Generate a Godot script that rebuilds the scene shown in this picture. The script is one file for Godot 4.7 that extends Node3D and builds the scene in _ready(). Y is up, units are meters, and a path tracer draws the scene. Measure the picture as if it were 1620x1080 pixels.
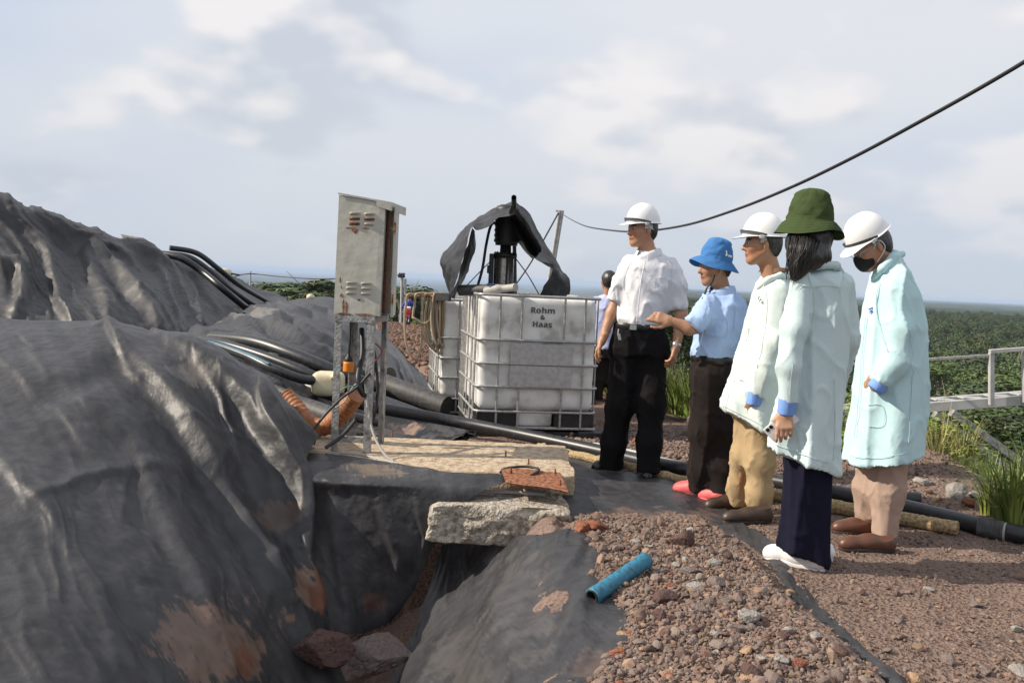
extends Node3D
# A gravel embankment beside membrane-covered mounds: six standing people, two liquid totes with a pump, a switch cabinet.

const FOCAL := 1500.0          # pixels of the 1620 x 1080 photograph
const EYE := 1.22
const PITCH := -3.72
const ROLL := 2.65
var cam_basis: Basis
var mats := {}
var taken := {}
var nz := FastNoiseLite.new()      # general smooth noise
var nr := FastNoiseLite.new()      # ridged noise
var n1 := FastNoiseLite.new()      # one octave only, for folds

# ---------------------------------------------------------------- pixels to places
func ray(u: float, v: float) -> Vector3:
	return cam_basis * Vector3((u - 810.0) / FOCAL, (540.0 - v) / FOCAL, -1.0)

func P(u: float, v: float, d: float) -> Vector3:      # the point seen at a pixel, d metres ahead
	var r := ray(u, v)
	return Vector3(0, EYE, 0) + r * (d / -r.z)

func G(u: float, v: float, y: float) -> Vector3:      # the point seen at a pixel on a level y
	var r := ray(u, v)
	return Vector3(0, EYE, 0) + r * ((y - EYE) / r.y)

# ---------------------------------------------------------------- naming
func numbered(called: String) -> String:
	if not taken.has(called):
		taken[called] = 0
		return called
	taken[called] += 1
	return "%s_%03d" % [called, taken[called]]

func tag(o: Node, label: String, category: String, group := "") -> Node:
	o.set_meta("label", label)
	o.set_meta("category", category)
	if group != "":
		o.set_meta("group", group)
	return o

func thing(called: String, at: Vector3, label: String, category: String, group := "") -> Node3D:
	var o := Node3D.new()
	o.name = numbered(called)
	add_child(o)
	o.position = at
	tag(o, label, category, group)
	return o

# ---------------------------------------------------------------- materials
func lin(r: float, g: float, b: float) -> Color:
	return Color(r, g, b).linear_to_srgb()

func noise_image(sd: int, freq: float, size: int, oct: int, kind := FastNoiseLite.TYPE_SIMPLEX_SMOOTH, ridged := false) -> Image:
	var n := FastNoiseLite.new()
	n.seed = sd
	n.noise_type = kind
	n.frequency = freq
	n.fractal_type = FastNoiseLite.FRACTAL_RIDGED if ridged else FastNoiseLite.FRACTAL_FBM
	n.fractal_octaves = oct
	var im := n.get_seamless_image(size, size, false, false, 0.15)
	im.convert(Image.FORMAT_L8)
	return im

func ramp_texture(im: Image, stops: Array) -> ImageTexture:     # stops: [place, linear colour]
	var w := im.get_width()
	var out := Image.create(w, w, false, Image.FORMAT_RGB8)
	var table: Array[Color] = []
	for i in 256:
		var t := i / 255.0
		var c: Color = stops[0][1]
		for k in range(1, stops.size()):
			var a: float = stops[k - 1][0]
			var b: float = stops[k][0]
			if t >= a:
				var ca: Color = stops[k - 1][1]
				c = ca.lerp(stops[k][1], clampf((t - a) / maxf(b - a, 0.001), 0, 1))
		table.append(c.linear_to_srgb())
	var data := im.get_data()
	for y in w:
		for x in w:
			out.set_pixel(x, y, table[data[y * w + x]])
	out.generate_mipmaps()
	return ImageTexture.create_from_image(out)

func bump_texture(im: Image, strength: float) -> ImageTexture:
	var c: Image = im.duplicate()
	c.convert(Image.FORMAT_RGBA8)
	c.bump_map_to_normal_map(strength)
	return ImageTexture.create_from_image(c)

func mat(key: String, c: Color, rough := 0.8, metal := 0.0) -> StandardMaterial3D:    # c: linear
	var m := StandardMaterial3D.new()
	m.resource_name = key
	m.albedo_color = c.linear_to_srgb()
	m.roughness = rough
	m.metallic = metal
	m.cull_mode = BaseMaterial3D.CULL_DISABLED
	mats[key] = m
	return m

func tri(m: StandardMaterial3D, scale: float, albedo: Texture2D, normal: Texture2D = null, depth := 1.0) -> StandardMaterial3D:
	m.uv1_triplanar = true
	m.uv1_world_triplanar = true
	m.uv1_scale = Vector3.ONE * scale
	if albedo:
		m.albedo_texture = albedo
	if normal:
		m.normal_enabled = true
		m.normal_texture = normal
		m.normal_scale = depth
	return m

# ---------------------------------------------------------------- mesh building
class MB:
	var v := PackedVector3Array()
	var c := PackedColorArray()
	var uv := PackedVector2Array()
	var ix := PackedInt32Array()
	var col := Color(1, 1, 1)

	func vert(p: Vector3, t := Vector2.ZERO) -> int:
		v.append(p)
		c.append(col)
		uv.append(t)
		return v.size() - 1

	func tri(a: int, b: int, d: int) -> void:
		ix.append(a)
		ix.append(b)
		ix.append(d)

	func quad(a: int, b: int, d: int, e: int) -> void:
		ix.append_array(PackedInt32Array([a, b, d, a, d, e]))

	func face(ps: Array) -> void:            # flat polygon, corners counter-clockwise seen from outside
		var k := v.size()
		for p in ps:
			vert(p)
		for i in range(1, ps.size() - 1):
			tri(k, k + i + 1, k + i)

	func box(t: Transform3D, s: Vector3, b := 0.004) -> void:   # bevelled box
		var h := s * 0.5
		b = minf(b, minf(h.x, minf(h.y, h.z)) * 0.6)
		var q := []                          # q[corner][axis]: the corner drawn in along the other axes
		for k in 8:
			var sg := Vector3(1 if k & 1 else -1, 1 if k & 2 else -1, 1 if k & 4 else -1)
			var row := []
			for ax in 3:
				var p := Vector3(h.x - b, h.y - b, h.z - b) * sg
				p[ax] = h[ax] * sg[ax]
				row.append(t * p)
			q.append(row)
		var centre := t.origin
		var put := func(ps: Array) -> void:
			var mid := Vector3.ZERO
			for p in ps:
				mid += p
			mid /= ps.size()
			var n: Vector3 = (ps[1] - ps[0]).cross(ps[2] - ps[0])
			if n.dot(mid - centre) < 0:
				ps.reverse()
			face(ps)
		for ax in 3:
			for sd in 2:
				var u := (ax + 1) % 3
				var w := (ax + 2) % 3
				var cs := []
				for k in [[0, 0], [1, 0], [1, 1], [0, 1]]:
					cs.append(q[(sd << ax) | (k[0] << u) | (k[1] << w)][ax])
				put.call(cs)
		for ax in 3:
			var u := (ax + 1) % 3
			var w := (ax + 2) % 3
			for k in [[0, 0], [1, 0], [1, 1], [0, 1]]:
				var lo: int = (k[0] << u) | (k[1] << w)
				var hi: int = lo | (1 << ax)
				put.call([q[lo][u], q[hi][u], q[hi][w], q[lo][w]])
		for k in 8:
			put.call([q[k][0], q[k][1], q[k][2]])

	func bar(a: Vector3, b: Vector3, w: float, h: float, bev := 0.003, up := Vector3.UP) -> void:   # a beam from a to b
		var z := (b - a).normalized()
		if absf(z.dot(up)) > 0.99:
			up = Vector3.FORWARD
		var x := up.cross(z).normalized()
		box(Transform3D(Basis(x, z.cross(x), z), (a + b) * 0.5), Vector3(w, h, (b - a).length()), bev)

	func grid(pts: Array, closed := false) -> int:     # rows of points joined into a smooth surface
		var k := v.size()
		var n: int = pts[0].size()
		for j in pts.size():
			var row = pts[j]
			for i in n:
				vert(row[i], Vector2(i / float(n - 1), j / float(maxi(pts.size() - 1, 1))))
		for j in pts.size() - 1:
			for i in (n if closed else n - 1):
				var i2 := (i + 1) % n
				quad(k + j * n + i, k + j * n + i2, k + (j + 1) * n + i2, k + (j + 1) * n + i)
		return k

	func tube(path: PackedVector3Array, r, sides := 10, caps := true) -> void:   # r: a number or one per point
		var n := path.size()
		var rows := []
		var side := Vector3.ZERO
		for i in n:
			var t := (path[mini(i + 1, n - 1)] - path[maxi(i - 1, 0)]).normalized()
			if i == 0:
				side = t.cross(Vector3.UP if absf(t.y) < 0.9 else Vector3.RIGHT).normalized()
			else:
				side = (side - t * side.dot(t)).normalized()
			var up := t.cross(side)
			var rr: float = r[i] if r is Array or r is PackedFloat32Array else r
			var row := PackedVector3Array()
			for s in sides:
				var a := -TAU * s / sides
				row.append(path[i] + (side * cos(a) + up * sin(a)) * rr)
			rows.append(row)
		grid(rows, true)
		if caps:
			for e in 2:
				var row: PackedVector3Array = rows[0 if e == 0 else n - 1]
				var k := v.size()
				for p in row:
					vert(p)
				for s in range(1, sides - 1):
					if e == 0:
						tri(k, k + s + 1, k + s)
					else:
						tri(k, k + s, k + s + 1)

	func lathe(base: Transform3D, prof: Array, seg := 24) -> void:    # prof: [radius, height]
		var rows := []
		for q in prof:
			var row := PackedVector3Array()
			for s in seg:
				var a := TAU * s / seg
				row.append(base * Vector3(cos(a) * q[0], q[1], sin(a) * q[0]))
			rows.append(row)
		grid(rows, true)

	func normals() -> PackedVector3Array:
		var n := PackedVector3Array()
		n.resize(v.size())
		for i in range(0, ix.size(), 3):
			var a := ix[i]
			var b := ix[i + 1]
			var d := ix[i + 2]
			var f := (v[d] - v[a]).cross(v[b] - v[a])
			n[a] += f
			n[b] += f
			n[d] += f
		for i in n.size():
			n[i] = n[i].normalized() if n[i].length_squared() > 1e-20 else Vector3.UP
		return n

	func shape(colours := false, use_uv := false) -> ArrayMesh:
		var arr := []
		arr.resize(Mesh.ARRAY_MAX)
		arr[Mesh.ARRAY_VERTEX] = v
		arr[Mesh.ARRAY_NORMAL] = normals()
		arr[Mesh.ARRAY_INDEX] = ix
		if colours:
			arr[Mesh.ARRAY_COLOR] = c
		if use_uv:
			arr[Mesh.ARRAY_TEX_UV] = uv
		var m := ArrayMesh.new()
		m.add_surface_from_arrays(Mesh.PRIMITIVE_TRIANGLES, arr)
		return m

func node(called: String, shape: Mesh, m: Material, parent: Node) -> MeshInstance3D:
	var o := MeshInstance3D.new()
	o.name = numbered(called) if parent == self else called
	o.mesh = shape
	o.material_override = m
	parent.add_child(o, true)
	return o

func part(called: String, b: MB, m: Material, parent: Node, colours := false, at := Vector3.ZERO) -> MeshInstance3D:
	if at != Vector3.ZERO:                       # built in world places, hung under a node that stands at `at`
		for i in b.v.size():
			b.v[i] -= at
	return node(called, b.shape(colours), m, parent)

func smooth_path(ps: Array, per := 8) -> PackedVector3Array:
	var out := PackedVector3Array()
	for i in ps.size() - 1:
		var a: Vector3 = ps[maxi(i - 1, 0)]
		var b: Vector3 = ps[i]
		var c: Vector3 = ps[i + 1]
		var d: Vector3 = ps[mini(i + 2, ps.size() - 1)]
		for k in per:
			out.append(b.cubic_interpolate(c, a, d, k / float(per)))
	out.append(ps[ps.size() - 1])
	return out

# ---------------------------------------------------------------- smooth bodies from joints
class Field:
	var pr := []
	var cuts := []
	var n_amp := 0.0
	var creased := false
	var noise: FastNoiseLite
	var n_scale := Vector3.ONE
	var n_amp2 := 0.0
	var n_scale2 := Vector3.ONE

	func cone(a: Vector3, b: Vector3, r1: float, r2: float, k := 0.02) -> void:
		var ba := b - a
		pr.append([0, a, ba, r1, r2 - r1, 1.0 / maxf(ba.length_squared(), 1e-9), k, (a + b) * 0.5, ba.length() * 0.5 + maxf(r1, r2)])

	func chain(ps: Array, rs: Array, k := 0.02, hem := false) -> void:       # hem: the last end is cut flat
		for i in ps.size() - 1:
			cone(ps[i], ps[i + 1], rs[i], rs[i + 1], k)
		if hem:
			var q: Array = pr[pr.size() - 1]
			var ba: Vector3 = q[2]
			q[0] = 3
			q.append(ba.normalized())
			q.append(ba.length())

	func ell(at: Vector3, r: Vector3, k := 0.02, bs := Basis.IDENTITY) -> void:
		pr.append([1, at, bs.inverse(), r, minf(r.x, minf(r.y, r.z)), 0.0, k, at, maxf(r.x, maxf(r.y, r.z))])

	func stack(rows: Array, k := 0.03, turn := 0.0, pleat := 0.0, pleats := 7.0) -> void:   # rows [y, x, z, rx, rz] from the top down
		var lo: float = rows[rows.size() - 1][0]
		var hi: float = rows[0][0]
		var wide := 0.0
		var m := Vector3.ZERO
		for r in rows:
			wide = maxf(wide, maxf(r[3], r[4]))
			m += Vector3(r[1], 0, r[2]) / rows.size()
		m.y = (lo + hi) * 0.5
		pr.append([2, rows, lo, hi, Vector2(cos(turn), sin(turn)), Vector2(pleat, pleats), k, m, (hi - lo) * 0.5 + wide + 0.15])

	func cut(at: Vector3, n: Vector3) -> void:         # keep what lies against n
		cuts.append([n.normalized(), n.normalized().dot(at)])

	func ev(p: Vector3, list: Array) -> float:
		var f := 10.0
		for q in list:
			var dd := 0.0
			var t: int = q[0]
			if t == 0 or t == 3:
				var pa: Vector3 = p - q[1]
				var ba: Vector3 = q[2]
				var h := clampf(pa.dot(ba) * q[5], 0.0, 1.0)
				dd = (pa - ba * h).length() - (q[3] + q[4] * h)
				if t == 3:
					dd = maxf(dd, pa.dot(q[9]) - q[10])
			elif t == 1:
				var bi: Basis = q[2]
				var l: Vector3 = bi * (p - q[1])
				dd = ((l / q[3]).length() - 1.0) * q[4]
			else:
				var rows: Array = q[1]
				var lo: float = q[2]
				var hi: float = q[3]
				var y := clampf(p.y, lo, hi)
				var j := 0
				while j < rows.size() - 2 and y < rows[j + 1][0]:
					j += 1
				var a: Array = rows[j]
				var b: Array = rows[j + 1]
				var s: float = (a[0] - y) / (a[0] - b[0])
				var s2 := s * s * (3.0 - 2.0 * s) * 0.5 + s * 0.5
				var x: float = p.x - lerpf(a[1], b[1], s2)
				var z: float = p.z - lerpf(a[2], b[2], s2)
				var rx: float = lerpf(a[3], b[3], s2)
				var rz: float = lerpf(a[4], b[4], s2)
				var cs: Vector2 = q[4]
				var xx := x * cs.x + z * cs.y
				var zz := -x * cs.y + z * cs.x
				var e := sqrt(xx * xx / (rx * rx) + zz * zz / (rz * rz))
				dd = (e - 1.0) * minf(rx, rz)
				var pl: Vector2 = q[5]
				if pl.x > 0.0:
					var g := (hi - y) / (hi - lo)
					dd += pl.x * g * g * sin(atan2(zz, xx) * pl.y + y * 2.0)
				var out := absf(p.y - y)
				if out > 0.0:
					dd = sqrt(maxf(dd, 0.0) * maxf(dd, 0.0) + out * out) if dd > 0.0 else out
			var kk: float = q[6]
			if kk > 0.0:
				var w := maxf(kk - absf(f - dd), 0.0) / kk
				f = minf(f, dd) - w * w * kk * 0.25
			else:
				f = minf(f, dd)
		for cu in cuts:
			f = maxf(f, p.dot(cu[0]) - cu[1])
		return f

	func mesh_into(mb: MB, cell: float, xf := Transform3D.IDENTITY, paint = null) -> void:
		# follow the surface from cell to cell, starting beside every joint
		var lo := Vector3.ONE * 1e9
		var hi := -lo
		for q in pr:
			var m: Vector3 = q[7]
			var r: float = q[8]
			lo = lo.min(m - Vector3.ONE * r)
			hi = hi.max(m + Vector3.ONE * r)
		lo -= Vector3.ONE * cell * 3.0
		var nx := int((hi.x - lo.x) / cell) + 7
		var ny := int((hi.y - lo.y) / cell) + 7
		var nzz := int((hi.z - lo.z) / cell) + 7
		var total := nx * ny * nzz
		var val := PackedFloat32Array()
		val.resize(total)
		val.fill(1e9)
		var vid := PackedInt32Array()
		vid.resize(total)
		vid.fill(-2)                     # -2 not visited, -1 no surface
		var sx := 1
		var sy := nx
		var sz := nx * ny
		var offs := PackedInt32Array([0, sx, sy, sx + sy, sz, sz + sx, sz + sy, sz + sx + sy])
		var e0s := PackedInt32Array([0, 2, 4, 6, 0, 1, 4, 5, 0, 1, 2, 3])
		var e1s := PackedInt32Array([1, 3, 5, 7, 2, 3, 6, 7, 4, 5, 6, 7])
		var corner: Array[Vector3] = []
		for w in 8:
			corner.append(Vector3(w & 1, (w >> 1) & 1, w >> 2))
		var B := 5
		var lists := {}
		var rad := cell * B * 0.87
		var queue := PackedInt32Array()
		for q in pr:
			var starts: Array[Vector3] = []
			if q[0] == 2:
				for r in q[1]:
					starts.append(Vector3(r[1], r[0], r[2]))
				for k in q[1].size() - 1:
					var r0: Array = q[1][k]
					var r1: Array = q[1][k + 1]
					starts.append(Vector3(r0[1] + r1[1], r0[0] + r1[0], r0[2] + r1[2]) * 0.5)
			elif q[0] == 1:
				starts.append(q[1])
			else:
				for t in [0.02, 0.5, 0.98]:
					starts.append(q[1] + q[2] * t)
			for s in starts:
				for dr in [Vector3.RIGHT, Vector3.BACK, Vector3.UP, Vector3.LEFT]:
					var p := s
					if ev(p, pr) >= 0.0:
						break
					for step in 400:
						var p2: Vector3 = p + dr * cell
						if ev(p2, pr) >= 0.0:
							for e in 2:
								var g := ((p2 if e else p) - lo) / cell
								queue.append((int(g.z) * ny + int(g.y)) * nx + int(g.x))
							break
						p = p2
		var first := mb.v.size()
		var cells := PackedInt32Array()
		var steps := PackedInt32Array([sx, -sx, sy, -sy, sz, -sz])
		var head := 0
		var fv := PackedFloat32Array()
		fv.resize(8)
		while head < queue.size():
			var at := queue[head]
			head += 1
			if at < 0 or at >= total or vid[at] != -2:
				continue
			var cz := at / sz
			var cy := (at % sz) / sy
			var cx := at % sy
			if cx >= nx - 1 or cy >= ny - 1 or cz >= nzz - 1:
				vid[at] = -1
				continue
			var mask := 0
			for w in 8:
				var id := at + offs[w]
				var f := val[id]
				if f > 1e8:
					var c: Vector3 = corner[w]
					var gx := cx + int(c.x)
					var gy := cy + int(c.y)
					var gz := cz + int(c.z)
					var bk := ((gz / B) * 1024 + gy / B) * 1024 + gx / B
					var list: Array
					if lists.has(bk):
						list = lists[bk]
					else:
						var ce := lo + (Vector3(gx / B, gy / B, gz / B) + Vector3.ONE * 0.5) * (cell * B)
						list = []
						for q in pr:
							var m: Vector3 = q[7]
							if ce.distance_to(m) - q[8] < rad * 1.3 + q[6]:
								list.append(q)
						lists[bk] = list
					f = ev(lo + Vector3(gx, gy, gz) * cell, list)
					val[id] = f
				fv[w] = f
				if f < 0.0:
					mask |= 1 << w
			if mask == 0 or mask == 255:
				vid[at] = -1
				continue
			var sum := Vector3.ZERO
			var cnt := 0
			for e in 12:
				var a := e0s[e]
				var b := e1s[e]
				if ((mask >> a) & 1) != ((mask >> b) & 1):
					sum += corner[a].lerp(corner[b], fv[a] / (fv[a] - fv[b]))
					cnt += 1
			vid[at] = mb.vert(lo + (Vector3(cx, cy, cz) + sum / cnt) * cell)
			cells.append(at)
			for st in steps:
				queue.append(at + st)
		for at in cells:
			var f0 := val[at]
			for ax in 3:
				var st: int = sx if ax == 0 else (sy if ax == 1 else sz)
				var f1 := val[at + st]
				if (f0 < 0.0) == (f1 < 0.0):
					continue
				var su: int = sy if ax == 0 else (sz if ax == 1 else sx)
				var sv: int = sz if ax == 0 else (sx if ax == 1 else sy)
				if at - su - sv < 0:
					continue
				var q0 := vid[at]
				var q1 := vid[at - su]
				var q2 := vid[at - su - sv]
				var q3 := vid[at - sv]
				if q0 < 0 or q1 < 0 or q2 < 0 or q3 < 0:
					continue
				if f0 < 0.0:
					mb.quad(q0, q3, q2, q1)
				else:
					mb.quad(q0, q1, q2, q3)
		if n_amp > 0.0 or n_amp2 > 0.0:
			var nn := mb.normals()
			for i in range(first, mb.v.size()):
				var p := mb.v[i]
				if creased:               # pinched folds: long ones, and slanting ones
					var a := 1.0 - absf(noise.get_noise_3dv(p * n_scale))
					var b := 1.0 - absf(noise.get_noise_3d(p.x * n_scale2.x + p.y * n_scale2.y, p.y * n_scale2.y * 0.35 - p.x * n_scale2.x * 0.5, p.z * n_scale2.z))
					mb.v[i] = p + nn[i] * ((pow(a, 5.0) - 0.35) * n_amp + (pow(b, 8.0) - 0.2) * n_amp2)
				else:
					mb.v[i] = p + nn[i] * (noise.get_noise_3dv(p * n_scale) * n_amp + noise.get_noise_3dv(p * n_scale2 + Vector3(31, 7, 3)) * n_amp2)
		for i in range(first, mb.v.size()):
			if paint != null:
				mb.c[i] = paint.call(mb.v[i])
			mb.v[i] = xf * mb.v[i]

# ---------------------------------------------------------------- camera, sky, sun
func make_view() -> void:
	cam_basis = Basis.from_euler(Vector3(deg_to_rad(PITCH), 0, 0)) * Basis(Vector3.BACK, deg_to_rad(ROLL))
	var cam := Camera3D.new()
	cam.name = "camera"
	add_child(cam)
	cam.transform = Transform3D(cam_basis, Vector3(0, EYE, 0))
	cam.fov = rad_to_deg(2.0 * atan(540.0 / FOCAL))
	cam.near = 0.05
	cam.far = 90000.0
	cam.current = true
	var env := Environment.new()
	env.background_mode = Environment.BG_SKY
	env.tonemap_mode = Environment.TONE_MAPPER_LINEAR
	env.tonemap_exposure = 1.36
	env.sdfgi_enabled = true
	env.ssao_enabled = true
	env.ssil_enabled = true
	env.fog_enabled = true
	env.fog_density = 0.00016
	env.fog_light_color = Color(0.78, 0.86, 0.97)
	var sky := Sky.new()
	var pm := PanoramaSkyMaterial.new()
	pm.panorama = sky_picture()
	pm.energy_multiplier = 0.74
	sky.sky_material = pm
	env.sky = sky
	var we := WorldEnvironment.new()
	we.name = "world"
	we.environment = env
	add_child(we)
	var sun := DirectionalLight3D.new()
	sun.name = "sun"
	sun.light_energy = 1.45
	sun.light_color = Color(1.0, 0.955, 0.885)
	sun.light_angular_distance = 0.55
	sun.shadow_enabled = true
	add_child(sun)
	sun.look_at_from_position(Vector3.ZERO, Vector3(1.0, -0.72, -0.07))

func sky_picture() -> ImageTexture:
	var w := 2048
	var h := 1024
	var im := Image.create(w, h, false, Image.FORMAT_RGBF)
	var big := FastNoiseLite.new()
	big.seed = 101
	big.noise_type = FastNoiseLite.TYPE_SIMPLEX_SMOOTH
	big.frequency = 0.85
	big.fractal_octaves = 7
	big.fractal_gain = 0.5
	var soft := FastNoiseLite.new()
	soft.seed = 5
	soft.noise_type = FastNoiseLite.TYPE_SIMPLEX_SMOOTH
	soft.frequency = 0.4
	soft.fractal_octaves = 4
	im.fill(Color(0.5, 0.53, 0.58))
	for y in h / 2:
		var up := (0.5 - (y + 0.5) / h) * PI
		var cu := cos(up)
		var su := sin(up)
		var air := exp(-su * 6.0)                            # thick air towards the horizon
		for x in w:
			var az := (x + 0.5) / w * TAU
			var dr := Vector3(sin(az) * cu, su, -cos(az) * cu)
			var q := Vector3(dr.x, 0.0, dr.z) / (su + 0.30) * 1.5      # a layer of cloud overhead
			q.y = su * 2.2                                   # heaped clouds stand up
			var veil := soft.get_noise_3dv(q + Vector3(3, 0, 8)) * 0.5 + 0.5
			var n := big.get_noise_3dv(q)
			var puff := smoothstep(-0.1, 0.24, n)
			var lit := clampf((n - big.get_noise_3dv(q + Vector3(-0.14, 0.17, -0.02))) * 3.4 + 0.40, 0, 1)
			var c := Color(0.62, 0.70, 0.84).lerp(Color(0.80, 0.82, 0.865), smoothstep(0.3, 0.65, veil))
			c = c.lerp(Color(0.58, 0.625, 0.71).lerp(Color(1.06, 0.99, 0.95), lit), puff * 0.75)
			c = c.lerp(Color(0.57, 0.625, 0.70), air * 0.9)
			im.set_pixel(x, y, c)
	return ImageTexture.create_from_image(im)

# ---------------------------------------------------------------- materials
func make_materials() -> void:
	nz.seed = 3
	nz.noise_type = FastNoiseLite.TYPE_SIMPLEX_SMOOTH
	nz.frequency = 1.0
	nz.fractal_octaves = 3
	nr.seed = 9
	nr.noise_type = FastNoiseLite.TYPE_SIMPLEX_SMOOTH
	nr.fractal_type = FastNoiseLite.FRACTAL_RIDGED
	nr.frequency = 1.0
	nr.fractal_octaves = 3
	n1.seed = 21
	n1.noise_type = FastNoiseLite.TYPE_SIMPLEX_SMOOTH
	n1.frequency = 1.0
	n1.fractal_type = FastNoiseLite.FRACTAL_NONE
	var fine := noise_image(1, 0.03, 256, 5)
	var grit := noise_image(2, 0.09, 256, 4)
	var blot := noise_image(4, 0.012, 256, 5)
	var cells := noise_image(6, 0.08, 256, 2, FastNoiseLite.TYPE_CELLULAR)
	var weave := noise_image(7, 0.2, 256, 2)
	var fine_n := bump_texture(fine, 6.0)
	var grit_n := bump_texture(grit, 8.0)
	var cell_n := bump_texture(cells, 8.0)
	var weave_n := bump_texture(weave, 4.0)
	var crease_n := bump_texture(noise_image(14, 0.009, 512, 2, FastNoiseLite.TYPE_SIMPLEX_SMOOTH, true), 10.0)
	var grey := ramp_texture(blot, [[0.2, Color(0.72, 0.72, 0.72)], [0.8, Color(1, 1, 1)]])
	var plain := ramp_texture(weave, [[0.2, Color(0.95, 0.95, 0.95)], [0.8, Color(1, 1, 1)]])
	var dust := ramp_texture(fine, [[0.25, Color(0.66, 0.65, 0.66)], [0.55, Color(0.92, 0.9, 0.89)], [0.8, Color(1, 0.98, 0.95)]])
	# membrane
	var m := tri(mat("membrane", Color(1, 1, 1), 0.48), 1.1, dust, fine_n, 0.35)
	m.vertex_color_use_as_albedo = true
	m.metallic_specular = 0.4
	m = tri(mat("membrane_far", Color(1, 1, 1), 0.52), 0.6, dust, fine_n, 0.3)
	m.vertex_color_use_as_albedo = true
	m.metallic_specular = 0.4
	# ground
	var soil := ramp_texture(grit, [[0.15, Color(0.55, 0.5, 0.48)], [0.5, Color(0.85, 0.83, 0.82)], [0.85, Color(1.0, 1.0, 1.0)]])
	m = tri(mat("soil", Color(1, 1, 1), 0.95), 1.6, soil, grit_n, 1.0)
	m.metallic_specular = 0.2
	m.vertex_color_use_as_albedo = true
	var st := ramp_texture(fine, [[0.2, Color(0.6, 0.58, 0.57)], [0.7, Color(1, 1, 1)]])
	m = tri(mat("stone", Color(1, 1, 1), 0.92), 5.0, st, grit_n, 0.9)
	m.vertex_color_use_as_albedo = true
	m.metallic_specular = 0.25
	m = mat("pebble", Color(1, 1, 1), 0.95)
	m.metallic_specular = 0.25
	m.vertex_color_use_as_albedo = true
	# concrete, rust, steel, plastics
	tri(mat("concrete", Color(1, 1, 1), 0.92), 1.8, ramp_texture(fine, [[0.2, Color(0.24, 0.175, 0.115)], [0.45, Color(0.40, 0.305, 0.21)], [0.75, Color(0.47, 0.385, 0.285)]]), grit_n, 0.35)
	tri(mat("broken_concrete", Color(1, 1, 1), 0.95), 3.0, ramp_texture(fine, [[0.2, Color(0.16, 0.13, 0.10)], [0.5, Color(0.36, 0.31, 0.25)], [0.8, Color(0.48, 0.45, 0.40)]]), cell_n, 0.9)
	tri(mat("rust", Color(1, 1, 1), 0.85), 4.0, ramp_texture(fine, [[0.2, Color(0.06, 0.025, 0.015)], [0.5, Color(0.25, 0.09, 0.04)], [0.8, Color(0.36, 0.15, 0.07)]]), grit_n, 0.5)
	tri(mat("cabinet_paint", Color(1, 1, 1), 0.5), 1.3, ramp_texture(blot, [[0.2, Color(0.40, 0.385, 0.33)], [0.7, Color(0.47, 0.455, 0.405)]]), fine_n, 0.12)
	tri(mat("grey_steel", Color(1, 1, 1), 0.55, 0.2), 2.0, ramp_texture(fine, [[0.2, Color(0.17, 0.165, 0.16)], [0.45, Color(0.29, 0.285, 0.28)], [0.8, Color(0.36, 0.36, 0.36)]]), grit_n, 0.2)
	tri(mat("galvanised", Color(1, 1, 1), 0.45, 0.35), 3.0, ramp_texture(fine, [[0.2, Color(0.26, 0.255, 0.25)], [0.7, Color(0.42, 0.415, 0.41)]]), grit_n, 0.1)
	tri(mat("placard_grey", Color(1, 1, 1), 0.7, 0.1), 2.2, ramp_texture(fine, [[0.2, Color(0.34, 0.335, 0.33)], [0.7, Color(0.44, 0.435, 0.43)]]))
	tri(mat("pale_steel", Color(1, 1, 1), 0.6, 0.1), 1.2, ramp_texture(blot, [[0.2, Color(0.30, 0.295, 0.29)], [0.7, Color(0.44, 0.435, 0.43)]]))
	tri(mat("tote_plastic", Color(1, 1, 1), 0.38), 1.4, ramp_texture(blot, [[0.18, Color(0.36, 0.35, 0.32)], [0.42, Color(0.58, 0.58, 0.56)], [0.8, Color(0.72, 0.72, 0.71)]]), fine_n, 0.06)
	tri(mat("black_plastic", Color(1, 1, 1), 0.42), 2.0, ramp_texture(blot, [[0.2, Color(0.010, 0.010, 0.011)], [0.8, Color(0.026, 0.026, 0.028)]]))
	tri(mat("pipe_black", Color(1, 1, 1), 0.38), 2.5, ramp_texture(fine, [[0.3, Color(0.014, 0.015, 0.018)], [0.8, Color(0.035, 0.036, 0.04)]]))
	tri(mat("pipe_dusty", Color(1, 1, 1), 0.6), 2.5, ramp_texture(fine, [[0.3, Color(0.035, 0.034, 0.036)], [0.8, Color(0.085, 0.08, 0.08)]]))
	tri(mat("blue_pipe", Color(1, 1, 1), 0.5), 5.0, ramp_texture(fine, [[0.24, Color(0.035, 0.05, 0.05)], [0.42, Color(0.02, 0.15, 0.24)], [0.8, Color(0.02, 0.20, 0.33)]]), grit_n, 0.2)
	tri(mat("orange_duct", Color(1, 1, 1), 0.6), 3.0, ramp_texture(fine, [[0.2, Color(0.20, 0.075, 0.03)], [0.7, Color(0.38, 0.15, 0.06)]]))
	mat("orange_plastic", Color(0.72, 0.22, 0.02), 0.4)
	tri(mat("cream_plastic", Color(1, 1, 1), 0.5), 2.0, ramp_texture(blot, [[0.2, Color(0.50, 0.45, 0.29)], [0.7, Color(0.62, 0.57, 0.40)]]))
	tri(mat("bark", Color(1, 1, 1), 0.85), 6.0, ramp_texture(fine, [[0.2, Color(0.10, 0.065, 0.03)], [0.5, Color(0.38, 0.27, 0.14)], [0.8, Color(0.50, 0.39, 0.22)]]), cell_n, 0.8)
	tri(mat("trunk", Color(1, 1, 1), 0.9), 3.0, ramp_texture(fine, [[0.2, Color(0.08, 0.06, 0.045)], [0.8, Color(0.24, 0.21, 0.17)]]))
	mat("hose_beige", Color(0.34, 0.27, 0.19), 0.6)
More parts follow.
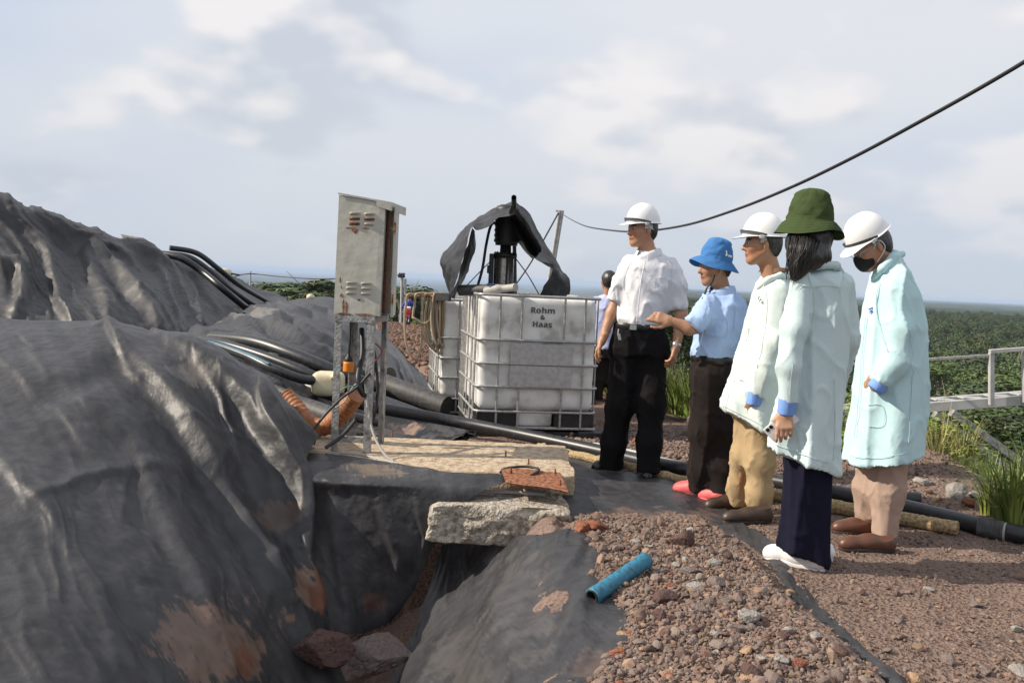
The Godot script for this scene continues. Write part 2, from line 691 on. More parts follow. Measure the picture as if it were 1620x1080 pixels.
	mat("rubber", Color(0.012, 0.012, 0.013), 0.55)
	mat("cable_black", Color(0.012, 0.012, 0.014), 0.5)
	mat("cable_grey", Color(0.33, 0.32, 0.30), 0.6)
	mat("cable_green", Color(0.03, 0.22, 0.17), 0.5)
	mat("cable_red", Color(0.25, 0.05, 0.04), 0.5)
	tri(mat("pump_steel", Color(1, 1, 1), 0.32, 0.75), 4.0, ramp_texture(fine, [[0.2, Color(0.20, 0.18, 0.16)], [0.8, Color(0.42, 0.40, 0.37)]]))
	tri(mat("dark_iron", Color(1, 1, 1), 0.5, 0.1), 4.0, ramp_texture(fine, [[0.2, Color(0.012, 0.012, 0.014)], [0.8, Color(0.04, 0.038, 0.038)]]))
	mat("blue_paint", Color(0.02, 0.06, 0.2), 0.5)
	mat("stencil_ink", Color(0.06, 0.085, 0.08), 0.8)
	mat("white_cloth", Color(0.70, 0.69, 0.72), 0.8)
	# clothing
	for q in [["shirt_white", Color(0.70, 0.70, 0.73)], ["shirt_blue", Color(0.37, 0.50, 0.76)], ["shirt_lilac", Color(0.45, 0.48, 0.70)], ["gown_pale", Color(0.61, 0.685, 0.66)], ["gown_mint", Color(0.56, 0.68, 0.695)], ["gown_aqua", Color(0.49, 0.68, 0.715)],
			["cuff_blue", Color(0.20, 0.34, 0.72)], ["trouser_black", Color(0.011, 0.010, 0.011)], ["trouser_brown", Color(0.022, 0.017, 0.016)], ["trouser_khaki", Color(0.40, 0.29, 0.165)], ["trouser_navy", Color(0.012, 0.012, 0.026)], ["trouser_beige", Color(0.38, 0.275, 0.22)], ["hat_blue", Color(0.06, 0.18, 0.42)], ["hat_green", Color(0.052, 0.075, 0.030)], ["check_collar", Color(0.20, 0.12, 0.08)], ["jacket_blue", Color(0.03, 0.05, 0.30)]]:
		m = tri(mat(q[0], q[1], 0.9), 1.0, plain, crease_n, 0.2)
		m.uv1_scale = Vector3(2.6, 1.3, 2.6)
		m.uv1_world_triplanar = false
		m.metallic_specular = 0.2
	mat("belt", Color(0.008, 0.008, 0.008), 0.35)
	mat("buckle", Color(0.5, 0.5, 0.48), 0.3, 0.8)
	mat("shoe_black", Color(0.012, 0.012, 0.012), 0.3)
	mat("shoe_brown", Color(0.050, 0.030, 0.021), 0.45)
	mat("shoe_tan", Color(0.10, 0.040, 0.022), 0.42)
	mat("shoe_white", Color(0.72, 0.70, 0.70), 0.6)
	mat("sole_pink", Color(0.60, 0.42, 0.47), 0.6)
	mat("clog_red", Color(0.60, 0.10, 0.105), 0.55)
	mat("sole_dark", Color(0.03, 0.022, 0.018), 0.7)
	mat("helmet_white", Color(0.78, 0.78, 0.78), 0.28)
	mat("strap_grey", Color(0.07, 0.07, 0.075), 0.45)
	mat("band_grey", Color(0.50, 0.50, 0.50), 0.5)
	mat("mask_black", Color(0.010, 0.010, 0.011), 0.85)
	mat("phone_back", Color(0.70, 0.70, 0.72), 0.2)
	mat("lens_dark", Color(0.01, 0.01, 0.012), 0.15)
	mat("paint_red", Color(0.45, 0.02, 0.02), 0.3)
	mat("emblem_blue", Color(0.03, 0.10, 0.45), 0.7)
	m = mat("hair", Color(0.011, 0.008, 0.007), 0.42)
	m.metallic_specular = 0.6
	m = mat("skin", Color(1, 1, 1), 0.5)
	m.vertex_color_use_as_albedo = true
	m.subsurf_scatter_enabled = true
	m.subsurf_scatter_strength = 0.12
	# leaves
	for q in [["leaf_dark", Color(0.030, 0.052, 0.016)], ["leaf_mid", Color(0.055, 0.085, 0.022)], ["leaf_bright", Color(0.14, 0.20, 0.035)], ["blade", Color(0.15, 0.22, 0.045)], ["straw", Color(0.30, 0.26, 0.13)]]:
		m = mat(q[0], Color(1, 1, 1), 0.6)
		m.vertex_color_use_as_albedo = true
		m.backlight = Color(0.2, 0.24, 0.1)
		mats[q[0] + "_tint"] = q[1]

# ---------------------------------------------------------------- terrain
func along(table: Array, d: float) -> float:          # a value read from [d, value] pairs
	if d <= table[0][0]:
		return table[0][1]
	for i in range(1, table.size()):
		if d <= table[i][0]:
			return lerpf(table[i - 1][1], table[i][1], (d - table[i - 1][0]) / (table[i][0] - table[i - 1][0]))
	return table[table.size() - 1][1]

const BANK := [[2.0, 0.2], [3.0, 0.26], [4.0, 0.28], [4.6, 0.26], [5.0, 0.3], [5.3, 0.3], [6.4, 0.2], [7.2, -0.3], [8.0, -0.45], [10.5, -0.66], [12.6, -1.0], [19.0, -2.15], [36.0, -5.0], [66.0, -9.6], [90.0, -13.0]]
const EDGE := [[2.0, 4.6], [6.2, 2.95], [9.6, 1.9], [12.0, 1.0], [53.0, -3.5], [100.0, -8.0]]

func level(d: float) -> float:                        # the track runs gently downhill
	return -0.035 * maxf(0.0, d - 6.5) if d < 60.0 else -1.87 - (d - 60.0) * 0.2

func pixel(p: Vector3) -> Vector2:                   # the photograph's pixel of a place
	var c := (p - Vector3(0, EYE, 0)) * cam_basis
	return Vector2(810.0 - c.x / c.z * FOCAL, 540.0 + c.y / c.z * FOCAL)

const HEAP_LEFT := [[800, 915.0], [850, 897.0], [905, 932.0], [935, 915.0], [985, 982.0], [1035, 977.0], [1080, 928.0], [1200, 890.0], [1500, 840.0]]
const STRIP := [[830, 1160.0], [870, 1215.0], [930, 1260.0], [980, 1300.0], [1030, 1365.0], [1090, 1440.0], [1300, 1600.0]]

var bedded := true

func bed(x: float, z: float) -> float:               # the loose gravel heaped over the membranes' edges
	var q := pixel(Vector3(x, 0, z))
	if q.y < 800.0:
		return 0.0
	var rough := nz.get_noise_2d(x * 9.0, z * 9.0) * 14.0
	return smoothstep(-8.0, 30.0, q.x - along(HEAP_LEFT, q.y) + rough) * smoothstep(34.0, 62.0, along(STRIP, q.y) - q.x + rough) * smoothstep(812.0, 834.0, q.y + rough * 0.5)

func height(x: float, z: float) -> float:
	var d := -z
	var r := sqrt(x * x + z * z)
	var y := 0.0
	if r > 140.0 or d < -5.0:
		y = -30.0
	else:
		y = level(maxf(d, 0.0))
		var bank := along(BANK, d)
		var s := x - along(EDGE, d)
		if x < bank and d < 75.0:
			y -= minf((bank - x) * 0.85 * smoothstep(-0.1, 0.35, bank - x), 0.9)
			if bedded and d < 6.4:
				y -= 0.4 * smoothstep(0.12, 0.5, bank - x)
			if d > 6.6:
				y -= smoothstep(6.6, 9.0, d) * 0.25
		elif d < 12.0:
			y += 0.012 * nz.get_noise_3d(x * 1.6, 0, z * 1.6) + 0.008 * nz.get_noise_3d(x * 7.0, 4, z * 7.0) + 0.006 * nr.get_noise_3d(x * 11.0, 2, z * 11.0)
			var heap := exp(-pow((x - 0.82) / 0.42, 2.0) - pow((d - 3.35) / 0.75, 2.0))
			y += heap * 0.045
		if d > 2.3 and d < 5.0 and x > -0.3 and x < 2.2:
			y += (0.058 * bed(x, z) if bedded else 0.0)
		if d < 12.0 and x > bank:
			y += 0.16 * exp(-pow((x - 2.75) / 0.5, 2.0) - pow((d - 6.5) / 0.45, 2.0))      # rubble heaped at the brink
		else:
			y += 0.05 * nr.get_noise_3d(x * 2.0, 2, z * 2.0)
		if s > 0.0:
			y -= (0.5 * s * s / (s + 0.6)) * 0.95 + 0.06 * nz.get_noise_3d(x, 0, z)
			y = maxf(y, -13.0 + 1.5 * nz.get_noise_3d(x * 0.05, 9, z * 0.05))
	# the wide country below
	var az := rad_to_deg(atan2(x, -z))
	var hill := smoothstep(2.5, 10.0, az) * (1.0 - smoothstep(120.0, 160.0, az))
	var far := lerpf(-58.0, -12.5 + 2.0 * nz.get_noise_3d(x * 0.004, 0, z * 0.004), hill)
	if r > 30.0:
		var low := lerpf(-13.0, far, smoothstep(80.0, lerpf(700.0, 330.0, hill), r))
		low += 3.0 * nz.get_noise_3d(x * 0.012, 5, z * 0.012) * smoothstep(30.0, 150.0, r)
		y = lerpf(y, low, smoothstep(60.0, 140.0, r))
	return y

func ground_point(u: float, v: float, lift := 0.0) -> Vector3:      # where a pixel's ray meets the terrain
	var p := G(u, v, 0.0)
	for i in 4:
		p = G(u, v, height(p.x, p.z) + lift)
	return p

func make_ground() -> void:
	var b := MB.new()
	var angs := PackedFloat32Array()
	for i in 250:
		angs.append(deg_to_rad(-32.0 + 66.0 * i / 249.0))
	for i in range(1, 60):
		angs.append(deg_to_rad(34.0 + 294.0 * i / 60.0))
	var rs := PackedFloat32Array()
	var r := 1.2
	while r < 2.4:
		rs.append(r)
		r += 0.1
	while r < 7.5:
		rs.append(r)
		r += 0.024
	while r < 45000.0:
		rs.append(r)
		r *= 1.05 if r < 200.0 else 1.09
	var n := angs.size()
	for j in rs.size():
		for i in n:
			var x := sin(angs[i]) * rs[j]
			var z := -cos(angs[i]) * rs[j]
			var y := height(x, z)
			var d := -z
			var t := nz.get_noise_3d(x * 0.9, 3, z * 0.9)
			var c := Color(0.205, 0.147, 0.123).lerp(Color(0.258, 0.192, 0.158), t * 0.5 + 0.5)
			c = c.lerp(Color(0.15, 0.11, 0.097), smoothstep(0.1, 0.5, nz.get_noise_3d(x * 3.0, 8, z * 3.0)) * 0.6)
			var s := x - along(EDGE, d)
			var grass := smoothstep(-0.1, 0.5, s + nz.get_noise_3d(x * 2.0, 1, z * 2.0) * 0.5)
			if d > 13.0:
				grass = maxf(grass, smoothstep(2.0, 2.6, x - along(BANK, d) + nz.get_noise_3d(x * 0.8, 1, z * 0.8) * 1.2))
			if d < 0.0 or rs[j] > 70.0:
				grass = 1.0
			var g := Color(0.075, 0.10, 0.03)
			if rs[j] > 70.0:
				g = Color(0.035, 0.055, 0.02).lerp(Color(0.11, 0.12, 0.05), smoothstep(0.0, 0.5, nz.get_noise_3d(x * 0.0012, 1, z * 0.003)))
			b.col = c.lerp(g, grass)
			b.vert(Vector3(x, y, z))
	for j in rs.size() - 1:
		for i in n:
			var i2 := (i + 1) % n
			b.quad(j * n + i, (j + 1) * n + i, (j + 1) * n + i2, j * n + i2)
	var o := part("ground", b, mats.soil, self, true)
	o.set_meta("kind", "structure")
	o.set_meta("label", "reddish brown gravelly soil track falling away to a green plain")
	o.set_meta("category", "ground")

# ---------------------------------------------------------------- membrane sheets
func cr(a: Vector3, b: Vector3, c: Vector3, d: Vector3, t: float) -> Vector3:
	return b.cubic_interpolate(c, a, d, t)

func seg_dist(p: Vector2, line: Array) -> Vector2:      # (signed distance, place along 0..1)
	var best := 1e9
	var out := Vector2(1e9, 0)
	for i in line.size() - 1:
		var a: Vector2 = line[i]
		var b: Vector2 = line[i + 1]
		var ab := b - a
		var t := clampf((p - a).dot(ab) / ab.length_squared(), 0, 1)
		var q := p - a - ab * t
		var d := q.length()
		if d < best:
			best = d
			out = Vector2(d * signf(ab.cross(q)), (i + t) / (line.size() - 1))
	return out

# lattice: rows of world points, pix: the same as photograph pixels; folds: [polyline in lattice pixels, height, width, sharpness]
func sheet(called: String, lattice: Array, nu: int, nv: int, look: Dictionary, label: String, m: Material) -> MeshInstance3D:
	var rows := lattice.size()
	var cols: int = lattice[0].size()
	var W := []
	var Q := []
	bedded = false
	for row in lattice:
		var w := []
		var q := []
		for e in row:
			if e.size() == 2:                    # laid on the terrain
				w.append(ground_point(e[0], e[1], look.get("lift", 0.02)))
			elif e.size() == 4:
				w.append(G(e[0], e[1], e[3]))
			else:
				w.append(P(e[0], e[1], e[2]))
			q.append(Vector3(e[0], e[1], 0))
		W.append(w)
		Q.append(q)
	bedded = true
	var pts := []
	var pix := []
	var WI := []                       # the lattice rows drawn out across, then joined downwards
	var QI := []
	for jj in rows:
		var w := PackedVector3Array()
		var c := PackedVector3Array()
		for i in nu:
			var fi := i / float(nu - 1) * (cols - 1)
			var i1 := mini(int(fi), cols - 2)
			var i0 := maxi(i1 - 1, 0)
			var i3 := mini(i1 + 2, cols - 1)
			w.append(cr(W[jj][i0], W[jj][i1], W[jj][i1 + 1], W[jj][i3], fi - i1))
			c.append(cr(Q[jj][i0], Q[jj][i1], Q[jj][i1 + 1], Q[jj][i3], fi - i1))
		WI.append(w)
		QI.append(c)
	for j in nv:
		var fj := j / float(nv - 1) * (rows - 1)
		var j1 := mini(int(fj), rows - 2)
		var j0 := maxi(j1 - 1, 0)
		var j3 := mini(j1 + 2, rows - 1)
		var tj := fj - j1
		var line := PackedVector3Array()
		var pl := PackedVector3Array()
		for i in nu:
			line.append(cr(WI[j0][i], WI[j1][i], WI[j1 + 1][i], WI[j3][i], tj))
			pl.append(cr(QI[j0][i], QI[j1][i], QI[j1 + 1][i], QI[j3][i], tj))
		pts.append(line)
		pix.append(pl)
	# folds: ridges that run down the sheet, drawn out along `run` (a direction in pixels)
	var run: Vector2 = look.get("run", Vector2(0.6, 1)).normalized()
	var amp: float = look.get("amp", 0.05)
	var fr: float = look.get("freq", 0.02)
	var stretch: float = look.get("stretch", 4.0)
	var crumple: float = look.get("crumple", 0.008)
	var folds: Array = look.get("folds", [])
	var boxes := []
	for f in folds:
		var r := Rect2(f[0][0], Vector2.ZERO)
		for q in f[0]:
			r = r.expand(q)
		boxes.append(r.grow(f[2] * 3.0))
	var seedling: float = look.get("seed", 0.0)
	var out := []
	for j in nv:
		var line := PackedVector3Array()
		for i in nu:
			var p: Vector3 = pts[j][i]
			var du: Vector3 = pts[j][mini(i + 1, nu - 1)] - pts[j][maxi(i - 1, 0)]
			var dv: Vector3 = pts[mini(j + 1, nv - 1)][i] - pts[maxi(j - 1, 0)][i]
			var n := du.cross(dv).normalized()
			if n.dot(Vector3(0, EYE, 0) + Vector3(0, 2, 1) - p) < 0:
				n = -n
			var q := Vector2(pix[j][i].x, pix[j][i].y)
			var bend := Vector2(nz.get_noise_2dv(q * 0.0035), nz.get_noise_2dv(q * 0.0035 + Vector2(50, 9))) * 55.0
			var s := (q + bend).dot(run) / stretch
			var t := (q + bend).dot(Vector2(-run.y, run.x))
			var k := 1.0 - absf(n1.get_noise_2d(s * fr + seedling, t * fr))
			var k2 := 1.0 - absf(n1.get_noise_2d(s * fr * 2.1 + 40.0, t * fr * 2.6 + seedling))
			var k3 := 1.0 - absf(n1.get_noise_2d(s * fr * 3.0 + t * fr * 2.0, t * fr * 5.0 + 9.0))
			var h := nz.get_noise_2d(s * fr * 0.8, t * fr * 0.5 + 3.0) * amp * 1.2
			h += (k * k - 0.4) * amp + (pow(k2, 4.0) - 0.3) * amp * 0.35 + pow(k3, 8.0) * amp * look.get("scuff", 0.15)
			h += nz.get_noise_3dv(p * 7.0) * crumple
			for fi in folds.size():
				if not boxes[fi].has_point(q):
					continue
				var f: Array = folds[fi]
				var sd := seg_dist(q + bend * 0.25, f[0])
				var w: float = f[2]
				var x := sd.x / w
				if absf(x) < 3.0:
					var ends := sin(PI * clampf(sd.y, 0.02, 0.98))
					h += f[1] * (exp(-x * x) if f[3] == 0 else (exp(-x * x * 0.5) if x < 0 else exp(-x * x * 5.0))) * pow(ends, 0.4)
			line.append(p + n * h)
		out.append(line)
	var b := MB.new()
	var dark: Color = look.get("dark", Color(0.026, 0.0265, 0.030))
	var pale: Color = look.get("pale", Color(0.063, 0.063, 0.068))
	var mud: Array = look.get("mud", [])
	for j in nv:
		for i in nu:
			var q := Vector2(pix[j][i].x, pix[j][i].y)
			var p: Vector3 = out[j][i]
			var t := nz.get_noise_2d(q.dot(run) * 0.006, q.dot(Vector2(-run.y, run.x)) * 0.03) * 0.5 + 0.5 + nz.get_noise_3dv(p * 3.0) * 0.35
			var c := dark.lerp(pale, clampf(t, 0, 1))
			for g in mud:                         # dried mud: [centre, reach, strength, colour]
				var e: Vector2 = (q - g[0]) / g[1]
				var mm := 0.85 - e.length() + nz.get_noise_3dv(p * 4.0) * 0.6 + nz.get_noise_3dv(p * 17.0) * 0.35 + nz.get_noise_2d(q.dot(run) * 0.02, q.dot(Vector2(-run.y, run.x)) * 0.2) * 0.35
				c = c.lerp(g[3], smoothstep(0.08, 0.26, mm) * g[2])
			b.col = c
			b.vert(p)
	for j in nv - 1:
		for i in nu - 1:
			b.quad(j * nu + i, j * nu + i + 1, (j + 1) * nu + i + 1, (j + 1) * nu + i)
	var at: Vector3 = out[nv / 2][nu / 2]
	var o := part(called, b, m, self, true, at)
	o.position = at
	tag(o, label, "tarpaulin")
	return o

func make_sheets() -> void:
	var mud := Color(0.19, 0.125, 0.095)
	var clay := Color(0.16, 0.07, 0.045)
	sheet("tarpaulin", [
		[[-250, 520, 7.2], [0, 525, 7.0], [160, 530, 6.8], [253, 555, 6.5], [333, 590, 6.3], [400, 625, 6.1], [450, 660, 5.9], [497, 705, 5.7]],
		[[-250, 500, 6.0], [0, 507, 6.0], [160, 515, 5.9], [253, 535, 5.8], [333, 565, 5.7], [400, 605, 5.6], [450, 635, 5.5], [503, 690, 5.42]],
		[[-260, 600, 4.8], [0, 600, 4.8], [130, 615, 4.8], [225, 640, 4.9], [300, 665, 5.0], [365, 690, 5.05], [425, 715, 5.05], [478, 740, 5.1]],
		[[-280, 720, 4.0], [0, 720, 4.05], [110, 735, 4.1], [205, 755, 4.25], [285, 775, 4.4], [360, 795, 4.6], [425, 810, 4.75], [478, 805, 4.9]],
		[[-300, 850, 3.35], [0, 855, 3.45], [120, 865, 3.55], [220, 880, 3.7], [310, 895, 3.9], [385, 905, 4.15], [445, 910, 4.45], [495, 905, 4.68]],
		[[-320, 980, 2.9], [0, 985, 3.0], [140, 990, 3.15], [250, 1000, 3.35], [345, 1010, 3.6], [420, 1010, 3.95], [470, 1005, 4.25], [512, 1000, 4.48]],
		[[-340, 1120, 2.55], [0, 1120, 2.65], [150, 1125, 2.8], [270, 1130, 3.05], [370, 1130, 3.35], [450, 1130, 3.75], [510, 1120, 4.05], [560, 1110, 4.25]],
		[[-350, 1300, 2.2], [0, 1300, 2.25], [150, 1310, 2.45], [280, 1310, 2.7], [390, 1310, 3.0], [480, 1300, 3.4], [550, 1260, 3.75], [610, 1200, 4.1]]],
		260, 230, {"scuff": 0.0, "amp": 0.015, "freq": 0.0055, "stretch": 4.0, "crumple": 0.004, "run": Vector2(0.55, 1), "folds": [
			[[Vector2(170, 520), Vector2(250, 610), Vector2(330, 730), Vector2(400, 850), Vector2(470, 980), Vector2(510, 1090)], 0.10, 26.0, 1],
			[[Vector2(250, 538), Vector2(330, 585), Vector2(400, 650), Vector2(440, 740), Vector2(470, 850)], 0.10, 24.0, 1],
			[[Vector2(395, 600), Vector2(440, 660), Vector2(470, 740), Vector2(484, 860), Vector2(505, 990)], 0.07, 13.0, 0],
			[[Vector2(330, 740), Vector2(400, 800), Vector2(440, 880)], -0.08, 30.0, 0],
			[[Vector2(0, 640), Vector2(120, 610), Vector2(240, 560)], -0.04, 22.0, 0],
			[[Vector2(20, 800), Vector2(130, 760), Vector2(300, 735)], 0.02, 12.0, 1],
			[[Vector2(60, 560), Vector2(200, 700), Vector2(300, 900), Vector2(340, 1000)], 0.05, 30.0, 1],
			[[Vector2(140, 520), Vector2(165, 513), Vector2(178, 545), Vector2(215, 600)], 0.03, 10.0, 1],
			[[Vector2(175, 560), Vector2(260, 640), Vector2(310, 720), Vector2(335, 745)], 0.022, 12.0, 1],
			[[Vector2(305, 575), Vector2(350, 640), Vector2(370, 720)], 0.03, 8.0, 1],
			[[Vector2(-40, 700), Vector2(60, 800), Vector2(150, 930), Vector2(190, 1080)], 0.018, 22.0, 1],
			[[Vector2(0, 560), Vector2(90, 640), Vector2(170, 780)], 0.016, 18.0, 1],
			[[Vector2(250, 660), Vector2(330, 690), Vector2(400, 700)], 0.018, 7.0, 1],
			[[Vector2(410, 640), Vector2(425, 700), Vector2(455, 760), Vector2(462, 830)], 0.05, 11.0, 1]],
			"mud": [[Vector2(330, 1020), Vector2(120, 95), 0.75, mud], [Vector2(380, 1050), Vector2(22, 34), 0.9, clay], [Vector2(470, 940), Vector2(36, 60), 0.95, mud], [Vector2(490, 945), Vector2(20, 45), 0.9, clay], [Vector2(430, 820), Vector2(60, 26), 0.35, mud], [Vector2(300, 600), Vector2(40, 30), 0.35, Color(0.3, 0.27, 0.24)]]},
		"crumpled black membrane with dried mud at its foot, sweeping down into the ditch", mats.membrane)
	sheet("tarpaulin", [
		[[-300, 300, 13.5], [0, 370, 14], [100, 400, 15], [190, 420, 16], [280, 440, 18], [340, 455, 21], [400, 470, 25], [450, 480, 30]],
		[[-300, 190, 9.6], [0, 305, 9.8], [100, 345, 10.6], [190, 378, 11.6], [280, 405, 13.4], [345, 430, 16], [400, 453, 20], [452, 472, 25]],
		[[-300, 260, 8.9], [0, 360, 9.0], [110, 392, 9.6], [200, 418, 10.4], [285, 436, 12], [345, 450, 14.6], [402, 463, 18.2], [452, 474, 23]],
		[[-300, 370, 8.0], [0, 440, 8.2], [125, 460, 8.6], [215, 478, 9.2], [288, 482, 10.4], [345, 480, 12.6], [402, 478, 16], [454, 477, 21]],
		[[-300, 510, 7.3], [0, 512, 7.5], [150, 525, 7.7], [235, 537, 8.1], [295, 532, 8.9], [345, 520, 10.4], [405, 496, 14], [456, 480, 19]],
		[[-300, 640, 7.0], [0, 640, 7.2], [150, 640, 7.4], [245, 620, 7.8], [305, 600, 8.6], [355, 575, 10.2], [410, 530, 13.5], [460, 490, 18]]],
		300, 180, {"amp": 0.05, "freq": 0.013, "stretch": 6.0, "crumple": 0.012, "seed": 5.0, "run": Vector2(0.75, 1), "folds": [
			[[Vector2(-40, 425), Vector2(25, 425), Vector2(35, 460), Vector2(28, 505)], 0.12, 12.0, 0],
			[[Vector2(118, 372), Vector2(160, 420), Vector2(215, 500), Vector2(250, 535)], 0.10, 14.0, 1],
			[[Vector2(60, 330), Vector2(130, 390), Vector2(150, 460), Vector2(170, 520)], 0.10, 16.0, 1],
			[[Vector2(200, 385), Vector2(260, 440), Vector2(300, 500), Vector2(320, 525)], 0.12, 10.0, 1],
			[[Vector2(240, 400), Vector2(310, 450), Vector2(350, 490)], -0.10, 8.0, 0],
			[[Vector2(90, 350), Vector2(170, 420), Vector2(190, 470), Vector2(240, 530)], 0.08, 8.0, 1],
			[[Vector2(130, 375), Vector2(190, 400), Vector2(215, 430)], 0.07, 6.0, 1],
			[[Vector2(215, 390), Vector2(255, 460), Vector2(280, 525)], 0.08, 8.0, 1],
			[[Vector2(20, 330), Vector2(70, 400), Vector2(90, 480), Vector2(120, 520)], 0.08, 12.0, 1],
			[[Vector2(255, 405), Vector2(290, 460), Vector2(315, 515)], 0.08, 7.0, 1],
			[[Vector2(180, 470), Vector2(230, 500), Vector2(270, 530)], 0.06, 6.0, 1],
			[[Vector2(300, 425), Vector2(330, 470), Vector2(345, 505)], 0.08, 6.0, 1]]},
		"huge dark grey membrane stretched in long folds over the tall mound", mats.membrane_far)
	sheet("tarpaulin", [
		[[270, 545, 7.7], [325, 515, 9.4], [398, 489, 13], [452, 474, 25], [500, 469, 50]],
		[[345, 585, 7.1], [398, 526, 8.6], [450, 489, 12.8], [488, 472, 24], [515, 469, 45]],
		[[425, 632, 6.8], [470, 549, 8.3], [500, 501, 12.8], [515, 478, 22], [530, 472, 40]],
		[[500, 672, 6.7], [532, 586, 8.4], [548, 532, 12.8], [545, 503, 20], [545, 488, 36]],
		[[570, 700, 6.72], [600, 640, 9.2], [600, 585, 12.8], [580, 540, 19.5], [565, 505, 36]],
		[[660, 702, 6.95], [660, 640, 9.8], [645, 598, 12.8], [610, 556, 19], [582, 515, 36]],
		[[752, 694, 7.4], [718, 634, 10.6], [692, 608, 12.8], [642, 566, 19.2], [602, 523, 36]]],
		150, 240, {"amp": 0.05, "freq": 0.016, "stretch": 4.5, "crumple": 0.012, "seed": 11.0, "run": Vector2(1, 0.55), "folds": [
			[[Vector2(300, 530), Vector2(380, 540), Vector2(470, 580), Vector2(520, 620)], 0.07, 9.0, 1],
			[[Vector2(340, 512), Vector2(430, 520), Vector2(500, 560), Vector2(540, 600)], 0.08, 8.0, 1],
			[[Vector2(390, 495), Vector2(460, 505), Vector2(520, 545), Vector2(560, 585)], 0.09, 7.0, 1],
			[[Vector2(430, 484), Vector2(490, 494), Vector2(540, 530), Vector2(590, 580)], 0.10, 6.0, 1],
			[[Vector2(470, 477), Vector2(520, 490), Vector2(560, 530), Vector2(610, 590)], 0.10, 5.0, 1],
			[[Vector2(590, 530), Vector2(620, 570), Vector2(640, 620)], 0.08, 5.0, 1],
			[[Vector2(610, 550), Vector2(640, 590), Vector2(665, 640)], 0.08, 5.0, 1]], "mud": [[Vector2(640, 680), Vector2(40, 12), 0.8, Color(0.30, 0.2, 0.14)], [Vector2(400, 505), Vector2(50, 10), 0.5, Color(0.28, 0.26, 0.24)]]},
		"grey membrane hump with hoses across it, behind the switch cabinet", mats.membrane_far)
	sheet("tarpaulin", [
		[[700, 862, 5.25], [752, 858, 5.15], [806, 852], [835, 850], [862, 847], [895, 844], [940, 842]],
		[[676, 932, 5.05], [712, 920, 4.92], [752, 905], [800, 892], [840, 880], [890, 872], [960, 878]],
		[[652, 1000, 4.8], [674, 988, 4.68], [700, 970], [755, 950], [825, 928], [900, 915], [990, 930]],
		[[622, 1066, 4.5], [636, 1058, 4.4], [652, 1045], [735, 1025], [825, 1000], [915, 988], [1030, 990]],
		[[600, 1130], [620, 1120], [640, 1105], [735, 1100], [830, 1085], [920, 1070], [1030, 1065]],
		[[600, 1210], [620, 1205], [640, 1200], [740, 1200], [830, 1190], [910, 1180], [1000, 1170]],
		[[600, 1400], [625, 1400], [650, 1400], [740, 1400], [820, 1400], [890, 1400], [950, 1400]]],
		130, 150, {"amp": 0.016, "lift": 0.036, "freq": 0.010, "stretch": 3.0, "crumple": 0.005, "run": Vector2(-0.45, 1), "folds": [
			[[Vector2(850, 860), Vector2(800, 960), Vector2(740, 1090)], 0.035, 30.0, 1], [[Vector2(860, 880), Vector2(850, 960), Vector2(860, 1090)], -0.03, 30.0, 0]], "mud": [[Vector2(950, 1060), Vector2(60, 60), 0.35, mud], [Vector2(830, 960), Vector2(70, 120), 0.3, Color(0.13, 0.12, 0.115)], [Vector2(740, 1060), Vector2(70, 90), 0.28, Color(0.13, 0.12, 0.115)]]},
		"smooth grey membrane lining the ditch bank below the broken concrete block", mats.membrane)
	sheet("tarpaulin", [
		[[488, 716, 0, 0.17], [560, 722, 0, 0.168], [640, 734, 0, 0.166], [720, 748, 0, 0.165], [818, 748, 0, 0.168]],
		[[480, 750, 0, 0.15], [560, 756, 0, 0.15], [640, 760, 0, 0.15], [720, 764, 0, 0.14], [797, 762, 0, 0.14]],
		[[474, 785, 4.92], [560, 786, 4.86], [640, 786, 4.84], [712, 784, 4.84], [752, 783, 4.86]],
		[[480, 850, 4.86], [560, 858, 4.84], [632, 862, 4.83], [680, 855, 4.84], [705, 826, 4.84]],
		[[494, 920, 4.76], [560, 930, 4.8], [620, 930, 4.86], [655, 915, 4.86], [678, 880, 4.85]],
		[[508, 992, 4.62], [560, 1003, 4.72], [600, 992, 4.82], [628, 965, 4.88], [656, 925, 4.87]]],
		130, 140, {"folds": [[[Vector2(600, 790), Vector2(625, 880), Vector2(612, 985)], 0.03, 14.0, 1], [[Vector2(520, 790), Vector2(540, 880), Vector2(545, 1000)], 0.025, 14.0, 1], [[Vector2(660, 790), Vector2(668, 850), Vector2(640, 950)], 0.02, 9.0, 1]], "amp": 0.006, "freq": 0.012, "stretch": 4.0, "crumple": 0.004, "run": Vector2(0.2, 1), "mud": [[Vector2(600, 745), Vector2(70, 14), 0.45, Color(0.27, 0.2, 0.14)], [Vector2(590, 950), Vector2(26, 18), 0.4, clay]]},
		"black membrane folded over the concrete slab and hanging into the pit", mats.membrane)
	sheet("tarpaulin", [
		[[872, 716, 0, 0.012], [930, 726, 0, 0.014], [1000, 738, 0, 0.014], [1070, 758, 0, 0.014], [1130, 786, 0, 0.012]],
		[[880, 745, 0, 0.03], [945, 752, 0, 0.028], [1010, 765, 0, 0.026], [1080, 780, 0, 0.024], [1150, 805, 0, 0.02]],
		[[890, 780, 0, 0.03], [955, 785, 0, 0.03], [1025, 793, 0, 0.03], [1090, 803, 0, 0.028], [1170, 822, 0, 0.022]],
		[[898, 820, 0, 0.0], [970, 830, 0, 0.004], [1040, 828, 0, 0.008], [1110, 836, 0, 0.01], [1195, 846, 0, 0.012]]],
		120, 80, {"amp": 0.014, "freq": 0.011, "stretch": 3.0, "crumple": 0.004, "run": Vector2(1, 0.25), "mud": [[Vector2(1050, 815), Vector2(110, 14), 0.5, mud], [Vector2(950, 742), Vector2(60, 8), 0.4, mud]]},
		"flat dusty black membrane on the ground under the black leather shoes", mats.membrane)
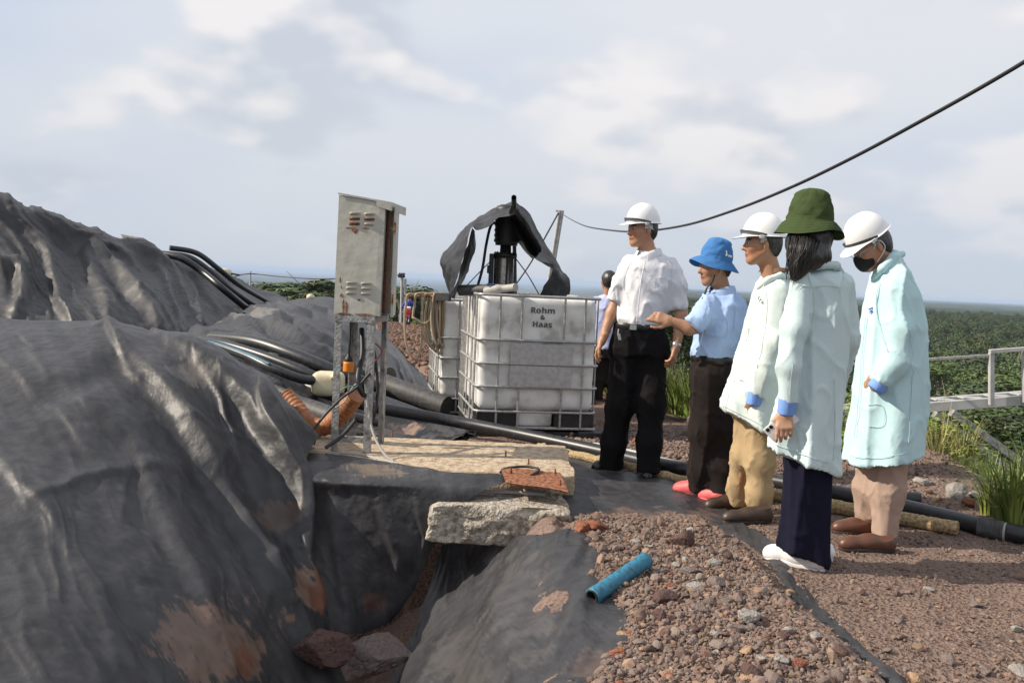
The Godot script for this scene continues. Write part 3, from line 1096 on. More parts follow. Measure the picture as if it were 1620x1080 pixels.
	sheet("tarpaulin", [
		[[1125, 832, 0, 0.022], [1155, 830, 0, 0.03], [1195, 835, 0, 0.026]],
		[[1185, 866, 0, 0.0], [1208, 864, 0, 0.022], [1232, 872, 0, 0.0]],
		[[1225, 925, 0, 0.0], [1248, 920, 0, 0.03], [1275, 928, 0, 0.0]],
		[[1242, 968, 0, 0.01], [1275, 962, 0, 0.044], [1318, 975, 0, 0.01]],
		[[1325, 1024, 0, 0.01], [1350, 1018, 0, 0.04], [1376, 1026, 0, 0.01]],
		[[1410, 1096, 0, 0.01], [1430, 1092, 0, 0.036], [1448, 1096, 0, 0.01]]],
		50, 130, {"amp": 0.01, "freq": 0.02, "stretch": 3.0, "crumple": 0.006, "run": Vector2(0.7, 1)},
		"narrow strip of black membrane edge showing through the gravel", mats.membrane)

# ---------------------------------------------------------------- stones
func rock_shape(sd: int, detail: int, chips: int) -> MB:
	var rng := RandomNumberGenerator.new()
	rng.seed = sd
	var phi := (1.0 + sqrt(5.0)) / 2.0
	var vs: Array[Vector3] = []
	for a in [-1, 1]:
		for c in [-phi, phi]:
			vs.append(Vector3(a, c, 0).normalized())
			vs.append(Vector3(0, a, c).normalized())
			vs.append(Vector3(c, 0, a).normalized())
	var fs := []
	for i in 12:
		for j in range(i + 1, 12):
			for k in range(j + 1, 12):
				if vs[i].distance_to(vs[j]) < 1.2 and vs[j].distance_to(vs[k]) < 1.2 and vs[i].distance_to(vs[k]) < 1.2:
					if (vs[j] - vs[i]).cross(vs[k] - vs[i]).dot(vs[i]) > 0:
						fs.append([vs[i], vs[j], vs[k]])
					else:
						fs.append([vs[i], vs[k], vs[j]])
	for s in detail:
		var nf := []
		for f in fs:
			var ab: Vector3 = ((f[0] + f[1]) * 0.5).normalized()
			var bc: Vector3 = ((f[1] + f[2]) * 0.5).normalized()
			var ca: Vector3 = ((f[2] + f[0]) * 0.5).normalized()
			nf.append_array([[f[0], ab, ca], [ab, f[1], bc], [ca, bc, f[2]], [ab, bc, ca]])
		fs = nf
	var planes := []
	for i in chips:
		planes.append([Vector3(rng.randfn(), rng.randfn(), rng.randfn()).normalized(), rng.randf_range(0.5, 0.85)])
	var sq := Vector3(rng.randf_range(0.8, 1.25), rng.randf_range(0.55, 0.85), rng.randf_range(0.75, 1.1))
	var b := MB.new()
	for f in fs:
		var ps := []
		for q in f:
			var r := 1.0 + 0.12 * nz.get_noise_3dv(q * 1.7 + Vector3(sd, 0, 0))
			for pl in planes:
				var c: float = q.dot(pl[0])
				if c > 0.01:
					r = minf(r, pl[1] / c)
			r += 0.05 * nz.get_noise_3dv(q * 6.0 + Vector3(0, sd, 0))
			ps.append(q * r * sq)
		b.face(ps)
	return b

func stone_tint(rng: RandomNumberGenerator) -> Color:
	var t := rng.randf()
	var c := Color(0.205, 0.145, 0.12)
	if t < 0.28:
		c = Color(0.20, 0.165, 0.15)
	elif t < 0.45:
		c = Color(0.26, 0.155, 0.105)
	elif t < 0.56:
		c = Color(0.34, 0.235, 0.155)
	elif t < 0.64:
		c = Color(0.26, 0.225, 0.20)
	elif t < 0.7:
		c = Color(0.11, 0.075, 0.07)
	return c.lerp(Color(0.20, 0.143, 0.12), 0.5) * rng.randf_range(0.65, 1.1)

var rocks: Array[ArrayMesh] = []
var pebbles: Array[ArrayMesh] = []

func in_gravel(u: float, v: float) -> float:        # how thickly loose gravel lies at a place in the photograph
	if v < 690.0 or u < 860.0:
		return 0.0
	var left := along(HEAP_LEFT, v)
	if v > 815 and u < left:
		return 0.0
	if v < 815 + clampf((u - 900.0) * 0.05, 0, 16) and u < 1150 and v > 735:
		return 0.02
	var strip := along(STRIP, v)
	var x := (u - strip + 14.0) / 20.0
	if absf(x) < 1.0:
		return 0.05
	if x < 0.0:
		return 1.0
	return 0.12

func make_stones() -> void:
	for i in 7:
		rocks.append(rock_shape(100 + i * 7, 2, 9 + i).shape())
		pebbles.append(rock_shape(300 + i * 5, 0 if i < 3 else 1, 6).shape())
	var rng := RandomNumberGenerator.new()
	rng.seed = 77
	# small gravel: no one could count it
	var lists := []
	for i in 7:
		lists.append([])
	var tries := 0
	var made := 0
	while made < 70000 and tries < 400000:
		tries += 1
		var d := rng.randf_range(2.55, 9.0)
		if rng.randf() > pow(3.0 / d, 1.0):
			continue
		var x := rng.randf_range(0.0, 0.62 * d + 0.4)
		var z := -d
		var cp := cam_basis.inverse() * Vector3(x, height(x, z) - EYE, z)
		var u := 810.0 + cp.x / -cp.z * FOCAL
		var v := 540.0 - cp.y / -cp.z * FOCAL
		var dens := in_gravel(u, v) * lerpf(0.45, 1.0, smoothstep(-0.25, 0.2, nz.get_noise_2d(x * 3.2, z * 3.2)))
		if v < 760.0:
			dens = maxf(dens, 0.25) if x > along(BANK, d) + 0.3 and x < along(EDGE, d) + 0.3 else 0.0
		if rng.randf() > dens:
			continue
		var s := 0.0025 + 0.0105 * pow(rng.randf(), 3.6) if dens > 0.3 else 0.003 + 0.008 * pow(rng.randf(), 3.5)
		if rng.randf() < 0.06:
			s *= rng.randf_range(1.4, 2.6)
		if d > 5.5:
			s *= 1.5
		var bs := Basis(Vector3(rng.randfn(), rng.randfn(), rng.randfn()).normalized(), rng.randf() * TAU).scaled(Vector3.ONE * s)
		lists[rng.randi() % 7].append([Transform3D(bs, Vector3(x, height(x, z) + s * 0.35, z)), stone_tint(rng)])
		made += 1
	# the rough track beyond
	for k in 9000:
		var d := rng.randf_range(11.0, 60.0)
		var x := along(BANK, d) + rng.randf_range(0.0, 3.0)
		var s := rng.randf_range(0.02, 0.05) * (1.0 + rng.randf() * rng.randf() * 1.6)
		var bs := Basis(Vector3(rng.randfn(), rng.randfn(), rng.randfn()).normalized(), rng.randf() * TAU).scaled(Vector3.ONE * s)
		lists[3 + rng.randi() % 4].append([Transform3D(bs, Vector3(x, height(x, -d) + s * 0.3, -d)), stone_tint(rng) * Color(0.9, 0.8, 0.75)])
	var heap := Node3D.new()
	heap.name = "gravel"
	add_child(heap)
	tag(heap, "loose reddish brown gravel spread over the track", "gravel")
	heap.set_meta("kind", "stuff")
	for i in 7:
		var mm := MultiMesh.new()
		mm.transform_format = MultiMesh.TRANSFORM_3D
		mm.use_colors = true
		mm.mesh = pebbles[i]
		mm.instance_count = lists[i].size()
		for k in lists[i].size():
			mm.set_instance_transform(k, lists[i][k][0])
			mm.set_instance_color(k, lists[i][k][1])
		var mi := MultiMeshInstance3D.new()
		mi.name = "pebbles"
		mi.multimesh = mm
		mi.material_override = mats.pebble
		heap.add_child(mi, true)
		mi.set_meta("kind", "stuff")
	# stones one can point at
	var kinds := [["grey brown", Color(0.20, 0.16, 0.145)], ["rusty red", Color(0.28, 0.115, 0.07)], ["tan", Color(0.37, 0.25, 0.16)], ["pale grey", Color(0.33, 0.305, 0.28)], ["dark maroon", Color(0.12, 0.075, 0.068)]]
	var kind_mats := []
	for q in kinds:
		var m: StandardMaterial3D = mats.stone.duplicate()
		m.albedo_color = (q[1] as Color).linear_to_srgb()
		m.vertex_color_use_as_albedo = false
		kind_mats.append(m)
	var spots := []
	# pixel x, pixel y of the foot, width in pixels, kind
	for q in [[1097, 933, 36, 3], [1052, 952, 50, 4], [1090, 908, 30, 0], [1045, 980, 34, 4], [1105, 968, 30, 0], [1185, 985, 52, 3], [1165, 998, 34, 0], [1078, 862, 46, 4], [920, 845, 42, 1], [942, 838, 36, 1], [1012, 790, 22, 4], [850, 868, 16, 2], [1130, 895, 26, 3], [1208, 940, 24, 0], [1247, 942, 22, 2], [1180, 1035, 26, 2], [1205, 1045, 26, 3], [1240, 1010, 30, 4], [1290, 1010, 28, 3], [1190, 1075, 52, 4], [1265, 1055, 34, 1], [1300, 1045, 24, 0], [1375, 1060, 26, 2], [1330, 1035, 34, 4], [985, 1010, 26, 2], [960, 1045, 30, 0], [1020, 1060, 26, 0], [1100, 1020, 24, 0], [1130, 1005, 22, 3], [1060, 1015, 22, 4], [1000, 945, 22, 0], [978, 975, 20, 3], [1135, 925, 30, 0], [1060, 930, 22, 1], [1450, 1078, 30, 2], [1500, 1050, 26, 0], [1545, 960, 20, 0], [1470, 935, 20, 3], [1560, 1066, 30, 0], [1610, 1066, 34, 3], [1420, 985, 18, 0], [1365, 940, 16, 4], [1462, 772, 42, 3], [1503, 765, 30, 0], [1512, 785, 44, 3], [1545, 788, 30, 3], [1480, 795, 20, 2], [1535, 800, 30, 1], [1440, 765, 26, 0], [1322, 755, 20, 2], [1062, 745, 26, 0], [1100, 672, 30, 0], [1080, 690, 36, 0], [1010, 700, 26, 1], [935, 900, 22, 1], [955, 880, 18, 0], [1005, 890, 16, 0], [1040, 890, 20, 0], [1230, 905, 20, 4], [1150, 955, 26, 0], [1120, 945, 18, 2], [1020, 1030, 18, 2]]:
		spots.append(q)
	for k in 105:
		for t in 30:
			var u := rng.randf_range(880, 1620)
			var v := rng.randf_range(830, 1090)
			var g := in_gravel(u, v)
			if rng.randf() < g * g or (rng.randf() < 0.05 and g > 0.1):
				spots.append([u, v, rng.randf_range(11, 24) * (0.6 + (v - 830) / 420.0), [0, 0, 1, 2, 3, 4][rng.randi() % 6]])
				break
	for q in spots:
		var p := ground_point(q[0], q[1], 0.0)
		var w: float = q[2] / FOCAL * -p.z
		var kind: int = q[3]
		var o := MeshInstance3D.new()
		o.name = numbered("stone")
		o.mesh = rocks[rng.randi() % 7]
		o.material_override = kind_mats[kind]
		add_child(o)
		var sz := w * 0.55
		o.transform = Transform3D(Basis.from_euler(Vector3(rng.randf_range(-0.3, 0.3), rng.randf() * TAU, rng.randf_range(-0.3, 0.3))).scaled(Vector3(sz, sz * rng.randf_range(0.75, 1.0), sz)), p + Vector3(0, sz * 0.3, 0))
		tag(o, "%s angular stone lying among the gravel of the track" % kinds[kind][0], "stone", "%s stones in the gravel" % kinds[kind][0])
	# two boulders in the pit and one behind
	for q in [[512, 1022, 4.22, 0.15, 4, "reddish boulder wedged against the muddy foot of the crumpled membrane", 3], [597, 1040, 4.42, 0.15, 0, "grey boulder standing in the pit under the hanging membrane", 5], [678, 1085, 3.98, 0.10, 3, "pale stone half hidden at the foot of the ditch lining", 1]]:
		var o := MeshInstance3D.new()
		o.name = numbered("boulder")
		o.mesh = rock_shape(900 + q[6] * 31, 3, 12).shape()
		var m: StandardMaterial3D = kind_mats[q[4]]
		o.material_override = m
		add_child(o)
		o.transform = Transform3D(Basis.from_euler(Vector3(0.2, q[6] * 1.3, 0.25)).scaled(Vector3.ONE * q[3]), P(q[0], q[1], q[2]))
		tag(o, q[5], "boulder")

# ---------------------------------------------------------------- plants
func crown_shape(sd: int, leaves: int, size: float, tint: Color, wide: float, tall: float, lobes: int, vary := 1.0) -> ArrayMesh:
	var rng := RandomNumberGenerator.new()
	rng.seed = sd
	var b := MB.new()
	var lob := []
	for i in lobes:
		var a := rng.randf() * TAU
		var r := sqrt(rng.randf()) * wide * 0.62
		var y := rng.randf_range(0.12, 0.95)
		r *= sqrt(maxf(0.15, 1.0 - pow(y * 2.0 - 0.9, 2.0)))
		lob.append([Vector3(cos(a) * r, y * tall, sin(a) * r), rng.randf_range(0.22, 0.42) * wide])
	for i in leaves:
		var l = lob[rng.randi() % lobes]
		var dr := Vector3(rng.randfn(), rng.randfn() * 0.8 + 0.15, rng.randfn()).normalized()
		var p: Vector3 = l[0] + dr * l[1] * pow(rng.randf(), 0.35) * Vector3(1, 0.75, 1)
		var n := (dr + Vector3(rng.randfn(), rng.randfn() + 0.5, rng.randfn()) * 0.38).normalized()
		var t := n.cross(Vector3(rng.randfn(), rng.randfn(), rng.randfn())).normalized()
		var w := n.cross(t)
		var s := size * rng.randf_range(0.6, 1.25)
		var f := 1.0 + rng.randf_range(-0.4, 0.35) * vary
		b.col = Color(tint.r * f * rng.randf_range(0.85, 1.25), tint.g * f, tint.b * f)
		var k := b.v.size()
		b.vert(p - t * s)
		b.vert(p + w * s * 0.42 + n * s * 0.1)
		b.vert(p + t * s)
		b.vert(p - w * s * 0.42 + n * s * 0.1)
		b.quad(k, k + 1, k + 2, k + 3)
	return b.shape(true)

func trunk_shape(sd: int, tall: float, thick: float, spread: float) -> ArrayMesh:
	var rng := RandomNumberGenerator.new()
	rng.seed = sd
	var b := MB.new()
	var lean := Vector3(rng.randf_range(-0.1, 0.1), 0, rng.randf_range(-0.1, 0.1)) * tall
	b.tube(smooth_path([Vector3(0, -0.5, 0), Vector3(lean.x * 0.2, tall * 0.35, lean.z * 0.3), Vector3(lean.x, tall * 0.85, lean.z)], 4), [thick, thick * 0.95, thick * 0.9, thick * 0.85, thick * 0.8, thick * 0.65, thick * 0.5, thick * 0.4, thick * 0.25], 8)
	for i in 6:
		var y := rng.randf_range(0.3, 0.75) * tall
		var a := rng.randf() * TAU
		var o := Vector3(lean.x * y / tall, y, lean.z * y / tall)
		var e := o + Vector3(cos(a) * spread, rng.randf_range(0.25, 0.5) * tall * 0.6, sin(a) * spread)
		b.tube(smooth_path([o, o.lerp(e, 0.5) + Vector3(0, -0.05 * tall, 0), e], 3), [thick * 0.4, thick * 0.35, thick * 0.3, thick * 0.24, thick * 0.18, thick * 0.12, thick * 0.06], 6)
	return b.shape()

func tree(called: String, at: Vector3, tall: float, wide: float, crown: Mesh, trunk: Mesh, base: Vector2, m: Material, turn: float, label: String, group: String, cat := "tree") -> void:
	var o := thing(called, at, label, cat, group)
	o.rotation.y = turn
	var c := node("crown", crown, m, o)
	c.scale = Vector3(wide / base.x, tall / base.y, wide / base.x)
	c.position.y = tall * 0.22 if trunk else 0.0
	c.scale.y *= 0.8 if trunk else 1.0
	if trunk:
		var t := node("trunk", trunk, mats.trunk, o)
		t.scale = Vector3(wide / base.x, tall / base.y, wide / base.x)

func tuft_shape(sd: int, blades: int, tall: float, spread: float, tint: Color, width := 0.006) -> ArrayMesh:
	var rng := RandomNumberGenerator.new()
	rng.seed = sd
	var b := MB.new()
	for i in blades:
		var a := rng.randf() * TAU
		var dr := Vector3(cos(a), 0, sin(a))
		var sd2 := Vector3(-dr.z, 0, dr.x)
		var o := dr * rng.randf() * spread * 0.25 + sd2 * rng.randf_range(-0.1, 0.1) * spread
		var h := tall * rng.randf_range(0.5, 1.1)
		var out := spread * rng.randf_range(0.25, 1.1)
		var f := rng.randf_range(0.65, 1.3)
		b.col = Color(tint.r * f * rng.randf_range(0.9, 1.35), tint.g * f, tint.b * f)
		var k := b.v.size()
		for s in 5:
			var t := s / 4.0
			var p := o + dr * out * t * t + Vector3(0, h * (t * 1.35 - t * t * 0.55 * (out / spread)), 0)
			var w := width * (1.0 - t * 0.92) * 1.2
			b.vert(p - sd2 * w)
			b.vert(p + sd2 * w)
		for s in 4:
			b.quad(k + s * 2, k + s * 2 + 1, k + s * 2 + 3, k + s * 2 + 2)
	return b.shape(true)

func scatter(parent: Node, called: String, shape: Mesh, m: Material, xs: Array) -> void:
	var mm := MultiMesh.new()
	mm.transform_format = MultiMesh.TRANSFORM_3D
	mm.use_colors = true
	mm.mesh = shape
	mm.instance_count = xs.size()
	for k in xs.size():
		mm.set_instance_transform(k, xs[k])
		var f := 0.62 + 0.65 * absf(sin(k * 12.9898))
		mm.set_instance_color(k, Color(f * (0.85 + 0.4 * absf(sin(k * 7.7))), f, f * 0.9))
	var mi := MultiMeshInstance3D.new()
	mi.name = called
	mi.multimesh = mm
	mi.material_override = m
	parent.add_child(mi, true)
	mi.set_meta("kind", "stuff")

func make_plants() -> void:
	var rng := RandomNumberGenerator.new()
	rng.seed = 5
	var dark: Color = mats.leaf_dark_tint
	var mid: Color = mats.leaf_mid_tint
	var bright: Color = mats.leaf_bright_tint
	var trunks := [trunk_shape(1, 8.0, 0.13, 1.6), trunk_shape(2, 8.0, 0.1, 1.3)]
	# trees standing below the track, beyond the mounds
	var crowns := [crown_shape(11, 3600, 0.19, mid, 2.6, 6.6, 15), crown_shape(12, 3600, 0.18, Color(0.075, 0.095, 0.022), 2.6, 6.6, 19), crown_shape(13, 3200, 0.2, dark * 1.3, 2.6, 6.6, 12)]
	var look: Array = ["feathery mid green", "yellow green", "dense dark green"]
	var i := 0
	for q in [[372, 440, 95], [392, 432, 88], [418, 434, 92], [441, 429, 84], [466, 438, 98], [488, 432, 86], [507, 424, 80], [530, 436, 90], [552, 434, 95], [575, 436, 88], [600, 438, 92], [620, 438, 84], [643, 434, 78], [662, 440, 82], [682, 450, 90], [705, 456, 95]]:
		var k := i % 3
		var top := P(q[0], q[1], q[2])
		var tall: float = 8.0 + (i * 37 % 10) * 0.25
		tree("broadleaf_tree", Vector3(top.x, top.y - tall * 0.99, top.z), tall, 4.4 + (i % 4) * 0.6, crowns[k], trunks[i % 2], Vector2(2.6, 8.0), mats.leaf_mid, i * 1.7, "%s tree crown beyond the mounds and the track" % look[k], "%s trees beyond the mounds" % look[k])
		i += 1
	# trees in the valley behind the steel gangway
	var near := [crown_shape(21, 7000, 0.085, dark * 0.8, 2.6, 6.6, 16), crown_shape(22, 7000, 0.08, mid * 1.35, 2.6, 6.6, 20), crown_shape(23, 7000, 0.085, dark * 1.15, 2.6, 6.6, 13)]
	look = ["dark leafy", "olive green", "deep green"]
	i = 0
	for q in [[1340, 560, 40], [1385, 575, 34], [1420, 560, 46], [1455, 585, 30], [1490, 545, 44], [1530, 575, 36], [1570, 585, 30], [1605, 560, 38], [1640, 590, 28], [1500, 620, 24], [1590, 640, 22], [1440, 630, 24], [1360, 620, 26], [1310, 575, 38], [1545, 540, 52], [1620, 535, 55], [1460, 530, 58], [1400, 530, 56], [1350, 525, 60], [1080, 545, 40], [1060, 570, 30], [1110, 540, 45], [1660, 540, 45], [1690, 580, 34], [1720, 560, 40]]:
		var k := i % 3
		var top := P(q[0], q[1], q[2])
		var tall: float = 6.5 + (i * 53 % 10) * 0.35
		tree("valley_tree", Vector3(top.x, top.y - tall * 0.98, top.z), tall, 3.4 + (i % 3) * 0.5, near[k], trunks[i % 2], Vector2(2.6, 8.0), mats.leaf_dark, i * 2.1, "%s tree in the valley below the steel gangway" % look[k], "%s trees in the valley" % look[k])
		i += 1
	# shrubs on the brink
	var shrub := [crown_shape(31, 2600, 0.045, dark * 1.2, 1.0, 1.6, 14), crown_shape(32, 3200, 0.035, bright * 1.1, 1.0, 1.4, 14), crown_shape(33, 2200, 0.05, mid, 1.0, 1.5, 12)]
	for q in [[1062, 645, 9.9, 1.15, 0.62, 0, "glossy dark green bush behind the wrist watch"], [1085, 640, 10.3, 1.2, 0.7, 0, "dark green bush behind the blue bucket hat's wearer"], [1405, 762, 7.6, 0.8, 0.8, 1, "low bright green bush on the brink behind beige trousers"], [1462, 765, 7.5, 0.55, 0.7, 1, "yellow green bush on the brink above the rubble"], [1535, 735, 9.4, 0.6, 0.8, 2, "olive bush on the brink below the steel braces"], [1600, 745, 9.4, 0.6, 0.8, 0, "dark bush on the brink beside the long grass"], [1470, 718, 11, 0.7, 1.0, 2, "green shrub below the brink in front of valley trees"], [1600, 725, 11.5, 0.7, 1.1, 2, "broad shrub below the gangway braces"], [1530, 715, 12, 0.7, 1.0, 1, "fresh green shrub between the gangway braces"], [1350, 715, 9.4, 0.6, 0.7, 2, "shrub seen between the two long pale gowns"]]:
		var p := P(q[0], q[1], q[2])
		tree("shrub", p, q[3], q[4], shrub[q[5]], null, Vector2(1.0, 1.6), mats.leaf_mid, q[0] * 0.1, q[6], "", "shrub")
	# long grass clumps
	var clumps := [tuft_shape(41, 130, 0.42, 0.34, mats.blade_tint, 0.0075), tuft_shape(42, 110, 0.4, 0.22, (mats.blade_tint as Color).lerp(mats.straw_tint, 0.5), 0.004)]
	for q in [[1600, 832, 4.95, 1.0, 0, "long arching grass clump beside the black pipe joint"], [1640, 828, 5.1, 1.0, 0, "arching grass clump behind the black pipe"], [1570, 815, 5.4, 0.75, 0, "short bright grass clump between rubble and black pipe"], [1480, 770, 6.9, 1.3, 1, "dry straw coloured grass clump behind the rubble"], [1520, 765, 7.2, 1.3, 1, "tall dry grass clump on the brink"], [1440, 760, 7.3, 1.2, 1, "dry grass clump behind the pale stone"], [1075, 655, 9.4, 1.2, 0, "grass clump at the foot of the dark bush"], [1055, 650, 9.6, 1.2, 1, "dry grass clump beside black trousers"], [1345, 735, 7.6, 1.0, 0, "grass clump between the two long gowns"], [1095, 660, 9.2, 1.0, 0, "grass clump beside the dark brown trousers"]]:
		var p := P(q[0], q[1], q[2])
		var o := node("grass_clump", clumps[q[4]], mats.blade, self)
		o.position = p
		o.scale = Vector3.ONE * q[3]
		o.rotation.y = q[0]
		tag(o, q[5], "grass clump")
	# grass nobody could count
	var meadow := Node3D.new()
	meadow.name = "grass"
	add_child(meadow)
	tag(meadow, "rough grass and weeds covering the verge and slope", "grass")
	meadow.set_meta("kind", "stuff")
	var small := [tuft_shape(51, 34, 0.20, 0.18, mats.blade_tint, 0.0035), tuft_shape(52, 34, 0.22, 0.18, (mats.blade_tint as Color).lerp(mats.leaf_mid_tint, 0.5), 0.004), tuft_shape(53, 16, 0.3, 0.12, mats.straw_tint, 0.003)]
	var xs := [[], [], []]
	for k in 20000:
		var d := rng.randf_range(5.6, 26.0)
		var e := along(EDGE, d)
		var x := e + rng.randf_range(0.0, 5.0) * rng.randf() + (0.45 if d < 9.0 else 0.12)
		var t := rng.randi() % 3
		if t == 2 and rng.randf() < 0.5:
			t = 1
		if t == 2 and d < 9.0:
			t = 0
		var s := rng.randf_range(0.4, 0.85) if d < 9.0 else rng.randf_range(0.7, 1.5)
		xs[t].append(Transform3D(Basis(Vector3.UP, rng.randf() * TAU).scaled(Vector3.ONE * s), Vector3(x, height(x, -d) - 0.01, -d)))
	for k in 7000:                                      # verge of the track beyond the totes
		var d := rng.randf_range(13.0, 70.0)
		var x := along(BANK, d) + rng.randf_range(2.3, 6.0)
		xs[rng.randi() % 2].append(Transform3D(Basis(Vector3.UP, rng.randf() * TAU).scaled(Vector3.ONE * rng.randf_range(0.8, 1.6)), Vector3(x, height(x, -d) - 0.01, -d)))
	for t in 3:
		scatter(meadow, "tufts", small[t], mats.blade, xs[t])
	# the forest that reads as one mass
	var wood := Node3D.new()
	wood.name = "forest"
	add_child(wood)
	tag(wood, "dark green forest covering the far hillside and plain", "forest")
	wood.set_meta("kind", "stuff")
	var far := [crown_shape(61, 3400, 0.14, dark, 3.6, 6.5, 9, 0.3), crown_shape(62, 3400, 0.135, dark * 1.2, 3.4, 7.0, 10, 0.3), crown_shape(63, 3000, 0.14, mid * 0.9, 3.8, 6.0, 8, 0.3)]
	xs = [[], [], []]
	for k in 13000:
		var az := deg_to_rad(rng.randf_range(1.5, 36.0))
		var r := 62.0 + 480.0 * pow(rng.randf(), 0.75)
		if k % 4 == 0:
			az = deg_to_rad(rng.randf_range(-20.0, 4.0))
			r = 110.0 + 1500.0 * rng.randf() * rng.randf()
		var x := sin(az) * r
		var z := -cos(az) * r
		if r < 150.0 and x < along(EDGE, -z) + 12.0 and az > 0:
			continue
		var gap := nz.get_noise_2d(x * 0.03, z * 0.03)
		var s := rng.randf_range(0.8, 1.5) + maxf(gap, 0.0) * 0.8
		if gap < -0.35:
			s *= 0.6
		if rng.randf() < 0.12:
			s *= 1.4
		s = minf(s, maxf(0.5, (-0.6 - rng.randf() * 1.2 - height(x, z)) / 8.6))
		xs[rng.randi() % 3].append(Transform3D(Basis(Vector3.UP, rng.randf() * TAU).scaled(Vector3(s, s * rng.randf_range(0.8, 1.05), s)), Vector3(x, height(x, z) - 0.8, z)))
	for t in 3:
		scatter(wood, "canopy", far[t], mats.leaf_dark, xs[t])

# ---------------------------------------------------------------- slab and block
func rough_block(w: Vector3, sd: int, rough: float, cells := 14) -> MB:     # a broken concrete block about its own middle
	var b := MB.new()
	var h := w * 0.5
	var r := 0.02
	for ax in 3:
		for sg in [-1.0, 1.0]:
			var u := (ax + 1) % 3
			var q := (ax + 2) % 3
			var rows := []
			for j in cells + 1:
				var row := PackedVector3Array()
				for i in cells + 1:
					var p := Vector3.ZERO
					p[ax] = h[ax] * sg
					p[u] = lerpf(-h[u], h[u], i / float(cells)) * (sg if true else 1.0)
					p[q] = lerpf(-h[q], h[q], j / float(cells))
					var inner := p.clamp(-h + Vector3.ONE * r, h - Vector3.ONE * r)
					var e := p - inner
					if e.length() > 1e-6:
						p = inner + e.normalized() * r
					var edge := maxf(absf(p.x) / h.x * (1.0 if w.x < 5 else 0.0), absf(p.z) / h.z)
					var k := rough * (1.0 if absf(p.y) < h.y * 0.75 or p.y < 0 else smoothstep(0.85, 1.0, edge))
					p += Vector3(nz.get_noise_3dv(p * 9.0 + Vector3(sd, 0, 0)), nz.get_noise_3dv(p * 9.0 + Vector3(0, sd, 5)) * 0.7, nz.get_noise_3dv(p * 9.0 + Vector3(5, 0, sd))) * k
					p += Vector3(nz.get_noise_3dv(p * 3.0 + Vector3(sd, 9, 0)), 0, nz.get_noise_3dv(p * 3.0 + Vector3(3, 0, sd))) * k * 1.5
					row.append(p)
				rows.append(row)
			b.grid(rows)
	return b

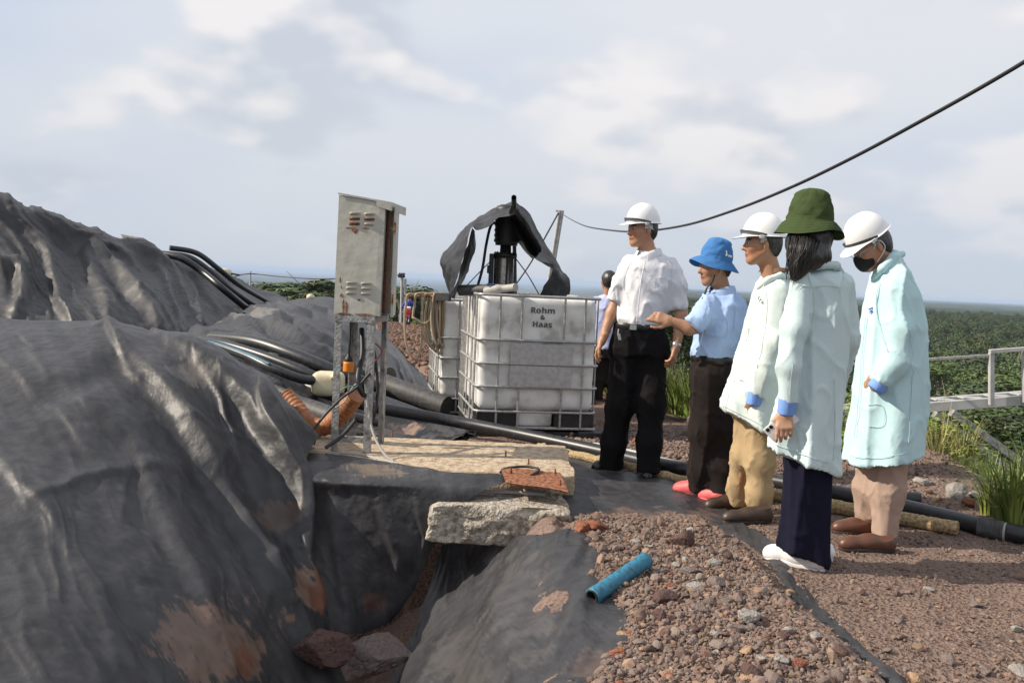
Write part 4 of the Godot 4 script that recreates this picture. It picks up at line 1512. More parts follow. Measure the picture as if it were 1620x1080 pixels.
func make_slab() -> void:
	var o := thing("concrete_slab", Vector3(-0.42, 0.0, -5.72), "worn tan concrete slab under the switch cabinet stand", "slab")
	var s := node("slab", rough_block(Vector3(1.62, 0.28, 0.98), 3, 0.012, 26).shape(), mats.concrete, o)
	s.position = Vector3(0, 0.01, 0)
	for q in [[620, 690], [800, 722], [836, 735]]:
		var b := MB.new()
		b.tube(PackedVector3Array([Vector3.ZERO, Vector3(0, 0.035, 0)]), 0.005, 8)
		var n := node("anchor_bolt", b.shape(), mats.rust, o)
		n.position = G(q[0], q[1], 0.15) - o.position
	o = thing("concrete_block", Vector3(-0.06, -0.05, -5.02), "broken concrete block with a jagged front overhanging the pit", "concrete block")
	s = node("block", rough_block(Vector3(0.72, 0.20, 0.34), 8, 0.028, 22).shape(), mats.broken_concrete, o)
	s.position = P(790, 820, 4.93) - o.position
	var lump := node("rubble_lump", rock_shape(55, 2, 6).shape(), mats.broken_concrete, o)
	lump.position = P(862, 775, 5.18) - o.position
	lump.scale = Vector3(0.12, 0.06, 0.08)
	var b := MB.new()
	b.tube(PackedVector3Array([Vector3.ZERO, Vector3(0, 0.045, 0)]), 0.006, 8)
	node("anchor_bolt", b.shape(), mats.galvanised, o).position = P(752, 781, 4.98) - o.position - Vector3(0, 0.01, 0)
	# rusty plate
	b = MB.new()
	var rows := []
	for k in 2:
		rows = []
		for j in 5:
			var row := PackedVector3Array()
			for i in 12:
				var t := i / 11.0
				var p := G(lerpf(792, 886, t), lerpf(741, 743, t), 0.166).lerp(G(lerpf(800, 900, t), lerpf(762, 776, t), 0.16), j / 4.0)
				p.y += -0.012 * t * t + 0.004 * sin(t * 5.0 + j) - k * 0.006
				row.append(p)
			rows.append(row)
		b.grid(rows)
	var pl := thing("steel_plate", G(845, 757, 0.16), "rusty orange brown steel plate lying at the slab's corner", "steel plate")
	part("plate", b, mats.rust, pl, false, pl.position)
	for q in [[808, 748], [878, 750], [886, 768]]:
		var n := MB.new()
		n.lathe(Transform3D.IDENTITY, [[0.009, 0.0], [0.009, 0.012], [0.005, 0.012], [0.005, 0.03], [0.0, 0.03]], 8)
		node("bolt", n.shape(), mats.rust, pl).position = G(q[0], q[1], 0.168) - pl.position
	# curled membrane edge and a lying rod
	b = MB.new()
	b.tube(smooth_path([P(792, 747, 5.2), P(800, 741, 5.25), P(825, 738, 5.28), P(848, 740, 5.25), P(852, 745, 5.2), P(840, 752, 5.12)], 6), 0.008, 8)
	var ho := part("rubber_hose", b, mats.rubber, self, false, P(820, 745, 5.2))
	ho.position = P(820, 745, 5.2)
	tag(ho, "short bent black hose lying over the rusty plate", "hose")
	b = MB.new()
	b.tube(smooth_path([P(752, 778, 5.02), P(800, 778, 5.04), P(845, 781, 5.04), P(862, 783, 5.03)], 5), 0.011, 10)
	ho = part("plastic_conduit", b, mats.cable_grey, self, false, P(800, 778, 5.04))
	ho.position = P(800, 778, 5.04)
	tag(ho, "thin pale conduit lying along the broken concrete block", "conduit")
	# folded white bag
	var at := P(873, 848, 4.72)
	b = MB.new()
	for k in 4:
		rows = []
		for j in 7:
			var row := PackedVector3Array()
			for i in 10:
				var p := Vector3(lerpf(-0.05, 0.045, i / 9.0) + k * 0.003, k * 0.014 - 0.024, lerpf(-0.05, 0.05, j / 6.0))
				p.y += nz.get_noise_3dv(p * 24.0 + Vector3(k * 5, 0, 0)) * 0.010
				p.x += nz.get_noise_3dv(p * 14.0 + Vector3(k * 9, 3, 0)) * 0.014
				row.append(p)
			rows.append(row)
		b.grid(rows)
	var bag := part("plastic_bag", b, mats.white_cloth, self)
	bag.position = at
	tag(bag, "crumpled white plastic bag tucked under the concrete block", "bag")

# ---------------------------------------------------------------- switch cabinet on its stand
func make_cabinet() -> void:
	var fl := G(523, 713, 0.152)           # front left foot
	var ax := Vector3(0.996, 0, 0.09)      # along the narrow side we face
	var az := Vector3(0.09, 0, -0.996)       # away from us
	var w := 0.235
	var dp := 0.38
	var st := thing("cabinet_stand", fl, "grey welded angle steel stand carrying the switch cabinet", "stand")
	var top := 0.815
	for k in [[0, 0], [1, 0], [0, 1], [1, 1]]:
		var b := MB.new()
		var p: Vector3 = ax * (k[0] * (w - 0.04) + 0.02) + az * (k[1] * (dp - 0.04) + 0.02)
		var sx: float = -1.0 if k[0] == 0 else 1.0
		var sz: float = -1.0 if k[1] == 0 else 1.0
		b.bar(p - az * -sz * 0.017 * -1.0 + Vector3.ZERO, p + az * sz * 0.017 + Vector3(0, top - 0.042, 0), 0.042, 0.006, 0.001, az)
		b = MB.new()
		b.box(Transform3D(Basis(ax, Vector3.UP, -az), p + az * sz * 0.018 + Vector3(0, (top - 0.042) * 0.5, 0)), Vector3(0.042, top - 0.042, 0.006), 0.001)
		b.box(Transform3D(Basis(ax, Vector3.UP, -az), p + ax * sx * 0.018 - az * sz * 0.003 + Vector3(0, (top - 0.042) * 0.5, 0)), Vector3(0.006, top - 0.044, 0.036), 0.001)
		node("leg", b.shape(), mats.grey_steel, st)
	for k in 2:
		var b := MB.new()
		b.box(Transform3D(Basis(ax, Vector3.UP, -az), ax * w * 0.5 + az * (0.0 if k == 0 else dp) + Vector3(0, top - 0.02, 0)), Vector3(w + 0.004, 0.042, 0.008), 0.001)
		node("top_rail", b.shape(), mats.grey_steel, st)
		b = MB.new()
		b.box(Transform3D(Basis(ax, Vector3.UP, -az), ax * (0.0 if k == 0 else w) + az * dp * 0.5 + Vector3(0, top - 0.02, 0)), Vector3(0.008, 0.042, dp - 0.012), 0.001)
		node("top_rail", b.shape(), mats.grey_steel, st)
		b = MB.new()
		b.box(Transform3D(Basis(ax, Vector3.UP, -az), ax * w * 0.5 + az * (0.006 if k == 0 else dp - 0.006) + Vector3(0, 0.075, 0)), Vector3(w - 0.03, 0.036, 0.006), 0.001)
		node("lower_rail", b.shape(), mats.grey_steel, st)
	# cabinet
	var ca := thing("switch_cabinet", fl + Vector3(0, top + 0.003, 0), "beige rust-streaked metal switch cabinet with louvres and its door ajar", "cabinet")
	var bs := Basis(ax, Vector3.UP, -az)
	var h0 := 0.70
	var h1 := 0.672
	var cw := 0.238
	var b := MB.new()
	var c := func(x: float, y: float, z: float) -> Vector3: return ax * x + Vector3(0.012 * y, y, 0) + az * z
	b.face([c.call(-0.01, 0, -0.004), c.call(cw, 0, -0.004), c.call(cw, h1, -0.004), c.call(-0.01, h0, -0.004)])
	b.face([c.call(-0.01, 0, 0.4), c.call(-0.01, 0, -0.004), c.call(-0.01, h0, -0.004), c.call(-0.01, h0, 0.4)])
	b.face([c.call(cw, 0, 0.4), c.call(-0.01, 0, 0.4), c.call(-0.01, h0, 0.4), c.call(cw, h1, 0.4)])
	b.face([c.call(-0.01, 0, -0.004), c.call(-0.01, 0, 0.4), c.call(cw, 0, 0.4), c.call(cw, 0, -0.004)])
	b.face([c.call(cw, 0, -0.004), c.call(cw + 0.03, 0, -0.002), c.call(cw + 0.03, h1 - 0.01, -0.002), c.call(cw, h1, -0.004)])
	b.face([c.call(cw + 0.03, 0, -0.002), c.call(cw + 0.03, 0, 0.035), c.call(cw + 0.03, h1 - 0.01, 0.035), c.call(cw + 0.03, h1 - 0.01, -0.002)])
	node("housing", b.shape(), mats.cabinet_paint, ca)
	b = MB.new()
	for q in [[-0.014, cw + 0.068]]:
		var y0 := h0 + 0.006
		var y1 := h0 - 0.037
		b.face([c.call(q[0], y0 - 0.004, -0.012), c.call(q[1], y1 - 0.004, -0.012), c.call(q[1], y1 + 0.006, -0.012), c.call(q[0], y0 + 0.006, -0.012)])
		b.face([c.call(q[0], y0 + 0.006, -0.012), c.call(q[1], y1 + 0.006, -0.012), c.call(q[1], y1 + 0.006, 0.41), c.call(q[0], y0 + 0.006, 0.41)])
		b.face([c.call(q[1], y1 - 0.045, -0.012), c.call(q[1], y1 - 0.045, 0.41), c.call(q[1], y1 + 0.006, 0.41), c.call(q[1], y1 + 0.006, -0.012)])
		b.face([c.call(cw - 0.02, y1 - 0.02, -0.013), c.call(q[1], y1 - 0.045, -0.013), c.call(q[1], y1 + 0.006, -0.013), c.call(cw - 0.02, y1 + 0.01, -0.013)])
	node("rain_hood", b.shape(), mats.cabinet_paint, ca)
	b = MB.new()
	b.face([c.call(cw - 0.02, 0.02, 0.036), c.call(cw - 0.02, 0.02, 0.38), c.call(cw - 0.02, h1 - 0.02, 0.38), c.call(cw - 0.02, h1 - 0.02, 0.036)])
	node("mounting_plate", b.shape(), mats.rust, ca)
	b = MB.new()
	var hinge := c.call(cw + 0.032, h1 * 0.48, 0.36) as Vector3
	var near := c.call(cw + 0.032 + 0.06, h1 * 0.48, 0.02) as Vector3
	b.bar(hinge, near, 0.016, h1 - 0.022, 0.002)
	var door := node("door", b.shape(), mats.cabinet_paint, ca)
	for k in 2:
		b = MB.new()
		b.tube(PackedVector3Array([near + Vector3(0.0, -0.25 + k * 0.42, 0.008), near + Vector3(0.0, -0.19 + k * 0.42, 0.008)]), 0.007, 8)
		node("latch", b.shape(), mats.rust, door)
	for col in 2:
		for row in 6:
			b = MB.new()
			var y := (0.525 if row < 3 else 0.118) + (row % 3) * 0.03
			var x0 := 0.058 + col * 0.088
			var rows := []
			for j in 6:
				var r := PackedVector3Array()
				for i in 7:
					var e := sin(PI * i / 6.0)
					var a := j / 5.0
					r.append(c.call(x0 + 0.064 * i / 6.0, y + 0.017 * a, -0.004 - 0.013 * sin(PI * minf(a * 0.62, 1.0)) * pow(e, 0.35)))
				rows.append(r)
			b.grid(rows)
			node("louvre", b.shape(), mats.rust if (row in [0, 1] and col == 0) or (row == 1 and col == 1) else mats.cabinet_paint, ca)
	# rust blooms where the paint has gone
	var rng := RandomNumberGenerator.new()
	rng.seed = 8
	for q in [[0.048, 0.05, 0.008, 0.04], [0.066, 0.045, 0.007, 0.05], [0.035, 0.11, 0.014, 0.014], [0.095, 0.495, 0.02, 0.02], [0.07, 0.508, 0.03, 0.006], [0.16, 0.51, 0.025, 0.005], [0.02, 0.2, 0.006, 0.02], [0.05, 0.004, 0.05, 0.006], [0.17, 0.006, 0.06, 0.005], [0.14, 0.09, 0.012, 0.006], [0.03, 0.16, 0.004, 0.012]]:
		b = MB.new()
		var ps := []
		for i in 18:
			var a := TAU * i / 18.0
			var f := rng.randf_range(0.55, 1.15)
			ps.append(c.call(q[0] + cos(a) * q[2] * f, maxf(q[1] + sin(a) * q[3] * f, 0.001), -0.0055))
		b.face(ps)
		node("rust_patch", b.shape(), mats.rust, ca)
	# cable ends, connector and wiring
	var hang := c.call(0.11, -0.02, 0.2) as Vector3
	var base := fl + Vector3(0, top, 0)
	var con := thing("power_connector", P(551, 575, 5.85), "bright orange power connector hanging on a cable below the switch cabinet", "connector")
	b = MB.new()
	b.lathe(Transform3D.IDENTITY, [[0.0, -0.052], [0.030, -0.052], [0.033, -0.045], [0.032, 0.0], [0.030, 0.012], [0.0, 0.012]], 16)
	node("plug_body", b.shape(), mats.orange_plastic, con)
	b = MB.new()
	b.lathe(Transform3D.IDENTITY, [[0.024, 0.010], [0.027, 0.02], [0.024, 0.034], [0.014, 0.045], [0.009, 0.06], [0.0, 0.06]], 16)
	node("collar", b.shape(), mats.rubber, con)
	b = MB.new()
	b.tube(smooth_path([Vector3(0, 0.055, 0), Vector3(0.004, 0.14, 0.0), Vector3(0.0, 0.26, -0.02)], 5), 0.007, 8)
	node("lead", b.shape(), mats.cable_black, con)
	var n := 0
	for q in [
		["thick black cable dropping from the cabinet down the stand leg", "cable_black", 0.016, [[572, 520, 5.8], [573, 560, 5.7], [566, 600, 5.57], [578, 625, 5.6], [590, 580, 5.9], [584, 530, 6.0]]],
		["black cable looping beside the right stand leg to the slab", "cable_black", 0.009, [[585, 525, 5.75], [594, 570, 5.7], [597, 620, 5.68], [590, 665, 5.66], [588, 640, 5.64], [580, 590, 5.62]]],
		["black cable slanting from the stand down to the membrane", "cable_black", 0.008, [[585, 590, 5.58], [565, 612, 5.55], [540, 630, 5.53], [515, 655, 5.5], [497, 678, 5.46]]],
		["pale grey cable falling in a curve onto the concrete slab", "cable_grey", 0.008, [[578, 600, 5.6], [582, 650, 5.57], [592, 690, 5.5], [608, 718, 5.42], [622, 729, 5.38]]],
		["pale cable laid along the slab behind the membrane edge", "cable_grey", 0.008, [[515, 716, 5.55], [560, 718, 5.52], [600, 726, 5.42], [645, 737, 5.32]]],
		["thin green wire tied to the stand leg", "cable_green", 0.0035, [[539, 618, 5.56], [548, 612, 5.55], [560, 610, 5.55], [570, 604, 5.56]]],
		["dark red wire bowing out beside the cabinet stand", "cable_red", 0.005, [[580, 537, 5.7], [596, 545, 5.72], [604, 556, 5.73], [596, 568, 5.7], [587, 574, 5.66]]],
		["white wire running down through the cabinet stand", "cable_grey", 0.004, [[570, 600, 5.57], [556, 615, 5.56], [545, 635, 5.55], [530, 645, 5.55]]],
		["black conduit leaning across the feet of the stand", "cable_black", 0.012, [[562, 665, 5.58], [540, 690, 5.52], [515, 708, 5.45]]]]:
		b = MB.new()
		var ps := []
		for e in q[3]:
			ps.append(P(e[0], e[1], e[2]))
		b.tube(smooth_path(ps, 7), q[2], 8)
		var o := part("electric_cable", b, mats[q[1]], self, false, ps[1])
		o.position = ps[1]
		tag(o, q[0], "cable")
		n += 1
	# orange corrugated duct
	var path := smooth_path([P(452, 622, 6.25), P(468, 642, 6.2), P(488, 668, 6.12), P(508, 676, 6.05), P(530, 664, 5.98), P(548, 645, 5.92), P(562, 626, 5.88)], 14)
	var rs := []
	for i in path.size():
		rs.append(0.044 + 0.012 * clampf(i / 30.0, 0, 1) + 0.004 * sin(i * 1.9))
	b = MB.new()
	b.tube(path, rs, 16)
	var du := part("corrugated_duct", b, mats.orange_duct, self, false, P(508, 676, 6.05))
	du.position = P(508, 676, 6.05)
	tag(du, "orange corrugated duct curving up between the stand legs", "duct")
	# cream jerrycan
	var at := P(519, 607, 7.2)
	var jc := thing("jerrycan", at, "cream plastic jerrycan lying behind the stand legs", "jerrycan")
	b = rounded_box(Vector3(0.24, 0.19, 0.2), 0.055, 8, 0.0)
	node("can", b.shape(), mats.cream_plastic, jc)
	b = MB.new()
	b.lathe(Transform3D(Basis(Vector3.RIGHT, 1.2), Vector3(0.06, 0.06, 0.095)), [[0.024, 0.0], [0.024, 0.03], [0.0, 0.03]], 12)
	node("cap", b.shape(), mats.cream_plastic, jc)

func rounded_box(s: Vector3, r: float, n: int, puff: float) -> MB:
	var b := MB.new()
	var h := s * 0.5
	for ax in 3:
		for sg in [-1.0, 1.0]:
			var u := (ax + 1) % 3
			var q := (ax + 2) % 3
			var rows := []
			for j in n + 1:
				var row := PackedVector3Array()
				for i in n + 1:
					var p := Vector3.ZERO
					p[ax] = h[ax] * sg
					var a := -cos(PI * i / n) * 0.5 + 0.5
					var e := -cos(PI * j / n) * 0.5 + 0.5
					p[u] = lerpf(-h[u], h[u], lerpf(a, i / float(n), 0.5)) * sg
					p[q] = lerpf(-h[q], h[q], lerpf(e, j / float(n), 0.5))
					var inner := p.clamp(-h + Vector3.ONE * r, h - Vector3.ONE * r)
					var out := p - inner
					if out.length() > 1e-6:
						var ch := maxf(absf(out.x), maxf(absf(out.y), absf(out.z)))
						p = inner + out.normalized() * r * (1.0 if ch > 0 else 0.0)
					row.append(p)
				rows.append(row)
			b.grid(rows)
	if puff > 0.0:
		for i in b.v.size():
			var p := b.v[i]
			var k := puff * (absf(sin(p.y / s.y * PI * 4.0)) - 0.3) * (1.0 - pow(absf(p.y) / h.y, 8.0))
			b.v[i] = Vector3(p.x * (1.0 + k / h.x), p.y, p.z * (1.0 + k / h.z))
	return b

# ---------------------------------------------------------------- pipes, hoses and logs
func long_tube(called: String, ps: Array, r, m: Material, label: String, cat: String, sides := 14, per := 10) -> MeshInstance3D:
	var b := MB.new()
	b.tube(smooth_path(ps, per), r, sides)
	var at: Vector3 = ps[ps.size() / 2]
	var o := part(called, b, m, self, false, at)
	o.position = at
	tag(o, label, cat)
	return o

func make_pipes() -> void:
	var main := [P(262, 533, 9.0), P(330, 552, 8.2), P(420, 585, 7.6), P(510, 620, 7.2), P(600, 645, 7.15), G(700, 663, 0.11), G(800, 682, 0.075), G(900, 703, 0.055), G(960, 716, 0.05), G(1060, 738, 0.05), G(1160, 750, 0.05), G(1300, 775, 0.05), G(1400, 795, 0.05), G(1460, 809, 0.05), G(1520, 824, 0.05), G(1560, 834, 0.05), G(1620, 846, 0.052), G(1740, 868, 0.05)]
	long_tube("water_pipe", main, 0.046, mats.pipe_black, "long black plastic pipe crossing the whole track in front of the totes", "pipe", 16, 12)
	var st := []
	for p in main.slice(0, 6):
		st.append(p + Vector3(0.01, 0.041, 0.02))
	var b := MB.new()
	var sp := smooth_path(st, 10)
	var wrap := thing("pipe_wrapping", G(1568, 836, 0.052), "grey tape and cord wrapped round the joint of the black pipe", "wrapping")
	b = MB.new()
	var a0 := G(1548, 834, 0.051)
	var a1 := G(1588, 841, 0.051)
	var rr := []
	var pp := PackedVector3Array()
	for i in 25:
		pp.append(a0.lerp(a1, i / 24.0))
		rr.append(0.054 + 0.003 * sin(i * 2.3) + 0.002 * nz.get_noise_2d(i * 3.0, 0))
	b.tube(pp, rr, 14)
	part("tape", b, mats.pipe_dusty, wrap, false, wrap.position)
	b = MB.new()
	b.tube(PackedVector3Array([a1.lerp(a0, -0.02), a1.lerp(a0, -0.1)]), 0.049, 14)
	part("cord", b, mats.cable_grey, wrap, false, wrap.position)
	long_tube("slim_pipe", [G(940, 704, 0.03), G(1000, 716, 0.03), G(1060, 731, 0.03), G(1130, 744, 0.03), G(1220, 762, 0.03)], 0.022, mats.pale_steel, "pale slim pipe lying behind the black pipe at the shoes", "pipe")
	long_tube("drain_pipe", [P(535, 582, 9.4), P(600, 605, 9.2), P(650, 623, 9.0), P(706, 643, 8.8)], 0.1, mats.pipe_dusty, "thick dusty black drain pipe lying across the membrane behind the stand", "pipe", 20)
	long_tube("drain_pipe", [P(560, 588, 9.9), P(590, 590, 9.8), P(616, 594, 9.6)], [0.085, 0.085, 0.085, 0.085, 0.085, 0.085, 0.085, 0.085, 0.085, 0.085, 0.085, 0.085, 0.085, 0.085, 0.085, 0.085, 0.085, 0.085, 0.085, 0.085, 0.085], mats.pipe_dusty, "short open-ended black pipe above the thick drain pipe", "pipe", 18)
	long_tube("drain_pipe", [P(335, 534, 8.2), P(400, 541, 7.8), P(460, 560, 7.55), P(530, 588, 7.45), P(590, 612, 7.6)], 0.055, mats.pipe_black, "black pipe running over the membrane hump behind the cabinet", "pipe", 14)
	long_tube("drain_pipe", [P(600, 686, 6.75), P(640, 700, 6.7), P(570, 680, 6.9)], 0.05, mats.pipe_dusty, "stub of dusty black pipe at the back edge of the slab", "pipe", 14)
	long_tube("drain_pipe", [P(455, 640, 6.9), P(490, 648, 6.75), P(530, 662, 6.6)], 0.075, mats.pipe_dusty, "black pipe end beneath the membrane beside the orange duct", "pipe", 14)
	long_tube("blue_striped_pipe", [P(276, 536, 8.0), P(330, 543, 7.6), P(385, 561, 7.3), P(430, 582, 7.1), P(480, 600, 7.1), P(520, 600, 7.2)], 0.036, mats.pipe_black, "black pipe with a thin blue stripe curving over the membrane", "pipe", 14)
	long_tube("pipe_stripe", [P(276, 533, 7.96), P(330, 540, 7.56), P(385, 557.5, 7.26), P(425, 575.5, 7.07)], 0.008, mats.blue_pipe, "thin blue stripe along the curving black pipe", "stripe", 6)
	long_tube("mound_hose", [P(246, 400, 12.3), P(285, 408, 12.2), P(320, 430, 12.2), P(350, 455, 12.0), P(378, 478, 12.4), P(402, 497, 13.2)], 0.045, mats.pipe_black, "upper black hose draped down the tall membrane mound", "hose", 10)
	long_tube("mound_hose", [P(262, 402, 12.6), P(300, 408, 12.8), P(335, 432, 13.0), P(365, 458, 13.2), P(410, 488, 14.2)], 0.045, mats.pipe_black, "lower black hose draped down the tall membrane mound", "hose", 10)
	long_tube("tie_rope", [P(385, 494, 11.2), P(430, 499, 10.7), P(465, 520, 9.7), P(490, 545, 9.0), P(515, 572, 8.3)], 0.018, mats.pipe_black, "thin dark hose lying down the membrane hump", "hose", 8)
	long_tube("tie_rope", [P(440, 508, 10.2), P(462, 530, 9.3), P(480, 556, 8.6), P(500, 578, 8.2)], 0.009, mats.cable_grey, "pale rope lying across the membrane hump", "rope", 6)
	long_tube("mound_hose", [P(290, 532, 8.2), P(360, 546, 7.75), P(430, 568, 7.45), P(495, 594, 7.3), P(560, 620, 7.4)], 0.04, mats.pipe_black, "slim black hose over the membrane hump above the jerrycan", "hose", 12)
	long_tube("mound_hose", [P(400, 603, 7.15), P(440, 618, 6.95), P(490, 640, 6.8), P(540, 655, 6.8), P(600, 668, 6.9)], 0.035, mats.pipe_dusty, "dusty black hose running beneath the jerrycan behind the stand", "hose", 12)
	long_tube("mound_hose", [P(268, 392, 13.6), P(310, 400, 13.8), P(345, 425, 14.0), P(380, 452, 14.6), P(425, 478, 16.5)], 0.04, mats.pipe_black, "rearmost black hose draped over the tall membrane mound", "hose", 10)
	# peeled logs
	var lg := [[[850, 707], [880, 713], [930, 724], [985, 736], [1040, 750], [1100, 764], [1150, 772]], 0.031]
	var ps := []
	for q in lg[0]:
		ps.append(G(q[0], q[1], 0.033))
	var path := smooth_path(ps, 12)
	var rs := []
	for i in path.size():
		path[i] += Vector3(0, nz.get_noise_2d(i * 0.2, 4) * 0.006, nz.get_noise_2d(i * 0.2, 9) * 0.012)
		rs.append(0.03 + 0.005 * nz.get_noise_2d(i * 0.5, 1) + (0.006 if i % 23 == 5 else 0.0))
	b = MB.new()
	b.tube(path, rs, 14)
	var o := part("wooden_pole", b, mats.bark, self, false, path[30])
	o.position = path[30]
	tag(o, "knobbly pale wooden pole lying behind the black leather shoes", "wooden pole")
	ps = []
	for q in [[1225, 782], [1300, 797], [1380, 812], [1450, 824], [1516, 836]]:
		ps.append(G(q[0], q[1], 0.04))
	path = smooth_path(ps, 14)
	rs = []
	for i in path.size():
		rs.append(0.038 + 0.004 * nz.get_noise_2d(i * 0.6, 7) + 0.003 * nz.get_noise_2d(i * 2.0, 2))
	b = MB.new()
	b.tube(path, rs, 16)
	o = part("wooden_pole", b, mats.bark, self, false, path[30])
	o.position = path[30]
	tag(o, "barked log with a frayed end lying against the black pipe", "wooden pole")
	var cp := thing("pipe_coupling", G(1443, 789, 0.04), "short dark green pipe coupling with an open mouth by the rubble", "pipe coupling")
	b = MB.new()
	b.lathe(Transform3D(Basis(Vector3.FORWARD, PI / 2).rotated(Vector3.UP, -0.3), Vector3.ZERO), [[0.03, -0.05], [0.042, -0.05], [0.042, 0.05], [0.034, 0.05], [0.034, -0.02], [0.0, -0.02]], 18)
	node("sleeve", b.shape(), mats.pipe_black, cp)
	# blue pipe offcut
	var p0 := ground_point(937, 944, 0.048)
	var p1 := ground_point(1022, 886, 0.05)
	var bp := thing("blue_pipe", (p0 + p1) * 0.5, "dirty blue plastic pipe offcut lying on the gravel", "pipe")
	var dr := (p1 - p0).normalized()
	var sd := dr.cross(Vector3.UP).normalized()
	b = MB.new()
	b.lathe(Transform3D(Basis(sd, dr, sd.cross(dr)), p0 - bp.position), [[0.021, 0.05], [0.021, -0.002], [0.030, -0.002], [0.033, 0.003], [0.033, 0.03], [0.031, 0.045], [0.031, (p1 - p0).length() - 0.05], [0.033, (p1 - p0).length() - 0.03], [0.033, (p1 - p0).length()], [0.024, (p1 - p0).length()], [0.024, (p1 - p0).length() - 0.06]], 24)
	node("tube", b.shape(), mats.blue_pipe, bp)
	b = MB.new()
	b.lathe(Transform3D(Basis(sd, dr, sd.cross(dr)), p0 - bp.position), [[0.0, 0.045], [0.021, 0.045], [0.0215, 0.004], [0.028, 0.002], [0.028, -0.004], [0.017, -0.004], [0.017, 0.03], [0.0, 0.03]], 20)
	node("rubber_seal", b.shape(), mats.rubber, bp)

# ---------------------------------------------------------------- liquid totes
func tote(called: String, at: Vector3, turn: float, size: Vector3, label: String, front: bool) -> Node3D:     # at: middle of the foot
	var o := thing(called, at, label, "liquid tote")
	o.rotation.y = turn
	var hx := size.x * 0.5
	var hz := size.z * 0.5
	var b := rounded_box(Vector3(size.x - 0.05, size.y - 0.15, size.z - 0.05), 0.06, 30, 0.004)
	var t := node("tank", b.shape(), mats.tote_plastic, o)
	t.position.y = 0.135 + (size.y - 0.15) * 0.5
	# pallet
	for k in [[-1, -1], [1, -1], [-1, 1], [1, 1]]:
		b = MB.new()
		b.box(Transform3D(Basis.IDENTITY, Vector3(k[0] * (hx - 0.18), 0.066, k[1] * (hz - 0.1))), Vector3(0.33, 0.125, 0.19), 0.008)
		node("pallet_foot", b.shape(), mats.black_plastic, o)
	b = rounded_box(Vector3(size.x * 0.3, 0.13, size.z - 0.08), 0.03, 6, 0.0)
	node("sump", b.shape(), mats.tote_plastic, o).position.y = 0.075
	b = MB.new()
	b.box(Transform3D(Basis.IDENTITY, Vector3(0, 0.005, 0)), Vector3(size.x, 0.02, size.z), 0.004)
	var pan := MB.new()
	pan.box(Transform3D(Basis.IDENTITY, Vector3(0, 0.07, 0)), Vector3(size.x - 0.1, 0.11, size.z - 0.24), 0.006)
	node("pallet_deck", pan.shape(), mats.black_plastic, o)
	node("base_frame", b.shape(), mats.galvanised, o)
	# cage
	for y in [0.135, 0.335, 0.52, 0.71, size.y - 0.005]:
		b = MB.new()
		var ps := PackedVector3Array()
		var cr := 0.07
		for c in 4:
			var cx: float = (hx - cr) * [1, -1, -1, 1][c]
			var cz: float = (hz - cr) * [1, 1, -1, -1][c]
			for s in 6:
				var a := PI * 0.5 * c + PI * 0.5 * s / 5.0
				ps.append(Vector3(cx + cos(a) * cr, y, cz + sin(a) * cr))
		ps.append(ps[0])
		ps.append(ps[1])
		b.tube(ps, 0.0105 if y < size.y - 0.1 else 0.012, 8, false)
		node("cage_ring", b.shape(), mats.galvanised, o)
	for side in 4:
		var wide := hx if side % 2 == 0 else hz
		var out := hz if side % 2 == 0 else hx
		for f in [-0.65, -0.30, 0.40, 0.74]:
			b = MB.new()
			var p: Vector3 = [Vector3(f * wide, 0, out), Vector3(out, 0, -f * wide), Vector3(-f * wide, 0, -out), Vector3(-out, 0, f * wide)][side]
			var q: Vector3 = p.normalized() * 0.0
			b.bar(p + q + Vector3(0, 0.012, 0), p + q + Vector3(0, size.y - 0.008, 0), 0.017, 0.010, 0.003, Vector3.RIGHT if side % 2 else Vector3.BACK)
			node("cage_bar", b.shape(), mats.galvanised, o)
		if side != 0:
			for f in [-0.82, -0.45, 0.0, 0.48, 0.84]:
				b = MB.new()
				var p: Vector3 = [Vector3(f * wide, 0, out), Vector3(out, 0, -f * wide), Vector3(-f * wide, 0, -out), Vector3(-out, 0, f * wide)][side]
				b.bar(p + Vector3(0, 0.012, 0), p + Vector3(0, size.y - 0.008, 0), 0.014, 0.012, 0.003, Vector3.RIGHT if side % 2 else Vector3.BACK)
				node("cage_bar", b.shape(), mats.galvanised, o)
	if front:
		b = MB.new()
		b.box(Transform3D(Basis.IDENTITY, Vector3(0.02, 0.60, hz + 0.012)), Vector3(0.50, 0.168, 0.003), 0.001)
		b.box(Transform3D(Basis.IDENTITY, Vector3(0.02, 0.425, hz + 0.012)), Vector3(0.50, 0.168, 0.003), 0.001)
		node("placard", b.shape(), mats.placard_grey, o)
		var y := 0.955
		for w in [["Rohm", 0.048, y], ["&", 0.036, y - 0.055], ["Haas", 0.046, y - 0.112]]:
			var tm := TextMesh.new()
			tm.text = w[0]
			var f := SystemFont.new()
			f.font_names = PackedStringArray(["Droid Sans"])
			f.font_weight = 700
			tm.font = f
			tm.font_size = 64
			tm.pixel_size = w[1] / 48.0
			tm.depth = 0.0015
			var mi := node("stencil_lettering", tm, mats.stencil_ink, o)
			mi.position = Vector3(0.022, w[2], hz - 0.0185)
			mi.scale = Vector3(1.15, 1, 1)
	return o

